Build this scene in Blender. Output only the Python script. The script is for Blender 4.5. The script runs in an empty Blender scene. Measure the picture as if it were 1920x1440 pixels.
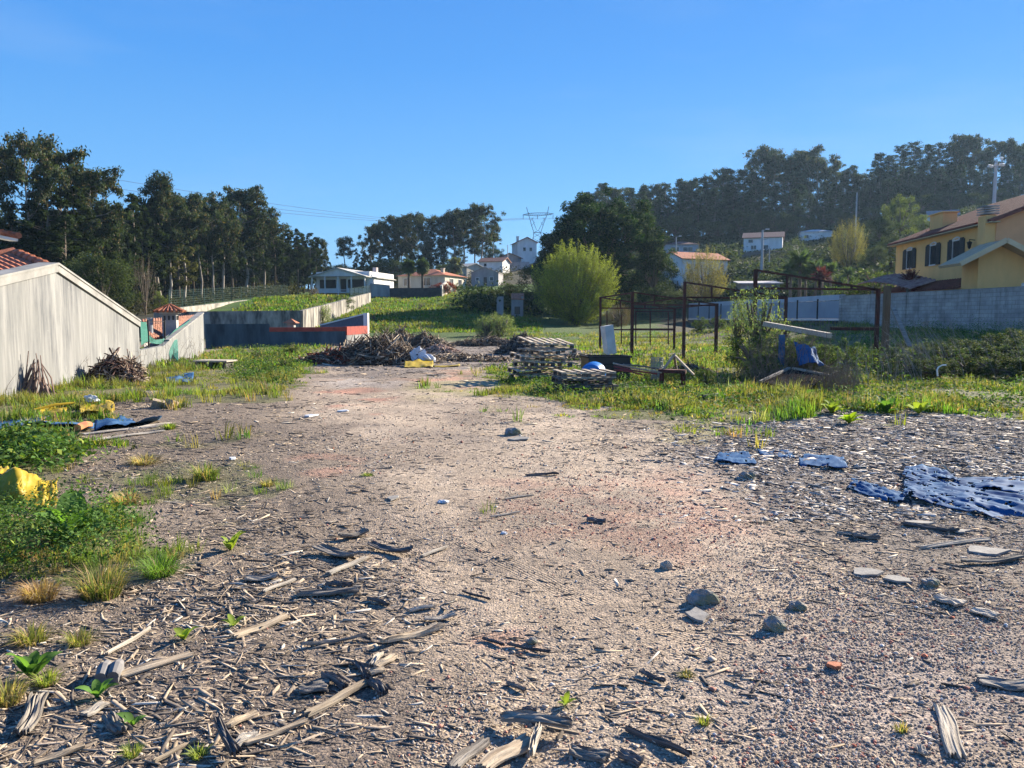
import bpy, math, random
import numpy as np
from mathutils import Vector, Matrix, Euler
R = math.radians
sc = bpy.context.scene
COL = sc.collection
# ---------------------------------------------------------------- camera, sky, sun, exposure
F = 1442.0; TH = R(4.876); CZ = 1.6
cam = bpy.data.objects.new('camera', bpy.data.cameras.new('camera')); COL.objects.link(cam)
cam.location = (0, 0, CZ); cam.rotation_euler = (R(90)-TH, 0, 0)
cam.data.sensor_width = 36.0; cam.data.lens = 36.0*F/1920.0
cam.data.clip_start = 0.05; cam.data.clip_end = 4000
sc.camera = cam
SUN_AZ, SUN_EL = 47.0, 23.5
world = bpy.data.worlds.new('World'); sc.world = world; world.use_nodes = True
nt = world.node_tree; nt.nodes.clear()
sky = nt.nodes.new('ShaderNodeTexSky'); sky.sky_type = 'NISHITA'; sky.sun_disc = False
sky.sun_elevation = R(SUN_EL); sky.sun_rotation = R(SUN_AZ)
sky.altitude = 600; sky.air_density = 1.0; sky.dust_density = 0.05; sky.ozone_density = 4.5
tcw = nt.nodes.new('ShaderNodeTexCoord'); sxyz = nt.nodes.new('ShaderNodeSeparateXYZ'); nt.links.new(tcw.outputs['Generated'], sxyz.inputs[0])
rw = nt.nodes.new('ShaderNodeValToRGB'); nt.links.new(sxyz.outputs[2], rw.inputs[0])
SKYC = [(0.0, (.30, .58, .94)), (.12, (.19, .53, .98)), (.30, (.085, .37, .94)), (.55, (.04, .23, .80))]
while len(rw.color_ramp.elements) < 4: rw.color_ramp.elements.new(.5)
for e_, (p_, c_) in zip(rw.color_ramp.elements, SKYC): e_.position = p_; e_.color = (*c_, 1)
sc_ = nt.nodes.new('ShaderNodeVectorMath'); sc_.operation = 'SCALE'; sc_.inputs['Scale'].default_value = 4.9; cn = nt.nodes.new('ShaderNodeTexNoise'); cn.inputs['Scale'].default_value = 2.2; cn.inputs['Detail'].default_value = 7; cm_ = nt.nodes.new('ShaderNodeMapping'); cm_.inputs['Scale'].default_value = (1, 1.6, 5.5); cm_.inputs['Rotation'].default_value = (.25, .1, 0)
nt.links.new(tcw.outputs['Generated'], cm_.inputs[0]); nt.links.new(cm_.outputs[0], cn.inputs['Vector']); cr_ = nt.nodes.new('ShaderNodeMapRange'); cr_.inputs[1].default_value = .5; cr_.inputs[2].default_value = .85; cr_.inputs[3].default_value = 0; cr_.inputs[4].default_value = .22; nt.links.new(cn.outputs[0], cr_.inputs[0])
cx_ = nt.nodes.new('ShaderNodeMix'); cx_.data_type = 'RGBA'; nt.links.new(cr_.outputs[0], cx_.inputs[0]); nt.links.new(rw.outputs[0], cx_.inputs[6]); cx_.inputs[7].default_value = (.6, .75, .95, 1); nt.links.new(cx_.outputs[2], sc_.inputs[0])
hs = nt.nodes.new('ShaderNodeMix'); hs.data_type = 'RGBA'; hs.inputs[0].default_value = .88
bg = nt.nodes.new('ShaderNodeBackground'); bg.inputs['Strength'].default_value = 0.066
wo = nt.nodes.new('ShaderNodeOutputWorld')
nt.links.new(sky.outputs[0], hs.inputs[6]); nt.links.new(sc_.outputs[0], hs.inputs[7]); nt.links.new(hs.outputs[2], bg.inputs['Color']); nt.links.new(bg.outputs[0], wo.inputs['Surface'])
sl = bpy.data.lights.new('sun', 'SUN'); sl.energy = 5.0; sl.angle = R(0.5); sl.color = (1.0, 0.90, 0.75)
so = bpy.data.objects.new('sun', sl); COL.objects.link(so)
sd = Vector((math.sin(R(SUN_AZ))*math.cos(R(SUN_EL)), math.cos(R(SUN_AZ))*math.cos(R(SUN_EL)), math.sin(R(SUN_EL))))
so.rotation_euler = sd.to_track_quat('Z', 'Y').to_euler(); so.location = sd*50
sc.view_settings.view_transform = 'Standard'; sc.view_settings.look = 'None'
sc.view_settings.exposure = 1.62; sc.view_settings.gamma = 1.0
try:
    sc.cycles.max_bounces = 5; sc.cycles.diffuse_bounces = 3; sc.cycles.transmission_bounces = 3
    sc.cycles.volume_bounces = 0; sc.cycles.transparent_max_bounces = 6; sc.cycles.sample_clamp_indirect = 4
except Exception: pass

# ---------------------------------------------------------------- picture <-> world helpers
ct, st = math.cos(TH), math.sin(TH)
def ray(px, py):
    a = (px-960)/F; b = (720-py)/F
    return Vector((a, b*st+ct, b*ct-st))
def W(px, py, Y):
    d = ray(px, py); return Vector((0, 0, CZ)) + d*(Y/d.y)
def G(px, py, z=0.0):
    d = ray(px, py); return Vector((0, 0, CZ)) + d*((z-CZ)/d.z)
def project(x, y, z):
    h = z-CZ; zc = np.maximum(y*ct-h*st, 0.05); yc = y*st+h*ct
    return 960+F*x/zc, 720-F*yc/zc

_rg = np.random.RandomState(7)
_tab = _rg.rand(4, 256, 256)
def vnoise(x, y, s, k=0):
    x = np.asarray(x)/s+1000.5+k*13.7; y = np.asarray(y)/s+1000.5+k*7.3
    xi = np.floor(x).astype(int); yi = np.floor(y).astype(int); fx = x-xi; fy = y-yi
    fx = fx*fx*(3-2*fx); fy = fy*fy*(3-2*fy); t = _tab[k % 4]
    a = t[xi % 256, yi % 256]; b = t[(xi+1) % 256, yi % 256]; c = t[xi % 256, (yi+1) % 256]; d = t[(xi+1) % 256, (yi+1) % 256]
    return (a*(1-fx)+b*fx)*(1-fy)+(c*(1-fx)+d*fx)*fy
def fbm(x, y, s, o=4, k=0):
    v = 0; a = .5; t = 0
    for i in range(o): v = v+a*vnoise(x, y, s/2**i, k+i); t += a; a *= .5
    return v/t
def softpoly(x, y, poly, w=1.0):
    k = np.clip((y-597)/100., .1, 6)*w; v = 0
    for i in range(12): a = i*2.4; r = math.sqrt((i+.5)/12); v = v+inpoly(x+math.cos(a)*r*75*np.sqrt(k), y+math.sin(a)*r*16*k, poly)
    return v/12.
def sstep(a, b, x):
    t = np.clip((x-a)/(b-a), 0, 1); return t*t*(3-2*t)
def inpoly(x, y, poly):
    ins = np.zeros(np.shape(x), bool); n = len(poly)
    for i in range(n):
        x1, y1 = poly[i]; x2, y2 = poly[(i+1) % n]
        c = ((y1 > y) != (y2 > y)) & (x < (x2-x1)*(y-y1)/((y2-y1) or 1e-9)+x1)
        ins ^= c
    return ins

# ---------------------------------------------------------------- terrain heights
TU = (np.array([0, 300, 600, 760, 900, 1100, 1300, 1500, 1700, 1920])-960)/F
TY = np.array([45, 65, 80, 110, 150, 200, 260, 400, 900.])
TZ = np.array([
 [0, .3, 1.2, 2.6, 6.5, 8.5, 9, 9, 2],
 [0, .3, 1.8, 3.0, 8, 11, 11, 9, 2],
 [0, .9, 2.2, 4.7, 7, 9, 9, 7, 2],
 [0, .7, 2.0, 4.2, 8, 11, 11, 8, 2],
 [0, .5, 1.8, 4.2, 8.9, 14.5, 15, 10, 2],
 [0, .45, .8, 3.0, 11, 20, 21, 15, 2],
 [0, .6, 1.1, 4.0, 12, 21, 25, 20, 2],
 [.3, .9, 2.5, 7.0, 14.6, 23, 27, 22, 2],
 [.6, 1.5, 4.0, 10, 18, 28, 33, 26, 2],
 [.9, 1.8, 4.5, 12, 22, 32, 37, 30, 2]])
def interp_tab(u, y):
    iu = np.clip(np.searchsorted(TU, u)-1, 0, len(TU)-2); iy = np.clip(np.searchsorted(TY, y)-1, 0, len(TY)-2)
    fu = np.clip((u-TU[iu])/(TU[iu+1]-TU[iu]), 0, 1); fy = np.clip((y-TY[iy])/(TY[iy+1]-TY[iy]), 0, 1)
    return (TZ[iu, iy]*(1-fu)+TZ[iu+1, iy]*fu)*(1-fy)+(TZ[iu, iy+1]*(1-fu)+TZ[iu+1, iy+1]*fu)*fy
def xwall(y): return 24.6-(y-37)*.122
def H(x, y):
    x = np.asarray(x, float); y = np.asarray(y, float)
    yy = np.maximum(y, 1.0)
    z = interp_tab(x/yy, yy)*sstep(40, 62, yy)
    z = z+sstep(-9, -1.0, x-xwall(y))*.9*sstep(10, 18, y)*(1-sstep(50, 70, y))
    z = z+1.35*sstep(.1, .9, (-15.9-(y-58)*.0595)-x)*sstep(58.1, 59, y)*(1-sstep(85, 108, y))*sstep(-40, -30, x)
    far = sstep(6, 40, y)
    z = z+(fbm(x, y, 2.2, 3, 1)-.5)*.07*(1+far)
    z = z+(vnoise(x, y, .45, 2)-.5)*.024+(vnoise(x, y, .17, 3)-.5)*.012
    return z
def hz(x, y): return float(H(np.array([x]), np.array([y]))[0])
def GH(px, py):
    z = 0.0
    for _ in range(12):
        p = G(px, py, z)
        if p.y < 0 or p.y > 140: p = W(px, py, 80)
        z = .5*z+.5*hz(p.x, p.y)
    return Vector((p.x, p.y, hz(p.x, p.y)))

# ---------------------------------------------------------------- materials
def newmat(name):
    m = bpy.data.materials.new(name); m.use_nodes = True; t = m.node_tree; t.nodes.clear()
    o = t.nodes.new('ShaderNodeOutputMaterial'); return m, t, o
def rgb(c): return (c[0], c[1], c[2], 1)
def nz(t, scale, stretch=(1, 1, 1), detail=5, rough=.6, coord='Object', vec=None):
    tc = t.nodes.new('ShaderNodeTexCoord'); mp = t.nodes.new('ShaderNodeMapping'); mp.inputs['Scale'].default_value = stretch
    t.links.new(vec or tc.outputs[coord], mp.inputs[0])
    n = t.nodes.new('ShaderNodeTexNoise'); n.inputs['Scale'].default_value = scale; n.inputs['Detail'].default_value = detail; n.inputs['Roughness'].default_value = rough
    t.links.new(mp.outputs[0], n.inputs['Vector']); return n.outputs[0]
def ramp(t, fac, stops):
    r = t.nodes.new('ShaderNodeValToRGB'); e = r.color_ramp.elements
    while len(e) < len(stops): e.new(.5)
    for i, (p, c) in enumerate(stops): e[i].position = p; e[i].color = rgb(c)
    t.links.new(fac, r.inputs[0]); return r.outputs[0]
def mixc(t, fac, a, b, mode='MIX'):
    m = t.nodes.new('ShaderNodeMix'); m.data_type = 'RGBA'; m.blend_type = mode
    for s, v in ((0, fac), (6, a), (7, b)):
        if isinstance(v, (int, float)): m.inputs[s].default_value = v
        elif isinstance(v, tuple): m.inputs[s].default_value = rgb(v)
        else: t.links.new(v, m.inputs[s])
    return m.outputs[2]
def mat(name, c1, c2=None, scale=3, stretch=(1, 1, 1), lo=.35, hi=.65, rough=.85, bump=.0, bscale=30, bstretch=(1, 1, 1), c3=None, s3=1.0, rand=0.0, metal=0.0, spec=.16):
    m, t, o = newmat(name); p = t.nodes.new('ShaderNodeBsdfPrincipled')
    c2 = c2 or tuple(x*.8 for x in c1)
    col = ramp(t, nz(t, scale, stretch), [(lo, c1), (hi, c2)])
    if c3: 
        f = ramp(t, nz(t, s3, (1, 1, 1), 4), [(.45, (0, 0, 0)), (.62, (1, 1, 1))]); col = mixc(t, f, col, c3)
    if rand:
        oi = t.nodes.new('ShaderNodeObjectInfo'); mr = t.nodes.new('ShaderNodeMapRange')
        mr.inputs[3].default_value = 1-rand; mr.inputs[4].default_value = 1+rand; t.links.new(oi.outputs['Random'], mr.inputs[0])
        cc = t.nodes.new('ShaderNodeCombineColor')
        for i in range(3): t.links.new(mr.outputs[0], cc.inputs[i])
        col = mixc(t, 1.0, col, cc.outputs[0], 'MULTIPLY')
    t.links.new(col, p.inputs['Base Color']); p.inputs['Roughness'].default_value = rough; p.inputs['Metallic'].default_value = metal
    p.inputs['Specular IOR Level'].default_value = spec
    if bump:
        b = t.nodes.new('ShaderNodeBump'); b.inputs['Strength'].default_value = bump; b.inputs['Distance'].default_value = .02
        t.links.new(nz(t, bscale, bstretch, 6), b.inputs['Height']); t.links.new(b.outputs[0], p.inputs['Normal'])
    t.links.new(p.outputs[0], o.inputs[0]); return m
def attr_mat(name, transl=0.0, rough=.8, noise=0.0, nscale=60, spec=.25, tint=(1.2, 1.25, .55)):
    m, t, o = newmat(name); a = t.nodes.new('ShaderNodeAttribute'); a.attribute_name = 'col'; col = a.outputs['Color']
    if noise:
        f = ramp(t, nz(t, nscale), [(.3, (1-noise,)*3), (.7, (1+noise*.6,)*3)]); col = mixc(t, 1.0, col, f, 'MULTIPLY')
    p = t.nodes.new('ShaderNodeBsdfPrincipled'); p.inputs['Roughness'].default_value = rough; p.inputs['Specular IOR Level'].default_value = spec
    t.links.new(col, p.inputs['Base Color'])
    if transl:
        tr = t.nodes.new('ShaderNodeBsdfTranslucent'); c2 = mixc(t, 1.0, col, tint, 'MULTIPLY'); t.links.new(c2, tr.inputs[0])
        mx = t.nodes.new('ShaderNodeMixShader'); mx.inputs[0].default_value = transl
        t.links.new(p.outputs[0], mx.inputs[1]); t.links.new(tr.outputs[0], mx.inputs[2]); t.links.new(mx.outputs[0], o.inputs[0])
    else: t.links.new(p.outputs[0], o.inputs[0])
    return m
LEAF = attr_mat('foliage', .30, spec=.15); GRASSM = attr_mat('grass_blades', .45); LITTER = attr_mat('litter_wood', 0, .85, .3, 90, .04); PEB = attr_mat('pebble', 0, .85, .2, 200, .06)
BARK = mat('bark', (.20, .16, .12), (.09, .07, .055), 6, (1, 1, .25), bump=.5, bscale=12, rand=.2)
PALEBARK = mat('pale_bark', (.36, .32, .27), (.17, .14, .11), 3, (1, 1, .2), rand=.25)
WOOD = mat('weathered_wood', (.33, .29, .235), (.11, .095, .08), 10, (.25, 7, 7), .36, .62, bump=.35, bscale=14, bstretch=(.4, 9, 9), rand=.25)
TAN = mat('tan_wood', (.52, .42, .29), (.25, .19, .13), 9, (.25, 7, 7), .36, .64, bump=.3, bscale=14, bstretch=(.4, 9, 9), rand=.2)
DARKW = mat('dark_wood', (.20, .18, .165), (.055, .05, .046), 9, (.3, 8, 8), .36, .62, bump=.35, bscale=14, bstretch=(.4, 9, 9), rand=.2)
WHITEW = mat('bleached_wood', (.52, .46, .37), (.29, .245, .19), 9, (.3, 7, 7), .36, .66, bump=.6, bscale=14, bstretch=(.4, 9, 9), rand=.1)
RUST = mat('rusty_steel', (.10, .035, .025), (.045, .028, .026), 5, rough=.8, rand=.15)
BLUESTEEL = mat('dull_dark_steel', (.03, .032, .04), (.05, .03, .03), 4)
STONE = mat('rock', (.33, .30, .27), (.17, .155, .14), 14, bump=.8, bscale=40, c3=(.20, .20, .12), s3=9)
CONC = mat('concrete', (.40, .38, .35), (.24, .23, .21), 2.2, (1, 1, .35), bump=.2)
TILE = mat('terracotta', (.50, .19, .10), (.24, .085, .05), 5, rand=.1, bump=.3)
WHITE = mat('white_render', (.78, .76, .72), (.62, .60, .56), 1.2, (1, 1, .3), rand=.05)
CREAM = mat('cream_render', (.62, .56, .44), (.45, .40, .31), 1.2, (1, 1, .3))
GREYR = mat('grey_render', (.36, .35, .34), (.22, .21, .21), 1.0, (1, 1, .3))
DARK = mat('dark_opening', (.02, .02, .022), (.015, .015, .016), 2, rough=.35, spec=.5)
GLASS = mat('window_glass', (.03, .035, .045), (.02, .025, .03), 2, rough=.12, spec=.6)
IRON = mat('painted_iron', (.03, .03, .03), (.02, .02, .02), 5, rough=.5)
GALV = mat('galvanised', (.30, .31, .32), (.22, .23, .24), 6, rough=.5, metal=.4)

# ---------------------------------------------------------------- mesh helpers
class MB:
    def __init__(s): s.v = []; s.f = []; s.m = []; s.c = []
    def add(s, vs, fs, mi=0, col=(1, 1, 1)):
        b = len(s.v); s.v.extend([tuple(v) for v in vs]); s.f.extend([tuple(i+b for i in f) for f in fs]); s.m.extend([mi]*len(fs)); s.c.extend([col]*len(vs))
    def box(s, c, d, rz=0.0, mi=0, rot=None, col=(1, 1, 1)):
        Mx = (rot or Euler((0, 0, rz))).to_matrix(); c = Vector(c)
        vs = [c+Mx@Vector((x*d[0]/2, y*d[1]/2, z*d[2]/2)) for z in (-1, 1) for y in (-1, 1) for x in (-1, 1)]
        s.add(vs, [(0, 2, 3, 1), (4, 5, 7, 6), (0, 1, 5, 4), (2, 6, 7, 3), (1, 3, 7, 5), (0, 4, 6, 2)], mi, col)
    def bar(s, p, q, w=.05, h=.05, mi=0, col=(1, 1, 1), up=(0, 0, 1)):
        p = Vector(p); q = Vector(q); d = (q-p).normalized(); u = Vector(up)
        if abs(d.dot(u)) > .95: u = Vector((0, 1, 0)) if abs(d.y) < .9 else Vector((1, 0, 0))
        x = d.cross(u).normalized()*w/2; y = x.cross(d).normalized()*h/2
        vs = [e+a*x+b*y for e in (p, q) for a, b in ((-1, -1), (1, -1), (1, 1), (-1, 1))]
        s.add(vs, [(0, 1, 2, 3), (7, 6, 5, 4), (0, 4, 5, 1), (1, 5, 6, 2), (2, 6, 7, 3), (3, 7, 4, 0)], mi, col)
    def tube(s, pts, rs, n=6, mi=0, col=(1, 1, 1)):
        pts = [Vector(p) for p in pts]; b = len(s.v); vs = []; fs = []
        if not hasattr(rs, '__len__'): rs = [rs]*len(pts)
        for i, p in enumerate(pts):
            d = (pts[min(i+1, len(pts)-1)]-pts[max(i-1, 0)]); d = d.normalized() if d.length > 0 else Vector((0, 0, 1))
            u = Vector((1, 0, 0)) if abs(d.x) < .8 else Vector((0, 1, 0)); x = d.cross(u).normalized(); y = d.cross(x)
            for k in range(n):
                a = 2*math.pi*k/n; vs.append(p+(x*math.cos(a)+y*math.sin(a))*rs[i])
        for i in range(len(pts)-1):
            for k in range(n):
                k2 = (k+1) % n; fs.append((i*n+k, i*n+k2, (i+1)*n+k2, (i+1)*n+k))
        fs.append(tuple(range(n))[::-1]); fs.append(tuple((len(pts)-1)*n+k for k in range(n)))
        s.add(vs, fs, mi, col)
    def grid(s, P, mi=0, col=(1, 1, 1)):
        ny = len(P); nx = len(P[0]); s.add([p for r in P for p in r], [(j*nx+i, j*nx+i+1, (j+1)*nx+i+1, (j+1)*nx+i) for j in range(ny-1) for i in range(nx-1)], mi, col)
    def build(s, name, mats, parent=None, loc=None, smooth=False):
        me = bpy.data.meshes.new(name); off = Vector(loc) if loc is not None else (parent_world(parent) if parent else Vector((0, 0, 0)))
        me.from_pydata([(v[0]-off.x, v[1]-off.y, v[2]-off.z) for v in s.v], [], s.f)
        for m in (mats if isinstance(mats, (list, tuple)) else [mats]): me.materials.append(m)
        me.polygons.foreach_set('material_index', s.m)
        if any(c != (1, 1, 1) for c in s.c[:50]):
            a = me.color_attributes.new('col', 'FLOAT_COLOR', 'POINT'); a.data.foreach_set('color', [x for c in s.c for x in (c[0], c[1], c[2], 1)])
        if smooth: me.polygons.foreach_set('use_smooth', [True]*len(s.f))
        me.update(); o = bpy.data.objects.new(name, me); COL.objects.link(o)
        if parent: o.parent = parent
        else: o.location = off
        return o
def parent_world(p):
    v = Vector((0, 0, 0))
    while p: v = v+p.location; p = p.parent
    return v
def tag(o, label=None, cat=None, group=None, kind=None):
    if cat and not kind: kind = 'thing'
    for k, v in (('label', label), ('category', cat), ('group', group), ('kind', kind)):
        if v: o[k] = v
    return o
def thing(name, label, cat, loc=(0, 0, 0), group=None):
    o = bpy.data.objects.new(name, None); COL.objects.link(o); o.location = loc; o.empty_display_size = .3; return tag(o, label, cat, group)
def np_mesh(name, V, Fc, colr, material, parent=None, smooth=False):
    """V (n,3), Fc list of (m,k) arrays, colr (n,3)"""
    me = bpy.data.meshes.new(name); V = np.ascontiguousarray(V, np.float32); me.vertices.add(len(V)); me.vertices.foreach_set('co', V.ravel())
    nl = sum(f.size for f in Fc); nf = sum(len(f) for f in Fc); me.loops.add(nl); me.polygons.add(nf)
    me.loops.foreach_set('vertex_index', np.concatenate([f.ravel() for f in Fc]).astype(np.int32))
    tot = np.concatenate([np.full(len(f), f.shape[1]) for f in Fc]).astype(np.int32); me.polygons.foreach_set('loop_start', np.concatenate([[0], np.cumsum(tot)[:-1]]).astype(np.int32))
    if smooth: me.polygons.foreach_set('use_smooth', np.ones(nf, bool))
    if colr is not None:
        a = me.color_attributes.new('col', 'FLOAT_COLOR', 'POINT'); c = np.ones((len(V), 4), np.float32); c[:, :3] = colr; a.data.foreach_set('color', c.ravel())
    me.materials.append(material); me.update(calc_edges=True); me.validate()
    o = bpy.data.objects.new(name, me); COL.objects.link(o)
    if parent: o.parent = parent
    return o
rs = np.random.RandomState(3); random.seed(5)
def rotm(yaw, pitch, roll):
    cy, sy, cp, sp, cr, sr = np.cos(yaw), np.sin(yaw), np.cos(pitch), np.sin(pitch), np.cos(roll), np.sin(roll)
    X = np.stack([cy*cp, sy*cp, sp], -1); Y0 = np.stack([-sy, cy, 0*cy], -1); Z0 = np.cross(X, Y0)
    Y = Y0*cr[:, None]+Z0*sr[:, None]; return X, Y, np.cross(X, Y)
def slivers(pos, L, Wd, T, yaw, pitch, roll, curve, seg=3):
    """bent, tapering wood splinters as closed prisms; returns verts, quads, vertex count per piece"""
    n = len(L); X, Y, Z = rotm(yaw, pitch, roll); t = np.linspace(-.5, .5, seg)
    V = np.zeros((n, seg, 4, 3))
    for i in range(seg):
        wt = np.ones(seg); j = rs.uniform(.65, 1.15, (n, 2))
        if i in (0, seg-1): j = rs.uniform(.15, 1.15, (n, 2)); j[:, 1] = j[:, 1]*.5+.4
        c = pos+X*(L*t[i])[:, None]+Y*(curve*L*(t[i]**2-.12))[:, None]+Z*(rs.uniform(-.2, .9, n)*T*.5+np.abs(curve)*L*.25*t[i]**2)[:, None]
        for k, (a, b) in enumerate(((-1, -1), (1, -1), (1, 1), (-1, 1))):
            V[:, i, k] = c+X*(rs.uniform(-.12, .12, n)*L*(1 if i in (0, seg-1) else .2))[:, None]*(1 if k in (0, 1) else 1)+Y*(a*Wd*.5*wt[i]*j[:, 0])[:, None]+Z*(b*T*.5*wt[i]*j[:, 1])[:, None]
    q = []
    for i in range(seg-1):
        for k in range(4): k2 = (k+1) % 4; q.append((i*4+k, i*4+k2, i*4+4+k2, i*4+4+k))
    q.append((3, 2, 1, 0)); e = (seg-1)*4; q.append((e, e+1, e+2, e+3)); q = np.array(q); m = seg*4
    return V.reshape(-1, 3), (q[None]+(np.arange(n)*m)[:, None, None]).reshape(-1, 4), m
def blades(base, hgt, wid, yaw, lean, droop=.5):
    """grass blades: tapering bent strips, 5 vertices each"""
    n = len(hgt); d = np.stack([np.cos(yaw), np.sin(yaw), 0*yaw], -1); s = np.stack([-np.sin(yaw), np.cos(yaw), 0*yaw], -1)*(wid/2)[:, None]
    up = np.array([0, 0, 1.]); m = base+up*(hgt*.55)[:, None]+d*(hgt*lean*.4)[:, None]; tp = base+up*(hgt*(1-droop*lean))[:, None]+d*(hgt*lean*1.1)[:, None]
    V = np.stack([base-s, base+s, m+s*.8, m-s*.8, tp], 1); b = (np.arange(n)*5)[:, None]
    return V.reshape(-1, 3), b+np.array([[0, 1, 2, 3]]), b+np.array([[3, 2, 4]])
def leafq(c, L, Wd, yaw, pitch, roll):
    X, Y, Z = rotm(yaw, pitch, roll); n = len(c)
    V = np.stack([c-X*(L/2)[:, None], c+Y*(Wd/2)[:, None]+Z*(Wd*.15)[:, None], c+X*(L/2)[:, None], c-Y*(Wd/2)[:, None]+Z*(Wd*.15)[:, None]], 1)
    return V.reshape(-1, 3), (np.arange(n)*4)[:, None]+np.arange(4)[None]
# ---------------------------------------------------------------- ground masks (authored against the photograph, fixed in the world)
def jit(x, y):
    px, py = project(x, y, np.zeros_like(x)); k = np.clip((py-597)/100., .2, 6)
    px = px+(fbm(x, y, 1.6, 4, 1)-.5)*90*np.sqrt(k)+(fbm(x, y, .4, 2, 2)-.5)*30*k**.5; py = py+(fbm(x, y, 1.3, 4, 3)-.5)*55*k**.8
    return px, py
GREEN = [
 ([(-900, 800), (-300, 660), (385, 655), (450, 640), (620, 648), (560, 680), (590, 712), (470, 745), (330, 752), (250, 765), (120, 790), (0, 800), (-500, 900)], .8),
 ([(880, 705), (960, 695), (1010, 680), (1100, 690), (1240, 672), (1400, 640), (1600, 612), (2600, 590), (3300, 760), (1900, 778), (1620, 785), (1300, 790), (1080, 770), (1000, 752), (880, 745), (930, 722)], 1.0),
 ([(1010, 655), (900, 625), (960, 606), (1300, 606), (1700, 612), (1560, 680), (1180, 672)], .9),
 ([(-700, 966), (0, 966), (110, 968), (210, 990), (330, 1040), (300, 1080), (150, 1120), (0, 1110), (-500, 1100)], 1.0),
 ([(-500, 800), (60, 815), (150, 850), (110, 875), (0, 885), (-500, 900)], .9),
 ([(560, 630), (1250, 630), (1250, 600), (1010, 500), (560, 540), (420, 565)], .6)]
SPARSE = [([(0, 790), (300, 780), (520, 770), (480, 850), (520, 900), (420, 960), (300, 980), (60, 1000)], .6), ([(0, 1150), (230, 1160), (120, 1300), (0, 1330)], .9), ([(-600, 1050), (60, 1100), (0, 1400), (-600, 1400)], .8),
 ([(780, 720), (900, 680), (960, 700), (1300, 780), (1100, 810), (950, 790)], .35), ([(500, 900), (1500, 900), (1900, 1440), (0, 1440)], .004), ([(1250, 775), (1500, 780), (1450, 830), (1280, 830)], .3)]
def grassd(x, y, j=True):
    px, py = jit(x, y); d = np.zeros_like(px)
    for P, w in GREEN: d = np.maximum(d, inpoly(px, py, P)*w)
    cl = sstep(.5, .68, fbm(x, y, .7, 3, 2))
    for P, w in SPARSE: d = np.maximum(d, inpoly(px, py, P)*w*cl)
    return np.where(y < .8, 0, d), px, py
def ell(px, py, cx, cy, rx, ry): return 1-sstep(.55, 1.25, np.sqrt(((px-cx)/rx)**2+((py-cy)/ry)**2))
def litterd(x, y):
    px, py = jit(x, y)
    d = .15*softpoly(px, py, [(560, 700), (900, 700), (1300, 780), (1500, 1440), (640, 1440), (640, 900)])
    d = np.maximum(d, .8*softpoly(px, py, [(-900, 1050), (150, 1110), (330, 1080), (330, 1000), (420, 930), (640, 950), (860, 1060), (820, 1230), (560, 1330), (480, 1500), (-900, 1500)]))
    d = np.maximum(d, .8*softpoly(px, py, [(0, 780), (560, 740), (600, 800), (820, 900), (640, 980), (300, 980), (100, 900), (-500, 900), (-500, 800)]))
    d = np.maximum(d, 1.0*softpoly(px, py, [(1260, 800), (1600, 775), (2900, 760), (3600, 1150), (1920, 1130), (1500, 1040), (1480, 960), (1260, 870)]))
    d = np.maximum(d, .45*softpoly(px, py, [(1100, 780), (1280, 800), (1480, 960), (1500, 1060), (3200, 1400), (3200, 1120), (1920, 1100), (1400, 900)]))
    d = np.maximum(d, .9*softpoly(px, py, [(560, 640), (960, 640), (1180, 655), (1120, 680), (960, 690), (640, 698)]))
    d = np.maximum(d, .5*softpoly(px, py, [(850, 750), (1080, 762), (1280, 780), (1350, 880), (880, 890)]))
    return np.where(y < .8, .3, np.maximum(d, .05)), px, py

# ---------------------------------------------------------------- ground sheet
def axis(a, lo, hi, ds, c0): 
    s0 = math.asinh((lo-c0)/a); s1 = math.asinh((hi-c0)/a); s = np.linspace(s0, s1, int((s1-s0)/ds)); return c0+a*np.sinh(s)
gx = axis(4.0, -420, 420, .0115, 0.0); gy = axis(4.0, -14, 520, .0075, 3.2)
X, Y = np.meshgrid(gx, gy); Z = H(X.ravel(), Y.ravel()); xs, ys = X.ravel(), Y.ravel()
gd_, px, py = grassd(xs, ys); ld_, _, _ = litterd(xs, ys)
c = np.zeros((len(xs), 3)); n1 = fbm(xs, ys, 1.2, 4, 0)[:, None]; n2 = fbm(xs, ys, .22, 3, 1)[:, None]
pale = np.array([.425, .340, .250]); brown = np.array([.27, .215, .16]); dark = np.array([.20, .16, .125]); red = np.array([.47, .245, .17]); grey = np.array([.43, .38, .33])
c[:] = pale
def mixin(m, col): 
    global c
    m = np.clip(m, 0, 1)
    if m.ndim == 1: m = m[:, None]
    c = c*(1-m)+col*m
path = softpoly(px, py, [(600, 700), (900, 690), (1300, 790), (1560, 1000), (1950, 1440), (740, 1440), (840, 1250), (640, 1000), (620, 850), (520, 760)])
mixin(1-path, brown); mixin((ld_*.9)*(py > 697)*(1-path), brown*.8)
mixin(ell(px, py, 400, 1330, 400, 190)*.8, dark); mixin(ell(px, py, 700, 1400, 130, 120)*.9, dark)
mixin(ell(px, py, 470, 1000, 150, 60)*.7, brown)
mixin(ell(px, py, 1180, 955, 280, 75)*.5*sstep(.35, .6, fbm(xs, ys, .5, 4, 2)), red); mixin(ell(px, py, 660, 742, 75, 14)*.9, red); mixin(ell(px, py, 830, 706, 70, 10)*.9, np.array([.46, .27, .18]))
mixin(ell(px, py, 620, 862, 70, 10)*.6, red); mixin(ell(px, py, 950, 1180, 90, 30)*.5, red)
mixin(ell(px, py, 700, 715, 90, 12)*.8, grey); mixin(ell(px, py, 620, 805, 90, 13)*.8, dark*1.15); mixin(ell(px, py, 560, 850, 70, 8)*.8, dark*1.15)
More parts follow.
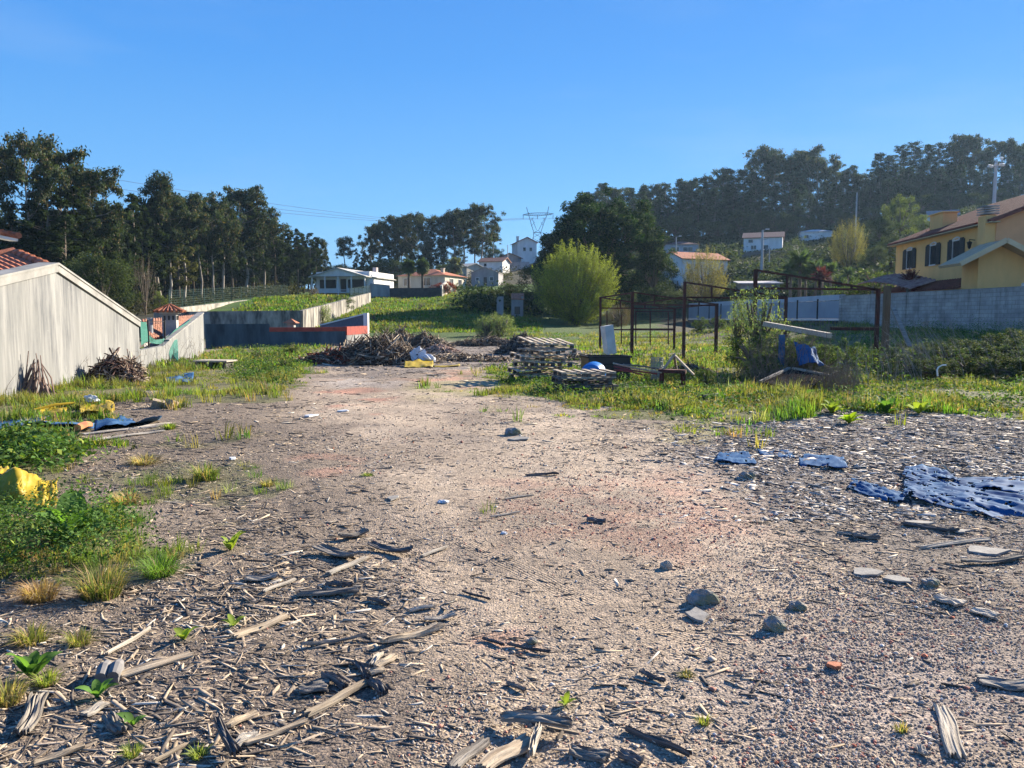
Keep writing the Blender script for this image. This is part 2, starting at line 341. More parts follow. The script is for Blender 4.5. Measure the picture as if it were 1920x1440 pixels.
mixin(ell(px, py, 1700, 1300, 420, 170)*.75, np.array([.33, .275, .235])); mixin(ell(px, py, 1600, 1200, 200, 40)*.5, pale)
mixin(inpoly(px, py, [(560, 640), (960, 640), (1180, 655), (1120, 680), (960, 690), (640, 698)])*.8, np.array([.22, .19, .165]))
mixin((1-sstep(0, .6, n1[:, 0]-.15))*.5, dark)
mixin(softpoly(px, py, [(1300, 800), (1600, 778), (2900, 765), (3600, 1080), (1920, 1090), (1560, 1010), (1480, 940), (1290, 860)])*.75, np.array([.19, .165, .145]))
mixin(softpoly(px, py, [(0, 790), (540, 760), (620, 850), (520, 1000), (150, 1000), (0, 900)])*.45, np.array([.16, .13, .10]))
mixin(gd_*.85, np.array([.115, .125, .045])); mixin(ell(px, py, 900, 735, 140, 22)*.5+ell(px, py, 1350, 800, 130, 16)*.5, np.array([.34, .30, .12]))
far = sstep(46, 56, ys)
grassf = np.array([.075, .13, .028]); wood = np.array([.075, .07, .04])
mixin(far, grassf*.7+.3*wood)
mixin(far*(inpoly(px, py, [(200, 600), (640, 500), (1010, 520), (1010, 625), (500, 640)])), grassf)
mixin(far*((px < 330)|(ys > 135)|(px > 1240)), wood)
c *= (.78+.34*n2)*(.85+.3*n1)
GM, t, o = newmat('soil')
a = t.nodes.new('ShaderNodeAttribute'); a.attribute_name = 'col'
f1 = ramp(t, nz(t, 55, detail=6, rough=.7), [(.3, (.55, .55, .55)), (.5, (1, 1, 1)), (.72, (1.45, 1.4, 1.35))]); f2 = ramp(t, nz(t, 9, detail=5), [(.3, (.8, .8, .8)), (.7, (1.15, 1.15, 1.15))])
cc_ = mixc(t, 1.0, mixc(t, 1.0, a.outputs['Color'], f1, 'MULTIPLY'), f2, 'MULTIPLY')
vo = t.nodes.new('ShaderNodeTexVoronoi'); vo.inputs['Scale'].default_value = 75; tcn = t.nodes.new('ShaderNodeTexCoord'); t.links.new(tcn.outputs['Object'], vo.inputs['Vector'])
pm = t.nodes.new('ShaderNodeSeparateColor'); t.links.new(vo.outputs['Color'], pm.inputs[0])
f3 = ramp(t, pm.outputs[0], [(0, (.62, .60, .60)), (.5, (1, 1, 1)), (1, (1.5, 1.42, 1.36))]); cc_ = mixc(t, .8, cc_, f3, 'MULTIPLY')
p_ = t.nodes.new('ShaderNodeBsdfPrincipled'); p_.inputs['Roughness'].default_value = .95; p_.inputs['Specular IOR Level'].default_value = .15
t.links.new(cc_, p_.inputs['Base Color'])
b1 = t.nodes.new('ShaderNodeBump'); b1.inputs['Distance'].default_value = .010; b1.inputs['Strength'].default_value = .8; t.links.new(vo.outputs['Distance'], b1.inputs['Height']); b1.invert = True
b2 = t.nodes.new('ShaderNodeBump'); b2.inputs['Distance'].default_value = .035; b2.inputs['Strength'].default_value = .7; t.links.new(nz(t, 16, detail=7, rough=.7), b2.inputs['Height'])
def M_(op, a, b=None, c_=None):
    n = t.nodes.new('ShaderNodeMath'); n.operation = op
    for i, v in enumerate((a, b, c_)):
        if v is None: continue
        if isinstance(v, (int, float)): n.inputs[i].default_value = v
        else: t.links.new(v, n.inputs[i])
    return n.outputs[0]
sx = t.nodes.new('ShaderNodeSeparateXYZ'); t.links.new(tcn.outputs['Object'], sx.inputs[0]); tread = None
for (q0, q1, hw) in ((G(865, 1018), G(1118, 1132), .085), (G(1060, 1060), G(1180, 1110), .06), (G(1190, 1160), G(1420, 1235), .07), (G(1130, 958), G(1320, 1012), .08), (G(860, 1300), G(1060, 1275), .05)):
    d_ = (q1-q0); L_ = d_.length; d_ = d_/L_; rx = M_('SUBTRACT', sx.outputs[0], q0.x); ry = M_('SUBTRACT', sx.outputs[1], q0.y)
    tt = M_('ADD', M_('MULTIPLY', rx, d_.x), M_('MULTIPLY', ry, d_.y)); ss = M_('ADD', M_('MULTIPLY', rx, -d_.y), M_('MULTIPLY', ry, d_.x))
    mk = M_('MULTIPLY', M_('LESS_THAN', M_('ABSOLUTE', ss), hw), M_('MULTIPLY', M_('GREATER_THAN', tt, 0.0), M_('LESS_THAN', tt, L_)))
    w_ = M_('MULTIPLY', M_('SINE', M_('MULTIPLY', ss, 6.283/.024)), mk); tread = w_ if tread is None else M_('ADD', tread, w_)
b3 = t.nodes.new('ShaderNodeBump'); b3.inputs['Distance'].default_value = .004; b3.inputs['Strength'].default_value = .6; t.links.new(tread, b3.inputs['Height']); t.links.new(b1.outputs[0], b3.inputs['Normal'])
t.links.new(b3.outputs[0], b2.inputs['Normal']); t.links.new(b2.outputs[0], p_.inputs['Normal']); t.links.new(p_.outputs[0], o.inputs[0])
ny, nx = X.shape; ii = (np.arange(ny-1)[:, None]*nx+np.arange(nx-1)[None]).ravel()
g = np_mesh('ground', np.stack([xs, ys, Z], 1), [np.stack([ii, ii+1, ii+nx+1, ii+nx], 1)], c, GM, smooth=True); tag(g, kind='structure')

# ---------------------------------------------------------------- scattered stuff
def scatter(n, ymin, ymax, umax, pw=1.0, dens=None, extra=1.0):
    """random ground points, density falling off with distance as y^-pw"""
    if pw == 1.0: y = ymin*(ymax/ymin)**rs.rand(n)
    else:
        e = 1-pw; y = (ymin**e+(ymax**e-ymin**e)*rs.rand(n))**(1/e)
    x = rs.uniform(-1, 1, n)*(umax*y+extra)
    if dens is not None: k = rs.rand(n) < dens(x, y); x, y = x[k], y[k]
    return x, y
def build_litter():
    x, y = scatter(430000, 1.6, 48, .8, 1.2, lambda x, y: litterd(x, y)[0]*(.42+1.0*sstep(.45, .64, fbm(x, y, .8, 4, 1))))
    x2, y2 = scatter(120000, 6, 15.5, .95, .2, lambda x, y: (x > 0)*softpoly(*jit(x, y), [(1300, 800), (1600, 778), (2900, 765), (3600, 1080), (1920, 1090), (1560, 1010), (1480, 940), (1290, 860)])*(.35+.65*sstep(.35, .6, fbm(x, y, .6, 3, 3))))
    n0 = len(x); x = np.concatenate([x, x2]); y = np.concatenate([y, y2]); n = len(x); s = np.exp(rs.normal(0, .68, n)); s[n0:] *= 1.5; far = np.clip(y/9, .8, 3)
    px0, py0 = project(x, y, 0*x); lf = (px0 < 700)&(py0 > 900); L = np.clip(.029*s*np.where(lf, 1.45, 1), .008, np.where(lf, .24, .17))*far**.8; Wd = L*rs.uniform(.04, .17, n)*np.where(lf, .75, 1)*rs.choice([1, 1, 1, 1.9], n)+.002*far; Wd = np.minimum(Wd, .022*far); T = np.minimum(Wd*rs.uniform(.15, .5, n), .008*far); sh = (np.arange(n) >= n0)&(rs.rand(n) < .45); Wd[sh] *= 2.6; T[sh] = .008; L[sh] = np.minimum(L[sh], .3)
    yaw = rs.uniform(0, math.pi, n); k = rs.rand(n) < .5; yaw[k] = rs.normal(2.9, .5, k.sum())
    pos = np.stack([x, y, H(x, y)+T*.25], 1)
    right = (x > y*.17)&(y > 6)
    base = np.array([.36, .285, .205])*np.ones((n, 1)); r = rs.rand(n)
    base[r < .42] = (.13, .108, .088); base[(r > .42)&(r < .58)] = (.40, .315, .225); base[(r > .58)&(r < .65)] = (.52, .46, .37); 
    base[right&(r > .55)] = (.46, .415, .355); base[right&(r > .93)] = (.62, .58, .52); base[right&(r < .30)] = (.12, .105, .10); base *= rs.uniform(.7, 1.25, (n, 1))
    near = y < 9
    fs = []; V = []; C = []; off = 0; Q = []
    for sel, seg in ((near, 3), (~near, 2)):
        if not sel.any(): continue
        v, q, m = slivers(pos[sel], L[sel], Wd[sel], T[sel], yaw[sel], rs.normal(0, .09, sel.sum()), rs.normal(0, .35, sel.sum()), rs.normal(0, .13, sel.sum()), seg)
        V.append(v); Q.append(q+off); off += len(v); C.append(np.repeat(base[sel], m, 0))
    tag(np_mesh('wood_litter', np.concatenate(V), [np.concatenate(Q)], np.concatenate(C), LITTER), 'splintered bark and wood chips strewn over the bare ground', 'wood litter', kind='stuff'); print('litter', n)
def build_pebbles():
    def dn(x, y):
        g_, px, py = grassd(x, y); lf = inpoly(px, py, [(-900, 690), (560, 690), (620, 850), (660, 1000), (840, 1230), (760, 1440), (700, 1600), (-900, 1600)]); return (1-g_)*(1-.82*lf)*(.35+.65*sstep(1100, 1800, px))*(.3+.9*sstep(.4, .6, fbm(x, y, .9, 3, 0)))
    x, y = scatter(330000, 1.8, 16, .76, 1.7, dn, .5); n = len(x)
    s = np.clip(.0046*np.exp(rs.normal(0, .42, n)), .0025, .028)*np.clip(y/5, 1, 2.2)**.7
    o_ = np.array([[1, 0, 0], [0, 1, 0], [-1, 0, 0], [0, -1, 0], [0, 0, .7], [0, 0, -.7]])
    a = rs.uniform(0, 6.28, n); sc3 = rs.uniform(.6, 1.3, (n, 6, 3)); P = o_[None]*sc3*s[:, None, None]
    Px = P[..., 0]*np.cos(a)[:, None]-P[..., 1]*np.sin(a)[:, None]; Py = P[..., 0]*np.sin(a)[:, None]+P[..., 1]*np.cos(a)[:, None]
    V = np.stack([Px+x[:, None], Py+y[:, None], P[..., 2]+(H(x, y)+s*.3)[:, None]], -1).reshape(-1, 3)
    t_ = np.array([[0, 1, 4], [1, 2, 4], [2, 3, 4], [3, 0, 4], [1, 0, 5], [2, 1, 5], [3, 2, 5], [0, 3, 5]]); Fc = ((np.arange(n)*6)[:, None, None]+t_[None]).reshape(-1, 3)
    C = np.array([.41, .34, .27])*rs.uniform(.6, 1.3, (n, 1)); r = rs.rand(n); px, py = project(x, y, 0*x)
    rz = (ell(px, py, 1180, 960, 300, 90)+.15) > rs.rand(n)*1.2; C[rz&(r < .6)] = np.array([.47, .22, .16])*rs.uniform(.7, 1.2, ((rz&(r < .6)).sum(), 1))
    C[r > .965] = (.62, .59, .55); C[(r > .95)&(r < .958)] = (.5, .17, .1)
    tag(np_mesh('gravel', V, [Fc], np.repeat(C, 6, 0), PEB), 'fine grey and reddish gravel over the worn track', 'gravel', kind='stuff'); print('pebbles', n)
def build_grass():
    V = []; Q = []; T = []; C = []; off = 0
    def emit(x, y, nb, h, w, spread, col, lean=.5):
        nonlocal off
        n = len(x)*nb; bx = np.repeat(x, nb); by = np.repeat(y, nb); a = rs.uniform(0, 6.28, n); r = np.repeat(spread, nb)*np.sqrt(rs.rand(n))
        xx = bx+r*np.cos(a); yy = by+r*np.sin(a); hh = np.repeat(h, nb)*rs.uniform(.45, 1.15, n)
        b = np.stack([xx, yy, H(xx, yy)-.01], 1); v, q, t3 = blades(b, hh, np.repeat(w, nb)*rs.uniform(.7, 1.3, n), a+rs.normal(0, .6, n), rs.uniform(.05, lean*1.7, n))
        pt = sstep(.38, .62, fbm(bx, by, 1.9, 4, 2))[:, None]; cc = np.repeat(col, nb, 0)*rs.uniform(.6, 1.35, (n, 1)); cc = cc*(1-.55*pt*.8)+pt*.55*np.array([.20, .165, .06]); cc *= .65+.6*fbm(bx, by, .9, 3, 0)[:, None]; V.append(v); Q.append(q+off); T.append(t3+off); C.append(np.repeat(cc, 5, 0)); off += len(v)
    def cols(n, dry):
        c = np.stack([rs.uniform(.09, .20, n), rs.uniform(.16, .27, n), rs.uniform(.02, .06, n)], 1); k = rs.rand(n) < dry; c[k] = np.stack([rs.uniform(.30, .48, k.sum()), rs.uniform(.26, .38, k.sum()), rs.uniform(.10, .18, k.sum())], 1); return c
    dn = lambda x, y: grassd(x, y)[0]*(.12+1.0*sstep(.36, .62, fbm(x, y, 1.3, 4, 3)))
    x, y = scatter(6500, 2.2, 9, .85, 1.3, dn); print('near tufts', len(x))
    k = fbm(x, y, .9, 2, 1); emit(x, y, 34, .05+.17*k**1.5*rs.uniform(.5, 1.5, len(x)), np.full(len(x), .0045), .04+.05*rs.rand(len(x)), cols(len(x), .22))
    x, y = scatter(34000, 9, 24, .9, 1.0, dn); print('mid tufts', len(x))
    k = fbm(x, y, 1.3, 3, 2); hh = .03+.62*np.clip(k-.3, .02, 1)*rs.uniform(.5, 1.3, len(x))
    emit(x, y, 15, hh, np.full(len(x), .014), .07+.09*rs.rand(len(x)), cols(len(x), .2))
    x, y = scatter(24000, 24, 62, .85, .6, dn); print('far tufts', len(x))
    emit(x, y, 9, .12+.35*rs.rand(len(x))*fbm(x, y, 2.5, 3, 1), np.full(len(x), .04), .25+.2*rs.rand(len(x)), cols(len(x), .15))
    x, y = scatter(30000, 56, 135, .5, 0.3, lambda x, y: inpoly(*project(x, y, H(x, y)), [(380, 620), (480, 560), (660, 548), (900, 548), (1010, 560), (1010, 622), (600, 625)])*.8)
    emit(x, y, 5, .15+.25*rs.rand(len(x)), np.full(len(x), .11), .5+.4*rs.rand(len(x)), cols(len(x), .12)*np.array([.72, .82, .6]))
    C_ = np.concatenate(C); tag(np_mesh('grass', np.concatenate(V), [np.concatenate(Q), np.concatenate(T)], C_, GRASSM), 'fresh green and straw coloured grass growing in patches', 'grass', kind='stuff')
def build_cover():
    """low leafy weeds (clover, nettle, mallow) between the grass"""
    def dn(x, y):
        px, py = project(x, y, 0*x); d = np.zeros_like(x)
        for P, w in (([(-700, 968), (60, 964), (200, 980), (290, 1040), (200, 1080), (0, 1090), (-700, 1100)], 1), ([(-500, 822), (60, 826), (160, 855), (100, 885), (-500, 900)], .9), ([(430, 705), (520, 650), (560, 690), (540, 720)], 1),
                ([(1560, 600), (2600, 590), (2800, 690), (1960, 690), (1640, 680)], .9), ([(1400, 640), (1560, 620), (1560, 700), (1430, 720)], .5), ([(900, 690), (1400, 650), (1960, 640), (1960, 770), (1300, 785), (1000, 745)], .22), ([(400, 640), (640, 630), (560, 690), (400, 700)], .2)):
            ok_ = ~((px < 150)&(py > 885)&(py < 960)); d = np.maximum(d, ok_*inpoly(px+(fbm(x, y, .6, 3, 1)-.5)*70, py+(fbm(x, y, .6, 3, 2)-.5)*40, P)*w)
        return d
    V = []; Q = []; C = []; off = 0
    for (n, y0, y1, L, hh, sp, nb) in ((19000, 3, 7, .030, .48, .08, 9), (52000, 7, 48, .07, .34, .22, 10)):
        x, y = scatter(n, y0, y1, .95, 1.0, dn); n = len(x)*nb; bx = np.repeat(x, nb)+rs.normal(0, sp, n); by = np.repeat(y, nb)+rs.normal(0, sp, n)
        hp = hh*np.clip(.2+1.6*(fbm(bx, by, .55, 3, 0)-.3), .08, 1.1)*(1+((by > 20)&(bx > 6))*1.6); z = H(bx, by)+hp*rs.uniform(.25, 1, n)
        v, q = leafq(np.stack([bx, by, z], 1), L*rs.uniform(.6, 1.5, n), L*rs.uniform(.4, .8, n), rs.uniform(0, 6.28, n), rs.normal(.1, .5, n), rs.normal(0, .5, n))
        cc = np.array([.065, .125, .028])*rs.uniform(.5, 1.6, (n, 1))*(.5+fbm(bx, by, .5, 3, 3))[:, None]; k = rs.rand(n) < .1; cc[k] = (.24, .30, .05); V.append(v); Q.append(q+off); off += len(v); C.append(np.repeat(cc, 4, 0)); print('cover', n)
    tag(np_mesh('weed_cover', np.concatenate(V), [np.concatenate(Q)], np.concatenate(C), LEAF), 'low dark green leafy weeds along the edges of the yard', 'weeds', kind='stuff')
build_litter(); build_pebbles(); build_grass(); build_cover()
# ================================================================= BUILDINGS, WALLS, POLES
Z0 = (0, 0, 0)
def slab(m, a, b, c, d, t, mi=0):
    a, b, c, d = map(Vector, (a, b, c, d)); n = (b-a).cross(d-a).normalized()*t
    if n.z < 0: n = -n
    m.add([a-n, b-n, c-n, d-n, a, b, c, d], [(3, 2, 1, 0), (4, 5, 6, 7), (0, 1, 5, 4), (1, 2, 6, 5), (2, 3, 7, 6), (3, 0, 4, 7)], mi)
def window(root, x, z, w, h, face, W_, D_, shutters=False, framem=None, panem=None, arch=False):
    """window on face f/l/r of a building whose front lies in y=0"""
    def P(u, v, o): return {'f': (x+u, -o, z+v), 'r': (W_/2+o, x+u, z+v), 'l': (-W_/2-o, x+u, z+v)}[face]
    def bx(m, u0, u1, v0, v1, o0, o1): 
        p, q = Vector(P(u0, v0, o0)), Vector(P(u1, v1, o1)); m.box((p+q)/2, [abs(q[i]-p[i]) for i in range(3)])
    m = MB(); f = .07
    bx(m, -w/2-f, -w/2+.0, -f, h+f, -.05, .05); bx(m, w/2, w/2+f, -f, h+f, -.05, .05); bx(m, -w/2, w/2, h, h+f, -.05, .05); bx(m, -w/2, w/2, -f, 0, -.05, .08)
    if w > .9: bx(m, -.025, .025, 0, h, -.05, .04)
    if arch:
        pts = [Vector(P(math.cos(a)*w*.5, h+.04+math.sin(a)*.16, .03)) for a in np.linspace(math.pi, 0, 9)]; m.tube(pts, .055, 5)
    fr = m.build('window', framem or WHITE, root, Z0)
    m = MB(); bx(m, -w/2, w/2, 0, h, -.05, .015); m.build('pane', panem or GLASS, fr, Z0)
    if shutters:
        for s in (-1, 1):
            m = MB(); u = s*(w/2+.02+.30)
            bx(m, u-.30, u+.30, -.05, h+.05, .03, .07)
            for k in range(9): bx(m, u-.2, u+.2, .05+k*(h-.1)/9, .05+k*(h-.1)/9+.05, .07, .085)
            if arch: bx(m, u-.26+(0 if s > 0 else .1), u+.26-(.1 if s > 0 else 0), h+.05, h+.13, .03, .07)
            m.build('shutter', IRON, fr, Z0)
def house(name, label, cat, o, w, d, h, rot, roof='side', rh=1.4, wm=None, rm=None, wins=(), eave=.35, down=3.0, doors=(), chim=(), group=None, wall2=None, loc=None):
    zz = hz(o.x, o.y); o = Vector((o.x, o.y, zz)) if o.z < zz-.3 else o
    root = thing(name, label, cat, loc or o, group); root.rotation_euler = (0, 0, R(rot)); wm = wm or WHITE; rm = rm or TILE
    m = MB(); x0, x1 = -w/2, w/2
    if roof == 'front':
        pr = [(x0, -down), (x1, -down), (x1, h), (0, h+rh), (x0, h)]; V = [(a, y, b) for y in (0, d) for a, b in pr]; n = 5
    elif roof == 'side':
        pr = [(0, -down), (d, -down), (d, h), (d/2, h+rh), (0, h)]; V = [(x, a, b) for x in (x0, x1) for a, b in pr]; n = 5
    elif roof == 'shed':
        pr = [(0, -down), (d, -down), (d, h+rh), (0, h)]; V = [(x, a, b) for x in (x0, x1) for a, b in pr]; n = 4
    else:
        pr = [(0, -down), (d, -down), (d, h), (0, h)]; V = [(x, a, b) for x in (x0, x1) for a, b in pr]; n = 4
    Fs = [tuple(range(n))[::-1], tuple(range(n, 2*n))]+[(k, (k+1) % n, n+(k+1) % n, n+k) for k in range(n)]
    m.add(V, Fs); m.build('wall', wm, root, Z0)
    m = MB(); e = eave; t = .14
    if roof == 'front':
        k = rh/(w/2)*e
        slab(m, (x0-e, -e, h-k+t), (0, -e, h+rh+t), (0, d+e, h+rh+t), (x0-e, d+e, h-k+t), t); slab(m, (x1+e, -e, h-k+t), (x1+e, d+e, h-k+t), (0, d+e, h+rh+t), (0, -e, h+rh+t), t)
    elif roof == 'side':
        k = rh/(d/2)*e
        slab(m, (x0-e, -e, h-k+t), (x1+e, -e, h-k+t), (x1+e, d/2, h+rh+t), (x0-e, d/2, h+rh+t), t); slab(m, (x0-e, d+e, h-k+t), (x0-e, d/2, h+rh+t), (x1+e, d/2, h+rh+t), (x1+e, d+e, h-k+t), t)
    elif roof == 'shed': slab(m, (x0-e, -e, h+t), (x1+e, -e, h+t), (x1+e, d+e, h+rh+t), (x0-e, d+e, h+rh+t), t)
    elif roof == 'flat': m.box((0, d/2, h+.1), (w+2*e, d+2*e, .2))
    elif roof == 'hip':
        r = min(w, d)/2; A, B = ((x0+r, d/2, h+rh), (x1-r, d/2, h+rh)) if w >= d else ((0, r, h+rh), (0, d-r, h+rh))
        c = [(x0-e, -e, h), (x1+e, -e, h), (x1+e, d+e, h), (x0-e, d+e, h)]
        if w >= d: m.add(c+[A, B], [(0, 1, 5, 4), (1, 2, 5), (2, 3, 4, 5), (3, 0, 4), (3, 2, 1, 0)])
        else: m.add(c+[A, B], [(0, 1, 4), (1, 2, 5, 4), (2, 3, 5), (3, 0, 4, 5), (3, 2, 1, 0)])
    rf = m.build('roof', rm, root, Z0)
    for (x, y, cw, z0, z1) in chim:
        m = MB(); m.box((x, y, (z0+z1)/2), (cw, cw, z1-z0)); m.box((x, y, z1+.05), (cw+.16, cw+.16, .1)); m.build('chimney', wm, rf, Z0)
    for wn in wins: window(root, *wn[:4], wn[4] if len(wn) > 4 else 'f', w, d)
    for (x, z, dw, dh) in doors:
        m = MB(); m.box((x, -.02, z+dh/2), (dw, .1, dh)); m.build('door', DARK, root, Z0)
    return root
def at(px, py, Y): return W(px, py, Y)
def wall_run(name, label, cat, pts, thick, material, group=None, coping=None, below=1.0):
    """wall along points (x, y, ztop), down to the ground"""
    root = thing(name, label, cat, (pts[0][0], pts[0][1], hz(pts[0][0], pts[0][1])), group); m = MB(); c = MB()
    for p, q in zip(pts[:-1], pts[1:]):
        a = Vector((p[0], p[1], 0)); b = Vector((q[0], q[1], 0)); n = Vector((-(b-a).y, (b-a).x, 0)).normalized()*thick/2
        z0 = min(hz(p[0], p[1]), hz(q[0], q[1]))-below; zu = Vector((0, 0, 1))
        vs = [a-n+zu*z0, b-n+zu*z0, b-n+zu*q[2], a-n+zu*p[2], a+n+zu*z0, b+n+zu*z0, b+n+zu*q[2], a+n+zu*p[2]]
        m.add(vs, [(0, 1, 2, 3), (5, 4, 7, 6), (3, 2, 6, 7), (4, 0, 3, 7), (1, 5, 6, 2)])
        if coping: c.bar(a+zu*(p[2]+.04), b+zu*(q[2]+.04), thick+.1, .08)
    m.build('wall_panel', material, root)
    if coping: c.build('coping', coping, root)
    return root

# ---- grey streaked gable wall and tiled roof on the left
LX = lambda y: -9.9-.182*(y-14.9)
streak, t, o = newmat('streaked_render')
f = nz(t, 1.7, (1, 1, .16), 9, .68); g2 = nz(t, .7, (1, 1, .7), 6, .6); g3 = nz(t, 11, (1, 1, .07), 6)
c1 = ramp(t, f, [(.32, (.30, .295, .275)), (.47, (.20, .20, .19)), (.60, (.09, .093, .095))]); c2 = mixc(t, ramp(t, g2, [(.45, (0, 0, 0)), (.60, (.85, .85, .85))]), c1, (.165, .165, .155))
c3 = mixc(t, ramp(t, g3, [(.45, (0, 0, 0)), (.7, (.5, .5, .5))]), c2, (.30, .29, .27))
sp = ramp(t, nz(t, 3.2, (1, 1, 1.6), 6, .7), [(.70, (0, 0, 0)), (.72, (1, 1, 1))]); c3 = mixc(t, sp, c3, (.42, .41, .38))
p = t.nodes.new('ShaderNodeBsdfPrincipled'); p.inputs['Roughness'].default_value = .9; t.links.new(c3, p.inputs['Base Color']); t.links.new(p.outputs[0], o.inputs[0])
coping_m = mat('stained_coping', (.31, .30, .275), (.19, .185, .17), 1.6, (1, 1, 1), bump=.1)
def left_house():
    root = thing('outbuilding', 'low grey building whose stained gable wall fills the left edge, clay tiles behind it', 'building', (LX(17.7), 17.7, 0))
    ys = [9.0, 17.7, 23.8]; zt = [1.35, 2.72, 1.40]; m = MB(); zb = -.6
    prof = [(ys[0], zb), (ys[2], zb), (ys[2], zt[2]), (ys[1], zt[1]), (ys[0], zt[0])]
    V = [(LX(y)+dx, y, z) for dx in (0, -.25) for y, z in prof]; m.add(V, [(0, 1, 2, 3, 4), (9, 8, 7, 6, 5)]+[(k, 5+k, 5+(k+1) % 5, (k+1) % 5) for k in range(5)])
    m.build('gable_wall', streak, root)
    for (a, b) in ((0, 1), (1, 2)):
        m = MB(); A = Vector((LX(ys[a]), ys[a], zt[a])); B = Vector((LX(ys[b]), ys[b], zt[b])); n = Vector((.02, 0, 0))
        m.bar(A+Vector((-.13, 0, .02)), B+Vector((-.13, 0, .02)), .36, .16); m.bar(A+Vector((-.14, 0, .125)), B+Vector((-.14, 0, .125)), .42, .05); m.build('coping', coping_m, root)
    m = MB(); m.box((LX(17)-3.3, 16.5, .45), (6, 12.5, 2.1), R(10.3)); m.build('side_wall', CONC, root)
    A = W(28, 480, 20.2); E0 = Vector((LX(18.4)-.4, 18.4, 2.72)); D = Vector((1.0, -6.2, -1.15)); m = MB()
    slab(m, A-Vector((0, 0, .08)), E0-Vector((0, 0, .08)), E0+D-Vector((0, 0, .08)), A+D-Vector((0, 0, .08)), .1)
    n = 22
    for i in range(n+1):
        s = A+D*(i/n); e = E0+D*(i/n); k = 6; pts = []; rr = []
        for j in range(k):
            for u, r in ((0, .105), (.96, .085)): pts.append(s.lerp(e, (j+u)/k)); rr.append(r)
        m.tube(pts, rr, 8)
    m.build('tiled_roof', TILE, root)
    m = MB(); pts = []; rr = []
    for j in range(6):
        for u, r in ((0, .10), (.95, .15)): pts.append((A+Vector((0, 0, .08))).lerp(E0+Vector((0, 0, .06)), (j+u)/6)); rr.append(r)
    m.tube(pts, rr, 10); pts = []; rr = []; A2 = A+Vector((-1.6, -2.2, -.55))
    for j in range(5):
        for u, r in ((0, .15), (.95, .11)): pts.append((A+Vector((0, 0, .08))).lerp(A2, (j+u)/5)); rr.append(r)
    m.tube(pts, rr, 10); m.build('ridge_tile', TILE, root)
left_house()
def roof_corner():
    root = thing('house', 'pale house corner with curved clay eave tiles at the upper left edge', 'house', (-18.2, 25.5, 0)); p = W(33, 441, 24)
    m = MB(); m.box((p.x-5.2, p.y+1.6, 1.9), (6, 1.6, 3.8)); m.build('wall', WHITE, root)
    
    m = MB(); a = p+Vector((-.05, .1, 0)); u = Vector((-.97, -.1, .20)); v = Vector((-.80, 1, .10))
    m2 = MB(); slab(m2, a-Vector((0, 0, .1)), a+u*7-Vector((0, 0, .1)), a+u*7+v*1.6-Vector((0, 0, .1)), a+v*1.6-Vector((0, 0, .1)), .08); m2.build('soffit', WHITE, root); slab(m, a, a+u*7, a+u*7+v*1.6, a+v*1.6, .06)
    for i in range(30): s = a+u*(i*.24); m.tube([s-v*.06, s+v*.8, s+v*1.6], [.1, .09, .09], 7)
    for i in range(6): s = a+v*(i*.25); m.tube([s, s+u*.5], [.1, .08], 7)
    m.build('tiled_roof', TILE, root)
roof_corner()
def tile_chimney():
    p = W(320, 620, 29.2); root = thing('chimney', 'square grey chimney with vent slots under a little clay tile roof', 'chimney', (p.x, p.y, 0))
    m = MB(); m.box((p.x, p.y, .9), (.5, .5, 1.75), R(14)); m.build('shaft', mat('chimney_render', (.36, .35, .33), (.24, .24, .24), 3), root)
    m = MB(); z = 1.77
    rt = Euler((0, 0, R(14))).to_matrix()
    for s in (-1, 0, 1):
        m.box(Vector((p.x, p.y, 1.62))+rt@Vector((s*.15, -.25, 0)), (.07, .03, .16), R(14)); m.box(Vector((p.x, p.y, 1.62))+rt@Vector((.25, s*.15, 0)), (.03, .07, .16), R(14))
    m.build('vent_slot', DARK, root)
    m = MB(); m.box((p.x, p.y, 1.80), (.66, .66, .06), R(14)); m.build('cap_slab', CONC, root)
    m = MB(); c = Vector((p.x, p.y, 0)); top = c+Vector((0, 0, 2.13)); cs = [c+rt@Vector((a*.48, b*.48, 0))+Vector((0, 0, 1.86)) for a, b in ((-1, -1), (1, -1), (1, 1), (-1, 1))]
    m.add(cs+[top], [(0, 1, 4), (1, 2, 4), (2, 3, 4), (3, 0, 4), (3, 2, 1, 0)])
    for k in range(4):
        a, b = cs[k], cs[(k+1) % 4]
        for i in range(7):
            e = a.lerp(b, i/6); tt = top.lerp((a+b)/2, .1 if i in (2, 3, 4) else .0); s = e.lerp(tt, .97 if i in (0, 3, 6) else (.7 if i in (2, 4) else .42)); m.tube([e, s], [.055, .045], 6)
    m.build('tile_cap', TILE, root)
tile_chimney()
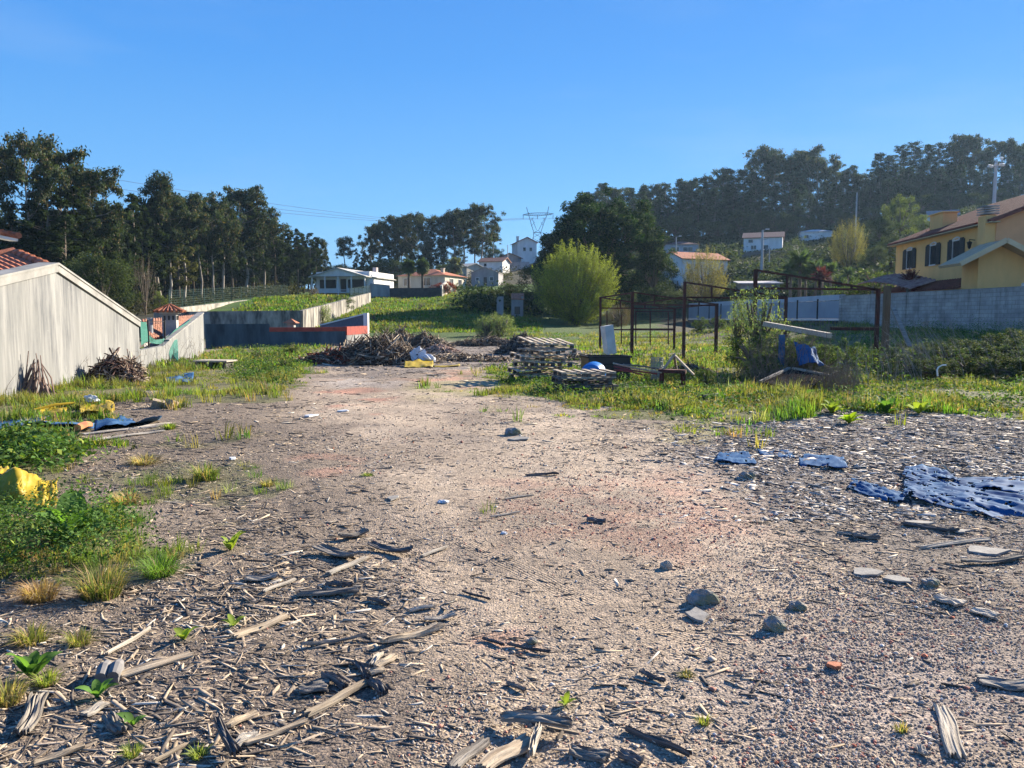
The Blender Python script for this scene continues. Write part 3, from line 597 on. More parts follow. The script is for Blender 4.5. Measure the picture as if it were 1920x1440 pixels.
def low_roof():
    root = thing('outbuilding', 'low brown tiled roof behind the sagging green netting', 'building', tuple(W(320, 640, 30))); m = MB()
    a, b, c_, d = W(268, 600, 29.5), W(366, 591, 37), W(352, 622, 33), W(270, 640, 26.6)
    slab(m, d, c_, b, a, .08)
    for i in range(24):
        s = d.lerp(c_, i/23); e = a.lerp(b, i/23); pts = []; rr = []
        for j in range(6):
            for u, r in ((0, .07), (.95, .055)): pts.append(s.lerp(e, (j+u)/6)); rr.append(r)
        m.tube(pts, rr, 6)
    m.build('tiled_roof', mat('old_tiles', (.42, .20, .12), (.13, .07, .05), 9), root)
    m = MB(); cc = (a+b+c_+d)/4; V = [a, b, c_, d]; vs = [v-Vector((0, 0, .15)) for v in V]+[Vector((v.x, v.y, -.3)) for v in V]
    m.add(vs, [(0, 1, 2, 3), (7, 6, 5, 4), (0, 4, 5, 1), (1, 5, 6, 2), (2, 6, 7, 3), (3, 7, 4, 0)]); m.build('wall', CONC, root)
    p = W(277, 605, 27.5); m = MB(); m.tube([(p.x-.3, p.y+.8, .6), (p.x-.3, p.y+.8, 1.63)], .1, 10); m.build('vent_pipe', GALV, root)
low_roof()
def side_wall():
    root = thing('boundary_wall', 'pale raking wall with black stains beside the green netting', 'wall', (LX(30), 30, 0)); m = MB()
    prof = [(23.85, .62), (26.6, .66), (27.2, .80), (33.0, 1.80)]
    for (ya, za), (yb, zb) in zip(prof[:-1], prof[1:]):
        m.add([(LX(ya)+dx, ya, z) for dx in (0, -.2) for z in (-.5, za)]+[(LX(yb)+dx, yb, z) for dx in (0, -.2) for z in (-.5, zb)], [(0, 4, 5, 1), (2, 3, 7, 6), (1, 5, 7, 3), (0, 1, 3, 2), (4, 6, 7, 5)])
    m.build('wall_panel', streak, root); m = MB(); m.bar((LX(27.2)-.1, 27.2, .83), (LX(33)-.1, 33, 1.83), .26, .05); m.build('coping', coping_m, root)
side_wall()
NETM = mat('green_net', (.025, .10, .08), (.04, .17, .13), 20, rough=.7)
def cloth(name, label, cat, P, mtl, nx=24, ny=10, amp=.08, seed=0, hem=True, sub=3.0, group=None, thick=.004, lift=None, torn=0):
    """creased sheet spanned by four corner points, lying on or hanging between them"""
    a, b, c_, d = [Vector(p) for p in P]; G_ = []; rr = np.random.RandomState(seed+11)
    ph = rr.uniform(0, 6.28, 8)
    for j in range(ny+1):
        row = []
        for i in range(nx+1):
            u, v = i/nx, j/ny; q = a.lerp(b, u).lerp(d.lerp(c_, u), v)
            N_ = lambda a_, b_, s_, k_: fbm(np.array([a_+seed*3.1]), np.array([b_+seed]), s_, 3, k_)[0]-.5
            w1 = N_(u*3, v*2.2, 1.0, 1); w2 = 1-abs(N_(u*sub*.55+v*.8, v*sub*1.5, 1.0, 2))*5; w3 = 1-abs(N_(u*sub*2.2-v, v*sub*2.2+u, 1.0, 3))*5
            k = amp*(w1*1.6+max(w2, -.3)*.55+max(w3, -.3)*.18); ee = .12*(b-a).length/nx*10*w1 if (i in (0, nx) or j in (0, ny)) else 0
            n = Vector((0, 0, 1)) if lift is None else Vector(lift); row.append(q+n*(k+amp*.25)+Vector((ee*.3, ee*.5, 0))+(b-a).normalized()*w1*amp*.8)
        G_.append(row)
    m = MB(); m.grid(G_)
    if torn:
        fi = [(j, i) for j in range(ny) for i in range(nx)]; kp = []
        for k_, (j, i) in enumerate(fi):
            e = min(i, nx-1-i)/nx*2.2; e2 = min(j, ny-1-j)/ny*1.6; q = fbm(np.array([i*.22+seed*5.3]), np.array([j*.55+seed*2.1]), 1.0, 3, 2)[0]+min(.12, e*.5)+min(.12, e2*.4)
            if q > torn: kp.append(k_)
        m.f = [m.f[k_] for k_ in kp]; m.m = [m.m[k_] for k_ in kp]
    c0 = (a+b+c_+d)/4; o = m.build(name, mtl, None, tuple(c0), smooth=True); md = o.modifiers.new('thickness', 'SOLIDIFY'); md.thickness = thick
    return tag(o, label, cat, group)
def net():
    A = W(262, 604, 23.9); root = thing('safety_net', 'torn green safety net sagging between iron posts above the low roof', 'netting', (A.x, A.y, 0))
    def strip(top, bot, nm):
        m = MB(); n = len(top); Gd = [[Vector(p)+Vector((.03*math.sin(i*2.1+j), .03*math.cos(i*1.7+j*2), 0)) for i, p in enumerate(r)] for j, r in enumerate((top, [a.lerp(b, .33) for a, b in zip(top, bot)], [a.lerp(b, .66) for a, b in zip(top, bot)], bot))]
        m.grid(Gd); m.build(nm, NETM, root)
    strip([W(262, 603, 24.1), W(268, 604, 24.6), W(277, 604, 25.2)], [W(264, 648, 24.1), W(270, 645, 24.6), W(277, 640, 25.2)], 'net')
    t_ = [W(x, y, Y) for x, y, Y in ((277, 626, 25.3), (284, 633, 25.8), (293, 637, 26.3), (304, 636, 27), (316, 629, 27.8), (330, 618, 28.8), (346, 607, 30), (360, 596, 31.3))]
    b_ = [W(x, y, Y) for x, y, Y in ((277, 640, 25.3), (284, 643, 25.8), (293, 645, 26.3), (304, 644, 27), (316, 637, 27.8), (330, 624, 28.8), (346, 611, 30), (360, 599, 31.3))]
    strip(t_, b_, 'net')
    strip([W(312, 640, 27.3), W(322, 634, 27.9), W(334, 626, 28.8)], [W(318, 672, 27.2), W(326, 680, 27.2), W(334, 678, 27.2)], 'net')
    for x, Y, y0 in ((277, 25.3, 600), (308, 27.3, 600)):
        m = MB(); p = W(x, y0, Y); m.tube([(p.x, p.y, .2), p], .03, 6); m.build('post', IRON, root)
    m = MB(); m.bar(W(268, 604, 25.3), W(308, 603, 27.3), .02, .02); m.build('rail', IRON, root)
net()
# ---- dark wall with the red band, raking parapet
tealw = mat('wall_dark_for_shade', (.075, .125, .16), (.02, .036, .05), 1.4, (1, 1, .25), .3, .7); redp = mat('red_paint', (.33, .07, .05), (.20, .05, .04), 3)  # teal dark tone puts the shade on the wall's front into its colour
def red_wall():
    root = thing('boundary_wall', 'long wall coloured dark for its shade, with a red painted top band and a white end pillar', 'wall', (-12.5, 42, 0))
    a = Vector((-16.3, 41, 0)); b = Vector((-13.5, 42.8, 0)); c_ = Vector((-9.75, 45, 0)); e = Vector((-9.5, 50, 0))
    def seg(p, q, z0, z1, t=.2, off=0): 
        m_ = MB(); m_.bar(p+Vector((off, -off, (z0+z1)/2)), q+Vector((off, -off, (z0+z1)/2)), t, z1-z0); return m_
    seg(a, b, -1, 1.3).build('wall_panel', tealw, root); seg(b, c_, -1, .86).build('wall_panel', tealw, root); seg(c_, e, -1, .62).build('wall_panel', streak, root)
    seg(b, c_, .86, 1.10, .24).build('red_band', redp, root); seg(c_, e, .62, 1.12, .24).build('red_band', redp, root)
    m = MB(); A = W(600, 611, 50.2); B = W(684, 590, 50.2); m.add([(A.x, 50.2, 0), (B.x, 50.2, 0), (B.x, 50.2, B.z), (A.x, 50.2, A.z), (A.x, 50.4, 0), (B.x, 50.4, 0), (B.x, 50.4, B.z), (A.x, 50.4, A.z)], [(0, 1, 2, 3), (5, 4, 7, 6), (3, 2, 6, 7), (4, 0, 3, 7), (1, 5, 6, 2)])
    m.build('parapet', mat('slate_cladding', (.17, .17, .20), (.10, .10, .12), 5, (8, 1, 1)), root)
    m = MB(); m.bar((A.x, 50.3, A.z+.05), (B.x, 50.3, B.z+.05), .3, .08); m.build('coping', WHITE, root)
    m = MB(); m.box((-9.5, 50.3, .6), (.28, .5, 2.7)); m.build('pillar', WHITE, root)
red_wall()
def mini_chimney():
    p = W(546, 612, 44); root = thing('chimney', 'tiny chimney with brown tile cap standing on the red banded wall', 'chimney', (p.x, p.y, .9)); m = MB(); m.box((p.x, p.y, 1.05), (.4, .4, .6)); m.build('shaft', CONC, root)
    m = MB(); c_ = p.x; m.add([(c_-.4, p.y-.4, 1.33), (c_+.4, p.y-.4, 1.33), (c_+.4, p.y+.4, 1.33), (c_-.4, p.y+.4, 1.33), (c_, p.y, 1.6)], [(0, 1, 4), (1, 2, 4), (2, 3, 4), (3, 0, 4), (3, 2, 1, 0)]); m.build('tile_cap', TILE, root)
mini_chimney()
# ---- terrace walls by the porch house
XW2 = lambda y: -15.9-(y-58)*.0595
stained = mat('stained_concrete', (.36, .33, .28), (.075, .07, .065), 1.6, (1, 1, .3), .38, .62)
wall_run('retaining_wall', 'dark concrete retaining wall facing the yard below the terrace', 'wall', [(-25.5, 55, 2.05), (-15.9, 58, 2.2)], .3, stained)
wall_run('retaining_wall', 'pale sunlit terrace wall running up beside the green meadow', 'wall', [(-15.9, 58.2, 2.2), (-16.8, 73, 3.1), (-17.6, 86, 4.0), (-18.4, 100, 4.9)], .3, stained)
wall_run('garden_wall', 'whitish upper terrace wall carrying a green wire fence', 'wall', [(-26.6, 60, 2.35), (-28.3, 78, 3.3), (-29.0, 100, 4.5)], .25, mat('lit_wall', (.40, .37, .31), (.15, .14, .12), 1.3))
WIRE = mat('green_wire', (.03, .06, .05), (.035, .075, .06), 5, rough=.5)
def fence(label, pts, hgt, mtl=WIRE, step=2.5, rails=6, vert=.35, r=.014, name='wire_fence'):
    root = thing(name, label, 'fence', (pts[0][0], pts[0][1], pts[0][2])); w_ = MB()
    for p, q in zip(pts[:-1], pts[1:]):
        p, q = Vector(p), Vector(q); L = (q-p).length; n = max(1, int(L/step))
        for i in range(n+1):
            b = p.lerp(q, i/n); m = MB(); m.tube([b-Vector((0, 0, .3)), b+Vector((0, 0, hgt))], .035, 6); m.build('post', mtl, root)
        for k in range(rails): z = Vector((0, 0, hgt*(k+.3)/rails)); w_.bar(p+z, q+z, r, r)
        n = int(L/vert)
        for i in range(n): b = p.lerp(q, (i+.5)/n); w_.bar(b, b+Vector((0, 0, hgt*.97)), r, r)
    w_.build('wire_mesh', mtl, root)
fence('green wire mesh fence on top of the whitish upper terrace wall', [(-26.6, 60, 2.35), (-28.3, 78, 3.3), (-29.0, 100, 4.5)], 1.5, step=3, rails=8, vert=.45, r=.014)
fence('green railing on the sunlit terrace wall below the porch house', [(-17.6, 84, 3.9), (-18.4, 100, 4.9)], 1.0, step=3, rails=6, vert=.3, r=.02)

# ---- house with the columned porch
def porch_house():
    o = W(634, 556, 113); root = thing('porch_house', 'white two storey house with slim porch columns under a broad low gable', 'house', o); root.rotation_euler = (0, 0, R(-14)); w, d, h = 8.6, 9.0, 2.9
    m = MB(); m.box((0, 1.6+d/2, .9), (w, d, 5.6)); m.build('wall', WHITE, root, Z0)
    m = MB(); m.add([(x, y, z) for y in (-.05, d+1.7) for x, z in ((-w/2-.1, 2.95), (w/2+.1, 2.95), (0, 4.15))], [(0, 1, 2), (5, 4, 3), (0, 3, 4, 1)]); m.build('gable', WHITE, root, Z0)
    m = MB(); e = .3
    for s in (-1, 1): slab(m, (s*(w/2+e), -.3, 2.9), (0, -.3, 4.2), (0, d+2, 4.2), (s*(w/2+e), d+2, 2.9), .12)
    rf = m.build('roof', mat('pale_roof', (.55, .53, .48), (.36, .34, .30), 3), root, Z0)
    m = MB(); m.box((w/2-.6, 5.0, 3.9), (.6, .6, 1.1)); m.build('chimney', mat('pinkish_render', (.62, .50, .45), (.5, .4, .36), 2), rf, Z0)
    m = MB(); m.box((0, .85, .62), (w, 1.75, .16)); m.build('balcony', WHITE, root, Z0); m = MB(); m.box((0, .02, .95), (w, .06, .08)); m.build('balustrade', WHITE, root, Z0)
    for x in (-4.2, -2.1, 0, 2.1, 4.2): m = MB(); m.box((x, .08, .2), (.16, .16, 5.5)); m.build('column', WHITE, root, Z0)
    for x, ww in ((-2.4, 2.6), (2.3, 2.9)):
        m = MB(); m.box((x, 1.58, 1.9), (ww, .1, 1.25)); m.build('window', DARK, root, Z0)
    m = MB(); m.box((.1, 1.58, 1.65), (.9, .1, 1.95)); m.build('door', DARK, root, Z0)
    for x, ww in ((-2.2, 3.6), (2.3, 3.4)): m = MB(); m.box((x, 1.57, -.7), (ww, .12, 2.2)); m.build('garage_opening', DARK, root, Z0)
    m = MB(); m.box((w/2+.9, 3.5, -.3), (1.8, .16, 2.2)); m.build('side_panel', GREYR, root, Z0)
porch_house()
wall_run('garden_wall', 'grey rendered wall between porch house and the palm trees', 'wall', [(-20.6, 113, 6.7), (-18.2, 115, 6.5)], .3, GREYR)
wall_run('garden_wall', 'dark shaded wall at the top edge of the meadow', 'wall', [(-18.2, 115, 6.1), (-10.6, 116, 6.15)], .3, mat('shaded_wall', (.07, .068, .07), (.035, .035, .038), 2))  # shade on this face is put into the dark base colour
wall_run('garden_wall', 'short sunlit stone wall under the red creeper', 'wall', [(-10.6, 116, 6.5), (-10.3, 123, 7.6)], .3, mat('cream_stone', (.55, .50, .42), (.38, .34, .28), 2))
house('hip_roof_house', 'cream house with terracotta hipped roof behind two palm trees', 'house', W(790, 546, 126), 8.6, 8, 2.5, -22, 'hip', 1.3, CREAM, TILE, [(-2.6, .9, 1.2, 1.2), (.9, .9, 1.6, 1.2), (2.4, .9, 1.2, 1.1, 'r'), (5.5, .9, 1.2, 1.1, 'r')], chim=[(2.6, 2.6, .5, 2.7, 3.7)])
house('barn', 'plain beige shed with blank walls above the hipped roof house', 'shed', W(862, 519, 152), 3.6, 5, 1.9, -38, 'side', .7, CREAM, mat('grey_sheet', (.42, .40, .36), (.30, .28, .25), 3), [])
house('cottage', 'grey gabled cottage with dark door and small pale window', 'house', W(909, 537, 135), 4.8, 5.5, 2.3, -8, 'front', .95, GREYR, mat('grey_tiles', (.33, .31, .29), (.22, .2, .19), 4), [(-1.3, 1.0, .5, .5), (1.2, 1.0, .6, .6)], doors=[(.1, .2, .55, 1.4)], eave=.12)
house('white_house', 'small white house with a rust coloured roof above the grey cottage', 'house', W(920, 504, 160), 5.2, 4.2, 1.5, -20, 'side', .8, WHITE, mat('rust_roof', (.22, .10, .07), (.36, .20, .14), 5), [(-1.2, .5, .6, .6)])
house('brown_roof_house', 'low house with dark brown roof beside the tall white house', 'house', W(956, 494, 171), 3.8, 4, 1.4, -10, 'front', .8, GREYR, mat('brown_roof', (.20, .09, .06), (.12, .07, .05), 4), [])
house('tall_white_house', 'tall white house with red roof below the power pylon', 'house', W(988, 492, 180), 4.6, 6, 4.6, 12, 'front', 1.1, WHITE, mat('red_roof', (.38, .13, .08), (.25, .09, .06), 3), [(-.6, 2.6, .6, .8), (.9, 2.6, .6, .8)], chim=[(-2.0, 1, .5, 4.6, 5.9)])
wall_run('retaining_wall', 'grey retaining wall in front of the tall white house', 'wall', [tuple(W(944, 492, 166)), tuple(W(992, 491, 168))], .4, GREYR, below=2)
def ruin():
    o = W(957, 594, 84); root = thing('ruined_shed', 'roofless shed ruin in the tree shade with one orange roof patch', 'shed', o); m = MB()
    for x, w, h in ((-1.1, .7, 2.2), (.75, 1.3, 1.9)): m.box((x, 0, h/2-.5), (w, .25, h+1))
    m.box((1.3, 1.3, .7), (.2, 2.6, 3.0)); m.box((-1.4, 1.3, .5), (.2, 2.6, 2.9)); m.build('wall', GREYR, root, Z0)
    m = MB(); slab(m, (.1, -.2, 1.95), (1.5, -.2, 1.9), (1.5, 1.6, 2.6), (.1, 1.6, 2.6), .08); m.build('roof', TILE, root, Z0); m = MB(); m.box((.75, -.14, .7), (.6, .06, .8)); m.build('window', DARK, root, Z0)
ruin()
# hillside houses on the right
house('flat_grey_house', 'grey low house with veranda beside a street lamp on the hillside', 'house', W(1279, 482, 168), 7.0, 6, 2.4, -6, 'hip', .9, mat('bluegrey_render', (.42, .43, .45), (.3, .3, .32), 2), mat('dark_red_roof', (.16, .07, .06), (.10, .05, .045), 4), [(-1.5, .9, 1.6, .9), (1.2, .9, 2.0, .9)])
house('three_storey_house', 'white three storey house with red roof half hidden by a yellow tree', 'house', W(1322, 527, 126), 9.0, 6, 3.5, 24, 'side', 1.2, WHITE, TILE, [(-3.4, 1.9, .6, .8), (-1.8, 1.9, .6, .8), (3.4, 1.9, .6, .8), (-3.4, .2, .6, .8), (-1.8, .2, .6, .8)])
house('rust_roof_house', 'white hillside house with rusty brown roof and balcony', 'house', W(1430, 470, 160), 7.6, 6, 2.7, -20, 'side', 1.2, WHITE, mat('rusty_tiles', (.36, .20, .14), (.22, .12, .09), 5), [(-1.8, .3, 1.0, .8), (.6, .3, .9, .8), (-2.4, 1.7, .9, .6)])
house('flat_white_house', 'low white hillside building with pale sheet roof', 'house', W(1530, 461, 172), 6.6, 5, 1.9, -14, 'hip', .7, WHITE, mat('pale_sheet', (.50, .50, .50), (.4, .4, .4), 3), [(-2, .5, .8, .7)])
house('high_white_house', 'small house with pale gable high on the slope above the yellow roof', 'house', W(1768, 421, 150), 5.0, 4, 1.7, -25, 'side', 1.1, WHITE, mat('greybrown_roof', (.33, .27, .24), (.22, .18, .16), 4), [])
wall_run('stone_wall', 'long dark stone terrace wall under the hillside houses', 'wall', [tuple(W(1375, 474, 150)), tuple(W(1585, 466, 156))], .5, mat('dark_masonry', (.17, .15, .13), (.09, .08, .07), 8), below=2)
house('low_shed', 'low pale roofed shed in front of the hillside palms', 'shed', W(1425, 552, 92), 4.5, 3, 1.2, -6, 'shed', .4, GREYR, mat('pale_sheet2', (.5, .48, .46), (.3, .28, .27), 6), [])

# ---- yellow house
YEL = mat('yellow_render', (.80, .455, .165), (.70, .40, .145), 1.5, (1, 1, .4)); SAL = mat('salmon_render', (.76, .37, .17), (.66, .33, .15), 1.2)
def yellow_house():
    dirv = Vector((.097, 1, 0)).normalized(); far_ = Vector((.494*56, 56, 2.2)); Lh = 13.6; near = far_-dirv*Lh
    mid = (far_+near)/2; rot = math.atan2(-dirv.y, -dirv.x); root = thing('yellow_house', 'large yellow house with dark shutters and long red brown roof', 'house', mid); root.rotation_euler = (0, 0, rot)
    w = Lh; d = 13.0; h = 4.75; m = MB(); x0, x1 = -w/2, w/2; rh = 2.6
    m.add([(x0, 0, -2), (x1-.02, 0, -2), (x1-.02, d, -2), (x0, d, -2), (x0, 0, h), (x1-.02, 0, h), (x1-.02, d, h), (x0, d, h), (x0, d/2, h+rh), (x1-.02, d/2, h+rh)], [(0, 1, 5, 4), (1, 2, 6, 9, 5), (2, 3, 7, 6), (3, 0, 4, 8, 7), (4, 5, 9, 8)]); m.build('wall', YEL, root, Z0)
    m = MB(); m.add([(x1+o_, y, z) for o_ in (-.01, .05) for y, z in ((.0, -2), (d, -2), (d, h), (d/2, h+rh), (.0, h))], [(4, 3, 2, 1, 0), (5, 6, 7, 8, 9)]+[(k, (k+1) % 5, 5+(k+1) % 5, 5+k) for k in range(5)]); m.build('gable_wall', SAL, root, Z0)
    m = MB(); e = .45; k = rh/(d/2)*e; rmat = mat('redbrown_tiles', (.21, .07, .05), (.13, .045, .035), 6, bump=.3)
    slab(m, (x0-e, -e, h-k+.12), (x1+e, -e, h-k+.12), (x1+e, d/2, h+rh+.12), (x0-e, d/2, h+rh+.12), .14); slab(m, (x0-e, d+e, h-k+.12), (x0-e, d/2, h+rh+.12), (x1+e, d/2, h+rh+.12), (x1+e, d+e, h-k+.12), .14)
    for i in range(60):
        x = x0-e+(w+2*e)*(i+.5)/60; m.tube([(x, -e-.03, h-k+.13), (x, d/2, h+rh+.13)], .07, 5)
    rf = m.build('roof', rmat, root, Z0)
    m = MB(); m.box((0, -e*.55, h-.15), (w+2*e, .5, .05)); m.build('soffit', mat('eave_boards', (.5, .42, .25), (.42, .35, .2), 4), root, Z0)
    m = MB(); m.box((-3.0, 1.5, h+.9), (1.9, .9, 1.3)); m.box((-3.0, 1.5, h+1.6), (2.1, 1.1, .08)); m.build('chimney', YEL, rf, Z0)
    m = MB(); m.box((x1-.4, -.25, 1.4), (.8, .6, 7.2)); ch = m.build('chimney', YEL, root, Z0)
    m = MB()
    for kk in range(4): m.box((x1-.4, -.25, 5.1+kk*.13), (.94, .74, .05))
    m.build('chimney_louvre', GALV, ch, Z0)
    for xx in (-w/2+2.45, -w/2+6.1, -w/2+9.2): window(root, xx, 2.85, .9, 1.2, 'f', w, d, True, WHITE, GLASS, True)
    def lantern(x, z):
        l = MB(); l.bar((x, 0, z+.32), (x, -.32, z+.36), .04, .04); l.bar((x, -.3, z+.36), (x, -.3, z+.28), .03, .03); l.tube([(x, -.3, z-.18), (x, -.3, z-.1), (x, -.3, z+.12), (x, -.3, z+.2), (x, -.3, z+.28)], [.03, .09, .13, .16, .02], 6); l.build('wall_lantern', IRON, root, Z0)
    lantern(-w/2+11.4, 3.55); lantern(-w/2-.05, 3.2)
    m = MB(); slab(m, (-w/2+1.5, -1.6, 1.15), (w/2-.6, -1.6, 1.15), (w/2-.6, -.01, 1.75), (-w/2+1.5, -.01, 1.75), .1)
    for i in range(34): x = -w/2+1.6+(w-2.2)*i/34; m.tube([(x, -1.62, 1.16), (x, -.01, 1.76)], .06, 5)
    m.build('awning_roof', rmat, root, Z0)
    m = MB(); m.box((1, -.02, .2), (w-4, .1, 1.6)); m.build('ground_floor_opening', DARK, root, Z0)
yellow_house()
def annex():
    c0 = Vector((27.55, 41.2, 1.2)); root = thing('garage_annex', 'yellow gabled garage with white framed shutter door behind the concrete wall', 'garage', c0); root.rotation_euler = (0, 0, R(-4)); w = 5.4; d = 1.7; m = MB()
    m.add([(x, y, z) for y in (0, d) for x, z in ((-w/2, -1), (w/2, -1), (w/2, 2.0), (-1.75, 4.35), (-w/2, 3.85))], [(0, 1, 2, 3, 4), (9, 8, 7, 6, 5)]+[(k, 5+k, 5+(k+1) % 5, (k+1) % 5) for k in range(5)]); m.build('wall', YEL, root, Z0)
    m = MB(); slab(m, (-4.0, -.8, 3.3), (-1.75, -.8, 4.5), (-1.75, d, 4.5), (-4.0, d, 3.3), .16); slab(m, (w/2+.5, -.8, 1.9), (w/2+.5, d, 1.9), (-1.75, d, 4.5), (-1.75, -.8, 4.5), .16); m.build('roof', mat('pale_fascia', (.50, .36, .22), (.42, .30, .18), 2), root, Z0)
    m = MB(); m.bar((-4.02, -.84, 3.25), (-1.75, -.84, 4.46), .08, .26); m.bar((-1.75, -.84, 4.46), (w/2+.5, -.84, 1.86), .08, .26); m.build('fascia', mat('tan_fascia', (.66, .50, .30), (.58, .43, .25), 2), root, Z0)
    m = MB(); m.box((1.0, -.04, 1.15), (2.6, .12, 1.9)); dr = m.build('door', mat('roller_white', (.62, .62, .62), (.5, .5, .5), 2, (1, 1, 30)), root, Z0)
    m = MB(); m.box((-.38, -.08, 1.2), (.14, .2, 2.1)); m.box((1.0, -.08, 2.2), (2.8, .2, .16)); m.build('door_frame', WHITE, dr, Z0)
    m = MB(); m.box((-w/2-.35, .3, 1.75), (.6, .5, .05)); m.build('lamp_bracket', IRON, root, Z0)
annex()
# ---- long concrete wall and metal panel fence on the right
def block_material():
    m_, t, o = newmat('block_wall'); tc = t.nodes.new('ShaderNodeTexCoord'); sp_ = t.nodes.new('ShaderNodeSeparateXYZ'); cb = t.nodes.new('ShaderNodeCombineXYZ'); t.links.new(tc.outputs['Object'], sp_.inputs[0]); t.links.new(sp_.outputs[1], cb.inputs[0]); t.links.new(sp_.outputs[2], cb.inputs[1])
    br = t.nodes.new('ShaderNodeTexBrick'); br.inputs['Scale'].default_value = 1.0; br.inputs['Brick Width'].default_value = .5; br.inputs['Row Height'].default_value = .21; br.inputs['Mortar Size'].default_value = .014; br.inputs['Color1'].default_value = (.86, .86, .86, 1); br.inputs['Color2'].default_value = (1.08, 1.08, 1.08, 1); br.inputs['Mortar'].default_value = (.62, .62, .62, 1); t.links.new(cb.outputs[0], br.inputs['Vector'])
    c_ = ramp(t, nz(t, 1.1, (.6, .6, 1.4), 7, .65), [(.35, (.47, .43, .385)), (.65, (.31, .29, .265))]); d_ = ramp(t, nz(t, 2.5, (1, 1, .2), 5), [(.5, (1, 1, 1)), (.72, (.62, .61, .6))]); c_ = mixc(t, 1.0, mixc(t, .8, c_, br.outputs['Color'], 'MULTIPLY'), d_, 'MULTIPLY')
    p = t.nodes.new('ShaderNodeBsdfPrincipled'); p.inputs['Roughness'].default_value = .9; p.inputs['Specular IOR Level'].default_value = .15; t.links.new(c_, p.inputs['Base Color']); t.links.new(p.outputs[0], o.inputs[0]); return m_
def conc_wall():
    root = thing('concrete_wall', 'long grey board marked concrete wall closing the right side of the yard', 'wall', (xwall(40), 40, .8)); m = MB(); ys = [16, 22, 28, 34, 40, 46, 53]
    blockm = mat('board_marked_concrete', (.48, .44, .39), (.34, .315, .285), 1.1, (.6, .6, 2.2), .35, .65, bump=.4, bscale=3, bstretch=(1, .3, 12), c3=(.27, .25, .23), s3=.5)
    pier_m = blockm; blockm = block_material()
    for k, (a, b) in enumerate(zip(ys[:-1], ys[1:])):
        m.bar((xwall(a), a, 1.4), (xwall(b), b-.02, 1.4), .22, 3.3+.0)
    m.build('wall_panel', blockm, root)
    m = MB(); m.bar((xwall(16), 16, 3.08), (xwall(53), 53, 3.1), .27, .09); m.build('coping', blockm, root)
    for y in ys[1:]: m = MB(); m.box((xwall(y)-.13, y, 1.4), (.06, .3, 3.2)); m.build('pier', blockm, root)
conc_wall()
def panel_fence():
    root = thing('panel_fence', 'blue grey sheet metal panel fence with dark posts beyond the concrete wall', 'fence', (xwall(54), 54, 1)); pm = mat('blue_grey_sheet', (.33, .36, .40), (.27, .30, .34), .6, rough=.5)
    ys = list(np.linspace(53.2, 83, 11))
    for a, b in zip(ys[:-1], ys[1:]):
        m = MB(); m.bar((xwall(a), a+.05, 2.2), (xwall(b), b-.05, 2.2), .05, 1.25); m.build('panel', pm, root)
    for y in ys: m = MB(); m.bar((xwall(y)-.05, y, .2), (xwall(y)-.05, y, 3.0), .09, .09); m.build('post', IRON, root)
    m = MB(); m.bar((xwall(53.2)+.02, 53.2, 3.05), (xwall(83)+.02, 83, 3.0), .06, .38); m.build('top_band', mat('pale_band', (.48, .50, .53), (.42, .44, .47), 1), root)
    m = MB(); m.bar((xwall(53.2)-.06, 53.2, 1.5), (xwall(83)-.06, 83, 1.5), .08, .1); m.build('bottom_rail', WHITE, root)
    m = MB(); m.bar((xwall(53.2)+.06, 53.2, 1.0), (xwall(83)+.06, 83, 1.0), .1, .9); m.build('base_strip', mat('dark_plinth', (.09, .10, .11), (.06, .06, .07), 2), root)
    m = MB(); m.box((xwall(53.2)+.05, 53.1, 1.9), (.3, .3, 2.7)); m.build('end_pillar', GREYR, root)
panel_fence()
fence('green wire fence panels between the willow and the metal panels', [(19, 83.5, .9), (13.2, 84.5, .8)], 2.3, step=1.9, rails=12, vert=.16, r=.05)
def rust_roof():
    root = thing('lean_to', 'rusty corrugated lean to roof poking above the concrete wall', 'shelter', tuple(W(1655, 545, 50))); a = W(1606, 534, 54); b = W(1705, 541, 47.5); up = Vector((1.8, .3, .55)); n = 44; P = [[], []]
    for i in range(n+1):
        p = a.lerp(b, i/n)+Vector((0, 0, .05*math.sin(i*2.1)+.28*math.sin(math.pi*(i/n)**.8))); P[0].append(p); P[1].append(p+up)
    m = MB(); m.grid(P); o_ = m.build('roof', mat('corrugated_rust', (.22, .11, .09), (.36, .22, .17), 3), root); o_.modifiers.new('s', 'SOLIDIFY').thickness = .03
    for x in (1625, 1690): p = W(x, 540, 51 if x < 1650 else 48.3); m = MB(); m.bar((p.x+.4, p.y, 1), (p.x+.4, p.y, p.z+.1), .12, .12); m.build('post', WOOD, root)
rust_roof()
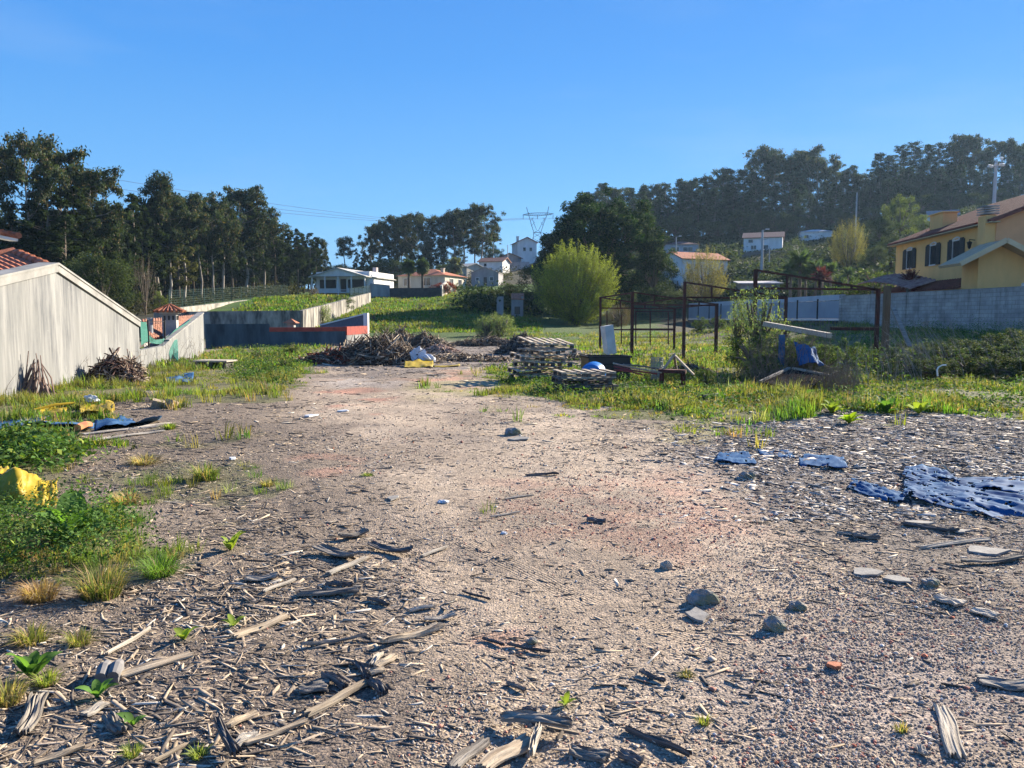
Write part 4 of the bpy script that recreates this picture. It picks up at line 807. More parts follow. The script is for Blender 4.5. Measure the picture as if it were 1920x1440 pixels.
# ---- pylon, wires, poles
def pylon():
    c0 = W(1003, 470, 262); root = thing('power_pylon', 'lattice power pylon with two horns on the skyline', 'pylon', c0); Y = 262; LM = mat('pylon_steel', (.16, .18, .22), (.12, .14, .17), 2)
    def L(m, pts, r=.17):
        P_ = [W(x, y, Y) for x, y in pts]
        for p, q in zip(P_[:-1], P_[1:]): m.bar(p, q, r, r)
    m = MB()
    for dy in (-1.2, 1.2):
        Y = 262+dy; L(m, [(992, 500), (1001, 436), (996, 420), (991, 402), (987, 388)]); L(m, [(1022, 500), (1014, 436), (1019, 420), (1026, 402), (1029, 387)]); L(m, [(1001, 436), (1014, 436)]); L(m, [(1001, 436), (1009, 432), (1014, 436)], .12)
        L(m, [(1006, 431), (997, 408)], .13); L(m, [(1010, 431), (1022, 408)], .13)
        for a, b in (((999, 446), (1016, 436)), ((1016, 446), (999, 436)), ((997, 458), (1017, 446)), ((1018, 458), (998, 446)), ((996, 424), (1003, 416)), ((1019, 424), (1014, 416)), ((995, 414), (1000, 408)), ((1022, 414), (1018, 408)), ((990, 398), (994, 402)), ((1027, 398), (1022, 402))): L(m, [a, b], .11)
    m.build('mast', LM, root); m = MB()
    for dy in (-.8, .8):
        Y = 262+dy; L(m, [(980, 403), (992, 400), (1008, 399), (1026, 399), (1038, 401)], .15); L(m, [(980, 403), (992, 404), (1008, 405), (1026, 403), (1038, 401)], .15)
        for k in range(12): x = 984+k*4.2; L(m, [(x, 400.5), (x+2.1, 403.8), (x+4.2, 400.5)], .1)
    m.build('crossarm', LM, root)
    for x in (981, 1008, 1037): Y = 262; m = MB(); L(m, [(x, 403), (x, 411)], .16); m.build('insulator', LM, root)
pylon()
def wire(label, pts, r=.045):
    m = MB(); P_ = [W(*p) for p in pts]; full = []
    for a, b in zip(P_[:-1], P_[1:]):
        n = 14; sag = (b-a).length*.006
        for i in range(n): u = i/n; full.append(a.lerp(b, u)-Vector((0, 0, 4*sag*u*(1-u))))
    full.append(P_[-1]); m.tube(full, r, 4); o_ = m.build('power_line', GALV_D, None, tuple(P_[-1])); tag(o_, label, 'power line', 'overhead wires to the pylon')
GALV_D = mat('wire_grey', (.10, .12, .16), (.10, .12, .16), 1)
wire('topmost overhead wire running from the left wood to the pylon', [(-300, 200, 120), (190, 332, 150), (740, 411, 215), (981, 409, 262)], .034)
wire('middle overhead wire running from the left wood to the pylon', [(-300, 240, 120), (200, 351, 150), (735, 413, 215), (1008, 409, 262)], .034)
wire('lowest overhead wire running from the left wood to the pylon', [(-300, 270, 120), (206, 363, 150), (735, 416, 215), (1037, 409, 262)], .034)
def pole(label, px, ytop, Y, r=.13, arms=(), name='utility_pole', mtl=None, cat='pole'):
    top = W(px, ytop, Y); zb = hz(top.x, top.y); root = thing(name, label, cat, (top.x, top.y, zb)); m = MB(); m.tube([(top.x, top.y, zb-.5), top], [r*1.35, r*.75], 8); m.build('pole_shaft', mtl or mat('pole_concrete', (.45, .44, .42), (.36, .35, .34), 2), root)
    for (dx, dz, L, lamp) in arms:
        a = top-Vector((0, 0, dz)); b = a+Vector((L, -.2, .18)); m = MB(); m.bar(a, b, .07, .07); ar = m.build('arm', GALV, root)
        if lamp: m = MB(); m.box(b+Vector((.15*np.sign(L), 0, 0)), (.55, .25, .14)); m.build('lamp_head', WHITE, ar)
pole('concrete pole with two lamp arms in front of the rust roofed house', 1430, 431, 118, .2, [(0, .1, .5, 1), (0, 1.5, .9, 1)])
pole('thin tall pole rising behind the yellowish tree', 1607, 361, 108, .13, [])
pole('short thin pole beside the concrete lamp pole', 1443, 462, 125, .09, [])
pole('slim street lamp by the grey veranda house', 1268, 444, 160, .12, [(0, .05, .6, 1)], 'street_lamp', cat='street lamp')
pole('thin pole on the skyline near the brown roofed house', 952, 459, 168, .09, [])
def flood():
    Y = 78; top = W(1868, 302, Y); zb = hz(top.x, top.y); root = thing('floodlight_mast', 'tall concrete mast with white floodlights above the yellow house', 'light mast', (top.x, top.y, zb)); m = MB(); m.tube([(top.x, top.y, zb-.5), top], [.28, .13], 8); m.build('pole_shaft', mat('mast_concrete', (.5, .5, .5), (.42, .42, .42), 2), root)
    m = MB(); m.bar(W(1856, 312, Y), W(1885, 310, Y), .09, .09); m.build('crossarm', GALV, root)
    for x, y in ((1855, 311), (1860, 312), (1867, 309), (1876, 309), (1881, 309), (1878, 297)): m = MB(); p = W(x, y, Y-.1); m.box(p, (.24, .18, .24), 0, 0, Euler((.5, 0, .3))); m.build('floodlight', WHITE, root)
    m = MB(); m.bar(W(1878, 310, Y), W(1878, 298, Y), .05, .05); m.build('arm', GALV, root)
flood()
# ================================================================= TREES AND SHRUBS
def leafcloud(centres, radii, per, L, colr, flat=.75, droop=-.5, var=.45, shell=.55, tip=None, pj=.5):
    centres = np.array(centres, float); radii = np.array(radii, float); k = np.maximum(8, (per*(radii/radii.mean())**2).astype(int)); idx = np.repeat(np.arange(len(k)), k); n = len(idx)
    u = rs.normal(size=(n, 3)); u /= np.linalg.norm(u, axis=1)[:, None]; r = (shell+(1-shell)*rs.rand(n))*(.75+.5*rs.rand(n)); p = centres[idx]+u*(radii[idx]*r)[:, None]*np.array([1, 1, flat])
    v, q = leafq(p, L*rs.uniform(.6, 1.6, n), L*rs.uniform(.3, .6, n), rs.uniform(0, 6.28, n), rs.normal(droop, pj, n), rs.normal(0, .8, n))
    cc = np.array(colr)*rs.uniform(1-var, 1+var, (len(k), 1))[idx]*rs.uniform(.7, 1.35, (n, 1))
    if tip is not None: t_ = rs.rand(n) < .12; cc[t_] = np.array(tip)*rs.uniform(.7, 1.3, (t_.sum(), 1))
    return v, q, np.repeat(cc, 4, 0)
PROTO = {}
def proto(key, crownargs, trunk_mb, hgt, crown_mat=LEAF, bark=None):
    """first-of-kind meshes kept for copying"""
    v, q, c = crownargs; off = Vector((0, 0, 0)); me = np_mesh('crown', v, [q], c, crown_mat); cm = me.data; bpy.data.objects.remove(me)
    to = trunk_mb.build('trunk', bark or BARK, None, (0, 0, 0), smooth=True); tm = to.data; bpy.data.objects.remove(to); PROTO[key] = (cm, tm, hgt)
def euc(key, seed, Hh=17, bare=.45, wide=.17, col=(.040, .058, .027), n=22, dense=230, bark=None, L=.33, tip=(.15, .11, .06)):
    r = random.Random(seed); m = MB(); pts = []; x = y = 0
    for i in range(9): pts.append(Vector((x, y, Hh*.93*i/8))); x += r.uniform(-.25, .25); y += r.uniform(-.25, .25)
    rad = [.19*(1-.85*i/8)+.02 for i in range(9)]; m.tube([p-Vector((0, 0, .6)) if i == 0 else p for i, p in enumerate(pts)], rad, 7)
    C = []; Rr = []
    for i in range(n):
        f = bare+(1-bare)*((i+r.random())/n); k = f*8/.93; k = min(k, 7.99); b = pts[int(k)].lerp(pts[int(k)+1], k-int(k)); s = (f-bare)/(1-bare)
        Ls = Hh*wide*(.45+1.0*math.sin(math.pi*min(1, s*.85+.12)))*r.uniform(.45, 1.1); a = r.uniform(0, 6.28); e = b+Vector((math.cos(a)*Ls, math.sin(a)*Ls, Ls*r.uniform(.35, .9)))
        if e.z > Hh: e.z = Hh*r.uniform(.95, 1)
        mid = b.lerp(e, .5)+Vector((0, 0, -.12*Ls)); m.tube([b, mid, e], [.07*(1.3-s), .045, .02], 5)
        C.append(e); Rr.append(Hh*r.uniform(.03, .055)); 
        for _ in range(4):
            q = b.lerp(e, r.uniform(.35, 1.05))+Vector((r.uniform(-1, 1), r.uniform(-1, 1), r.uniform(-1.5, .7)))*(Hh/17); C.append(q); Rr.append(Hh*r.uniform(.02, .045))
    C.append(Vector((pts[-1].x, pts[-1].y, Hh*.95))); Rr.append(Hh*.05)
    proto(key, leafcloud([tuple(c_) for c_ in C], Rr, dense*.38, L, col, 1.15, -.9, .35, .2, tip), m, Hh, bark=bark)
def pine(key, seed, Hh=16, bare=.3, col=(.025, .040, .014), n=62, wide=.15, top=.06, bark=None, per=120, L=.34):
    r = random.Random(seed); m = MB(); m.tube([(0, 0, -.6), (r.uniform(-.2, .2), 0, Hh*.5), (r.uniform(-.3, .3), r.uniform(-.3, .3), Hh*.97)], [.2, .13, .03], 7); C = []; Rr = []
    for i in range(n):
        s = (i+r.random())/n; z = Hh*(bare+(1-bare)*s*.97); w = Hh*(wide*(1-s)**.65*(.6+.4*min(1, s*5))+top*.35); a = r.uniform(0, 6.28); d = w*r.uniform(.25, 1.0)
        c_ = (math.cos(a)*d, math.sin(a)*d, z+d*.15); C.append(c_); Rr.append(Hh*r.uniform(.022, .056)*(1.15-.5*s)); m.tube([(0, 0, z-.1*d), c_], [.045, .015], 4)
    C.append((0, 0, Hh*.965)); Rr.append(Hh*.028)
    proto(key, leafcloud(C, Rr, per, L, col, .8, -.3, .35, .2), m, Hh, bark=bark)
def round_tree(key, seed, Hh=10, w=4.0, col=(.05, .075, .03), n=80, per=190, base=.12, L=.26, r0=.09, tip=None, shape=1.0, var=.4):
    r = random.Random(seed); m = MB(); m.tube([(0, 0, -.5), (.1, .1, Hh*.4), (0, 0, Hh*.8)], [Hh*.028, Hh*.02, .03], 8); C = []; Rr = []
    for i in range(n):
        a = r.uniform(0, 6.28); t_ = r.uniform(-1, 1) if i % 4 else r.uniform(.2, 1); q = math.sqrt(1-t_*t_); k = r.uniform(.72, 1.0) if i % 5 else r.uniform(.2, .7); k *= 1+.13*math.sin(a*3+seed)+.08*math.sin(a*5+t_*4)
        c_ = (math.cos(a)*q*w*k, math.sin(a)*q*w*k, Hh*(base+(1-base)/2)+t_*k*Hh*(1-base)/2*.92); C.append(c_); Rr.append(Hh*r0*r.uniform(.6, 1.3))
        if i % 3 == 0: m.tube([(0, 0, Hh*.3), (c_[0]*.5, c_[1]*.5, (c_[2]+Hh*.35)/2), c_], [.08, .05, .015], 5)
    proto(key, leafcloud(C, Rr, per, L, col, .85, -.2, var, .5, tip), m, Hh)
def twig_tree(key, seed, Hh=8.4, w=4.3, col=(.30, .31, .045), twigs=900, leaves=46, L=.11, up=.8, base=.02, bcol=None, low=False, splay=1.0):
    """many slender rising shoots with small young leaves (willow, spring birch)"""
    r = np.random.RandomState(seed); m = MB(); bm_ = MB(); P_ = []; 
    for i in range(8):
        a = i*.8+r.rand(); d = w*.28; m.tube([(0, 0, -.4), (math.cos(a)*d*.35, math.sin(a)*d*.35, Hh*.18), (math.cos(a)*d, math.sin(a)*d, Hh*.42), (math.cos(a)*d*1.6, math.sin(a)*d*1.6, Hh*.7)], [.13, .11, .07, .02], 6)
    for i in range(twigs):
        a = r.uniform(0, 6.28); t_ = r.uniform(-.95, 1); q = math.sqrt(1-t_*t_); k = r.uniform(.66, 1.04)*(1+.09*math.sin(a*4+t_*3)+.06*math.sin(a*7-t_*6+seed)+.07*math.sin(a*2+seed)*math.sin(t_*7+seed)); e = np.array([math.cos(a)*q*w*k, math.sin(a)*q*w*k, Hh*(.5+base/2)+t_*k*Hh*(.5-base/2)])
        ln = r.uniform(.16, .34)*Hh; dr = e-np.array([0, 0, Hh*.12]); dr /= np.linalg.norm(dr); dr = dr*splay+np.array([0, 0, up]); dr /= np.linalg.norm(dr); s = e-dr*ln
        if i % 3 == 0: m.tube([s, (s+e)/2+r.normal(0, .04, 3), e], [.018, .012, .005], 3)
        if i % 9 == 0: m.tube([s*.45+np.array([0, 0, Hh*.1]), s], [.05, .02], 4)
        u = r.rand(leaves)**.8; P_.append(s+(e-s)*u[:, None]+r.normal(0, .07, (leaves, 3)))
    P_ = np.concatenate(P_); n = len(P_); v, q_ = leafq(P_, L*r.uniform(.6, 1.5, n), L*.5*r.uniform(.6, 1.3, n), r.uniform(0, 6.28, n), r.normal(.6, .6, n), r.normal(0, .7, n))
    cc = np.array(col)*np.repeat(r.uniform(.65, 1.3, (twigs, 1)), leaves, 0)*r.uniform(.75, 1.3, (n, 1)); proto(key, (v, q_, np.repeat(cc, 4, 0)), m, Hh, bark=bcol or BARK)
def plant(key, name, label, cat, px, ytop, Y, wf=1.0, group=None, rot=None, zg=None, dy=0):
    cm, tm, Hh = PROTO[key]; top = W(px, ytop, Y); zb = hz(top.x, top.y) if zg is None else zg; s = (top.z-zb)/Hh
    root = thing(name, label, cat, (top.x, top.y, zb-.05), group); root.scale = (s*wf, s*wf, s); root.rotation_euler = (0, 0, random.uniform(0, 6.28) if rot is None else rot)
    for nm, me in (('trunk', tm), ('crown', cm)): o = bpy.data.objects.new(nm, me); COL.objects.link(o); o.parent = root
    return root
for i in range(5): euc('euc%d' % i, 10+i, 17, .42+.04*(i % 3), .15+.02*(i % 2), n=20+2*i, bark=PALEBARK)
euc('eucw', 31, 19, .28, .21, n=26, dense=260, bark=PALEBARK, col=(.05, .068, .034)); euc('slim', 41, 17, .62, .08, n=13, dense=200, bark=PALEBARK)
for i in range(4): pine('pine%d' % i, 20+i, 16, .16+.12*(i % 3), wide=.14+.015*i)
pine('pinegold', 28, 15, .25, col=(.10, .10, .03), wide=.17, n=60)
pine('fareuc', 61, 17, .2, (.028, .050, .022), 130, .15, .10, PALEBARK, 62, .34); pine('fareuc2', 62, 18, .3, (.033, .054, .024), 120, .16, .12, PALEBARK, 62, .34)
round_tree('dark', 3, 15.5, 8.2, (.022, .050, .014), 460, 210, .0, .34, .055, tip=(.10, .13, .035), var=.3)
round_tree('bramble', 17, 1.5, 1.2, (.05, .075, .03), 60, 130, -.1, .07, .12, tip=(.2, .2, .08))
round_tree('darkc', 4, 11, 2.9, (.032, .054, .02), 80, 170, .04, .26, .07, tip=(.10, .12, .035))
round_tree('bushy', 5, 8, 3.4, (.045, .065, .025), 60, 160, .04, .22, .10, tip=(.12, .13, .04)); round_tree('bushl', 6, 7, 3.4, (.13, .16, .045), 60, 150, .05, .22, .10)
round_tree('shrub', 7, 2.2, 1.3, (.07, .11, .03), 46, 120, .0, .09, .12, tip=(.2, .22, .06)); round_tree('redshrub', 8, 2.2, 1.4, (.20, .045, .035), 40, 110, .05, .10, .12)
twig_tree('willow', 2, 8.4, 4.3, (.235, .275, .045), 1500, 52, .14, .35, .06); twig_tree('birch', 3, 8.4, 3.3, (.26, .23, .075), 620, 34, .13, .7, .1); twig_tree('tuft', 4, 2.2, 1.1, (.22, .27, .10), 190, 34, .075, 1.1, .0); twig_tree('baretw', 5, 3, 1.5, (.16, .13, .07), 220, 7, .05, .9, .0)
twig_tree('brownb', 6, 3.2, 2.0, (.14, .11, .05), 420, 26, .07, .8, .0)
LW = 'dark eucalyptus and pine trees of the dense left wood'
def lw(px, yt, Y, key, wf=1, label=None, name=None):
    kinds = {'euc': ('eucalyptus_tree', 'eucalyptus with loose crown over bare pale trunk in the left wood'), 'eucw': ('eucalyptus_tree', 'wide crowned eucalyptus in the left wood'), 'slim': ('eucalyptus_tree', 'slim bare stemmed eucalyptus in the left wood'), 'pine': ('pine_tree', 'dense dark pine in the left wood'), 'bush': ('bushy_tree', 'low dark bushy tree at the foot of the left wood')}
    kinds['fareuc'] = kinds['euc']; k = [q for q in kinds if key.startswith(q)][-1]; nm, lb = kinds[k]
    plant(key, name or nm, label or lb, 'tree', px, yt, Y, wf, None if label else LW)
lw(30, 258, 74, 'eucw', .95, 'tallest eucalyptus at far left with pale trunk, standing against open sky')
lw(-60, 262, 80, 'euc1', 1.2); lw(-140, 280, 84, 'euc2', 1.2); lw(-230, 270, 84, 'euc0', 1.2); lw(-330, 290, 84, 'pine0', 1.3)
lw(108, 284, 80, 'euc0', 1.25, 'second tall eucalyptus from left with double domed crown'); lw(85, 330, 74, 'pine1', 1.3); lw(140, 345, 76, 'pine0', 1.35); lw(176, 318, 79, 'euc3', 1.15, 'eucalyptus with arched crown leaning right, beside the wide gap in the left treeline')
lw(20, 400, 72, 'pine2', 1.3); lw(60, 370, 78, 'pine3', 1.3); lw(120, 400, 72, 'pine1', 1.4); lw(190, 470, 68, 'bushy', 1.1); lw(165, 480, 70, 'bushy', 1.1); lw(195, 400, 80, 'pine3', 1.1)
for (px, yt, k, wf) in ((222, 380, 'pine2', .9), (245, 358, 'pine0', 1.0), (262, 380, 'pine3', 1.0), (290, 337, 'slim', 1.1), (283, 372, 'pine2', .9), (310, 372, 'euc4', .95), (340, 367, 'euc1', 1.05), (330, 400, 'pinegold', 1.0), (372, 375, 'euc2', .9), (392, 388, 'euc4', .9), (412, 374, 'euc0', .95), (432, 392, 'pine1', 1.0), (456, 354, 'euc3', 1.15), (470, 380, 'pine0', 1.1), (492, 392, 'euc1', .95), (512, 410, 'pine2', 1.0), (530, 424, 'pine0', .9), (541, 428, 'pine1', .9), (556, 428, 'pine2', .95), (568, 436, 'pine0', .9), (581, 434, 'pine3', .9), (592, 442, 'pine1', .8), (604, 452, 'slim', 1.0), (612, 470, 'pine3', .7)):
    lb = {290: 'slim eucalyptus whose small feathery top stands highest over the middle of the left wood', 456: 'domed eucalyptus poking above its neighbours near the right half of the left wood', 612: 'last short pine at the right end of the left wood', 330: 'golden green pine in the left wood'}.get(px)
    lw(px, yt, 94+(px-240)*.11, k, wf*(1.2 if k != 'slim' else 1), lb)
for i in range(46):
    px = 205+i*8.9+random.uniform(-4, 4); yt = np.interp(px, [0, 220, 300, 460, 520, 610], [330, 400, 400, 400, 430, 468])+random.uniform(0, 26); lw(px, yt, 104+(px-240)*.12+random.uniform(0, 16), random.choice(['euc0', 'euc1', 'pine0', 'pine1', 'pine2', 'pine3', 'pine0']), random.uniform(1.1, 1.45))
for i in range(14): px = -40+i*20; lw(px, 380+random.uniform(0, 40), 90+random.uniform(0, 10), random.choice(['pine0', 'pine1', 'euc4', 'pine3']), 1.3)
for i in range(30):
    px = 215+i*12.5; lw(px, np.interp(px, [200, 460, 610], [440, 450, 490])+random.uniform(-15, 15), 122+(px-240)*.1+random.uniform(0, 14), random.choice(['pine0', 'fareuc', 'fareuc2']), 1.7)
twig_tree('baretall', 11, 12, 3.2, (.12, .10, .055), 260, 6, .14, .9, .1)
plant('baretall', 'bare_tree', 'leafless twiggy tree in front of the dark left wood', 'tree', 268, 470, 84, .8)
plant('bushl', 'bushy_tree', 'small light green tree between trunks of the left wood', 'tree', 300, 545, 86, .7)
# central grove behind the houses
CG = 'eucalyptus trees of the central grove'
cl = {645: ('slim', 'lone slim eucalyptus standing apart on the left of the central grove'), 787: ('eucw', 'broad hanging eucalyptus in the middle of the central grove'), 905: ('euc3', 'tall leaning eucalyptus at the right end of the central grove'), 925: ('slim', None)}
for (px, yt, k, wf) in ((645, 448, 'slim', 1.3), (668, 464, 'pine3', .8), (682, 470, 'pine1', 1), (697, 427, 'euc0', .9), (712, 420, 'euc1', .95), (732, 408, 'euc2', 1.05), (750, 425, 'euc4', 1), (772, 406, 'euc1', 1.1), (787, 403, 'eucw', .85), (808, 408, 'fareuc', 1.0), (830, 407, 'euc0', 1.1), (850, 402, 'euc2', 1.05), (872, 396, 'euc4', 1.15), (890, 400, 'fareuc2', 1.0), (905, 387, 'euc3', 1.1), (925, 424, 'slim', 1.4), (915, 440, 'fareuc2', .9), (860, 440, 'fareuc', 1.2), (830, 450, 'fareuc', 1.2), (800, 445, 'fareuc2', 1.2), (770, 450, 'pine1', 1.2), (740, 455, 'pine0', 1.1), (715, 460, 'pine3', 1.1), (695, 470, 'pine0', 1.1)):
    lb = cl.get(px, (0, None))[1]; nm = 'pine_tree' if 'pine' in k else 'eucalyptus_tree'
    plant(k, nm, lb or ('dark conifer in the lower part of the central grove' if 'pine' in k else 'tall hanging eucalyptus in the skyline row of the central grove'), 'tree', px, yt, 172+random.uniform(-6, 10), wf*1.2, None if lb else CG)
for i, px in enumerate((632, 655, 672, 690, 712, 735, 752, 776, 800, 820, 838, 858)): plant('bushy', 'bushy_tree', 'dark rounded tree at the foot of the central grove', 'tree', px, 492+((i*7) % 5)*3-(12 if 700 < px < 760 else 0), 150+i % 3*4, 1.5, 'rounded trees at the foot of the central grove')
plant('bushl', 'bushy_tree', 'pale fresh green tree beside the skyline pole', 'tree', 929, 458, 190, .7); plant('bushy', 'bushy_tree', 'dark shrub on the skyline left of the brown roofed house', 'tree', 940, 475, 185, 1)
# big dark tree, willow and their neighbours
plant('dark', 'broad_tree', 'huge dark evergreen with lumpy dome crown behind the willow', 'tree', 1124, 368, 96, 1.0, rot=.4)
plant('darkc', 'broad_tree', 'narrow dark evergreen joined to the right side of the huge dark one', 'tree', 1226, 434, 92, .95); plant('darkc', 'broad_tree', 'dark evergreen lobe on the left shoulder of the huge dark one', 'tree', 1040, 440, 94, 1.0)
plant('bushy', 'broad_tree', 'dark tree at the left foot of the huge evergreen', 'tree', 1012, 490, 90, 1.1)
plant('willow', 'willow_tree', 'round yellow green willow in fresh leaf in front of the huge dark tree', 'tree', 1081, 454, 79, 1.0, rot=1.0)
for i, (px, yt, Y, k, wf, lb) in enumerate(((890, 548, 98, 'bushy', 1.0, 'leftmost dark bush in the tree shade above the ruin'), (918, 540, 102, 'bushy', .9, 'dark bush in the tree shade straight above the ruin'), (955, 530, 100, 'bushy', .9, 'dark bush in the tree shade between cottage and huge tree'), (990, 545, 92, 'bushy', .8, 'dark bush in the tree shade beside the orange roof patch'), (935, 560, 90, 'bushy', .9, 'dark bush growing over the roofless ruin'), (1175, 545, 86, 'bushy', .8, 'olive bush to the right of the willow'), (1215, 560, 90, 'shrub', 1.6, 'low shrub behind the green wire fence'), (1265, 545, 95, 'bushy', 1.2, 'dark hedge like bush below the three storey house'), (1240, 530, 100, 'bushy', 1, 'dark bush behind the rusty frames under the narrow evergreen'))):
    plant(k, 'bush', lb, 'bush', px, yt, Y, wf*(1.7 if px < 1000 else 1.3))
plant('birch', 'young_tree', 'yellowish round tree in thin leaf before the three storey house', 'tree', 1323, 459, 92, .95); plant('birch', 'young_tree', 'yellowish upright tree in front of the thin tall pole on the slope', 'tree', 1594, 405, 106, .82)
# right hand ridge
RG = 'eucalyptus trees along the right hand ridge'; rl = {1428: 'tall flat topped eucalyptus standing highest left of the ridge gap', 1520: 'round headed eucalyptus pair mate with bare forked trunk on the ridge', 1803: 'highest eucalyptus of the far right ridge', 1628: 'short eucalyptus at the notch in the ridge treeline', 1355: 'eucalyptus with long pale trunk on the left of the ridge', 1110: 'eucalyptus top peeping over the left of the huge evergreen', 1160: 'eucalyptus top peeping over the middle of the huge evergreen'}
for (px, yt) in ((1110, 362), (1133, 341), (1160, 354), (1184, 350), (1208, 346), (1228, 350), (1249, 342), (1275, 333), (1297, 340), (1320, 332), (1340, 335), (1358, 320), (1378, 330), (1396, 316), (1412, 322), (1428, 281), (1449, 295), (1477, 294), (1497, 305), (1520, 283), (1540, 292), (1566, 312), (1584, 318), (1599, 309), (1615, 327), (1628, 345), (1647, 285), (1668, 290), (1690, 271), (1714, 265), (1743, 269), (1764, 267), (1785, 275), (1803, 257), (1821, 266), (1849, 280), (1881, 265), (1913, 276), (1940, 270), (1975, 275), (2010, 280), (2060, 280)):
    lb = rl.get(px); big = px in (1428, 1449, 1477, 1520, 1540, 1803, 1881, 1566)
    plant(random.choice(['euc0', 'euc2', 'eucw']) if big else random.choice(['fareuc', 'fareuc2', 'fareuc', 'euc1', 'euc4']), 'eucalyptus_tree', lb or 'eucalyptus in the skyline row of the right hand ridge', 'tree', px, yt, 215+random.uniform(-4, 8), random.uniform(1.15, 1.5) if not big else 1.3, None if lb else RG)
for i in range(62):
    px = 1190+i*13.5+random.uniform(-5, 5); yt = np.interp(px, [1190, 1400, 1620, 1640, 2030], [358, 338, 345, 312, 296])+random.uniform(0, 26); plant(random.choice(['fareuc', 'fareuc2', 'pine0', 'fareuc']), 'eucalyptus_tree', 'dark eucalyptus in the second row below the right hand ridge', 'tree', px, yt, 198+random.uniform(-8, 8), random.uniform(1.4, 1.8), 'eucalyptus trees in the second row of the right hand ridge')
for i in range(34):
    px = 1200+i*21+random.uniform(-6, 6); yt = np.interp(px, [1190, 1400, 1620, 1700, 1900], [405, 400, 395, 372, 355])+random.uniform(-8, 14); plant(random.choice(['bushy', 'pine1', 'bushy']), 'bushy_tree', 'dark understorey tree below the ridge eucalyptus', 'tree', px, yt, 186+random.uniform(-4, 4), random.uniform(1.4, 1.8), 'understorey trees below the right hand ridge')
for (px, yt, Y, k, wf, lb) in ((1690, 368, 132, 'bushl', .8, 'olive crowned tree standing over the yellow house chimney'), (1650, 405, 128, 'bushy', 1.1, 'dark tree left of the yellow house roof'), (1670, 440, 110, 'bushy', 1.0, 'dark tree filling the corner beside the yellow house eave'), (1738, 402, 128, 'bushl', .9, 'light green round tree just above the yellow house roof'), (1640, 460, 100, 'bushy', 1.1, 'dark bush between yellowish tree and yellow house'), (1560, 440, 140, 'bushy', .9, 'dark tree behind the yellowish upright tree'),
        (1655, 508, 62, 'shrub', 1.4, 'light green hedge shrub at the yellow house corner'), (1632, 512, 64, 'shrub', 1.3, 'light green hedge shrub left of the yellow house corner'), (1610, 523, 66, 'shrub', 1.2, 'yellowish shrub under the small palms'), (1390, 520, 100, 'bushy', .8, 'dark bush right of the yellowish round tree'), (1350, 530, 98, 'bushy', .9, 'dark bush under the yellowish round tree')):
    plant(k, 'bush' if yt > 450 else 'broad_tree', lb, 'bush' if yt > 450 else 'tree', px, yt, Y, wf)
# palms and dracaenas
def palm(key, seed, Hh, tr, fl, nf, col, wide=.12, droop=1.0, skirt=False):
    r = np.random.RandomState(seed); m = MB(); m.tube([(0, 0, -.4), (.05, 0, Hh*.5), (0, 0, Hh)], [tr*1.2, tr, tr*.9], 8); V = []; Q = []; off = 0; Cc = []
    for i in range(nf):
        a = r.uniform(0, 6.28); el = r.uniform(-.9, 1.4) if skirt else r.uniform(-.1, 1.4); L = fl*r.uniform(.8, 1.1); k = 7; p = np.array([0, 0, Hh]); d = np.array([math.cos(a)*math.cos(el), math.sin(a)*math.cos(el), math.sin(el)]); side = np.array([-math.sin(a), math.cos(a), 0]); br = r.uniform(.7, 1.3)
        for j in range(k):
            q = p+d*L/k; w = wide*L*math.sin(math.pi*(j+1)/(k+1))
            for s in (-1, 1):
                for jj in range(2): b0 = p+(q-p)*jj*.5; V.append([b0, b0+(q-p)*.4, b0+(q-p)*.9+side*s*w*1.6+np.array([0, 0, -w*.7]), b0+(q-p)*.6+side*s*w*1.6+np.array([0, 0, -w*.8])]); Cc += [np.array(col)*br*r.uniform(.8, 1.2)]*4
            p = q; d = d+np.array([0, 0, -.16*droop]); d /= np.linalg.norm(d)
    V = np.array(V).reshape(-1, 3); Q = np.arange(len(V)).reshape(-1, 4); proto(key, (V, Q, np.array(Cc)), m, Hh)
palm('fanpalm', 1, 5.0, .22, 1.5, 90, (.055, .085, .03), .3, 1.3, True); palm('yucca', 2, 2.4, .1, .95, 60, (.10, .15, .06), .13, .8); palm('redyucca', 3, 2.0, .07, .8, 60, (.13, .03, .035), .12, .9); palm('datepalm', 4, 3.4, .25, 2.6, 60, (.13, .14, .07), .2, 1.6)
for px, lb in ((766, 'left one of two fan palms before the hip roofed house'), (792, 'right one of two fan palms before the hip roofed house')): plant('fanpalm', 'palm_tree', lb, 'palm', px, 498, 118, .9)
plant('datepalm', 'palm_tree', 'drooping palm left of the beige shed above the terracotta roof', 'palm', 852, 500, 143, .8)
for px, yt, s, lb in ((1500, 492, 1, 'tallest of the small hillside palms'), (1484, 508, 1, 'leftmost small hillside palm'), (1511, 513, .9, 'small palm below the tallest hillside palm'), (1530, 506, 1, 'small palm left of the red leaved one'), (1557, 509, 1, 'small palm right of the red leaved one'), (1590, 514, .9, 'rightmost small hillside palm on a thin stem')): plant('yucca', 'small_palm', lb, 'palm', px, yt, 84, s)
plant('redyucca', 'cordyline', 'dark red spiky cordyline among the small palms', 'plant', 1541, 520, 80, 1); plant('redyucca', 'cordyline', 'dark red spiky plant at the foot of the yellow house', 'plant', 1708, 532, 49.5, .8)
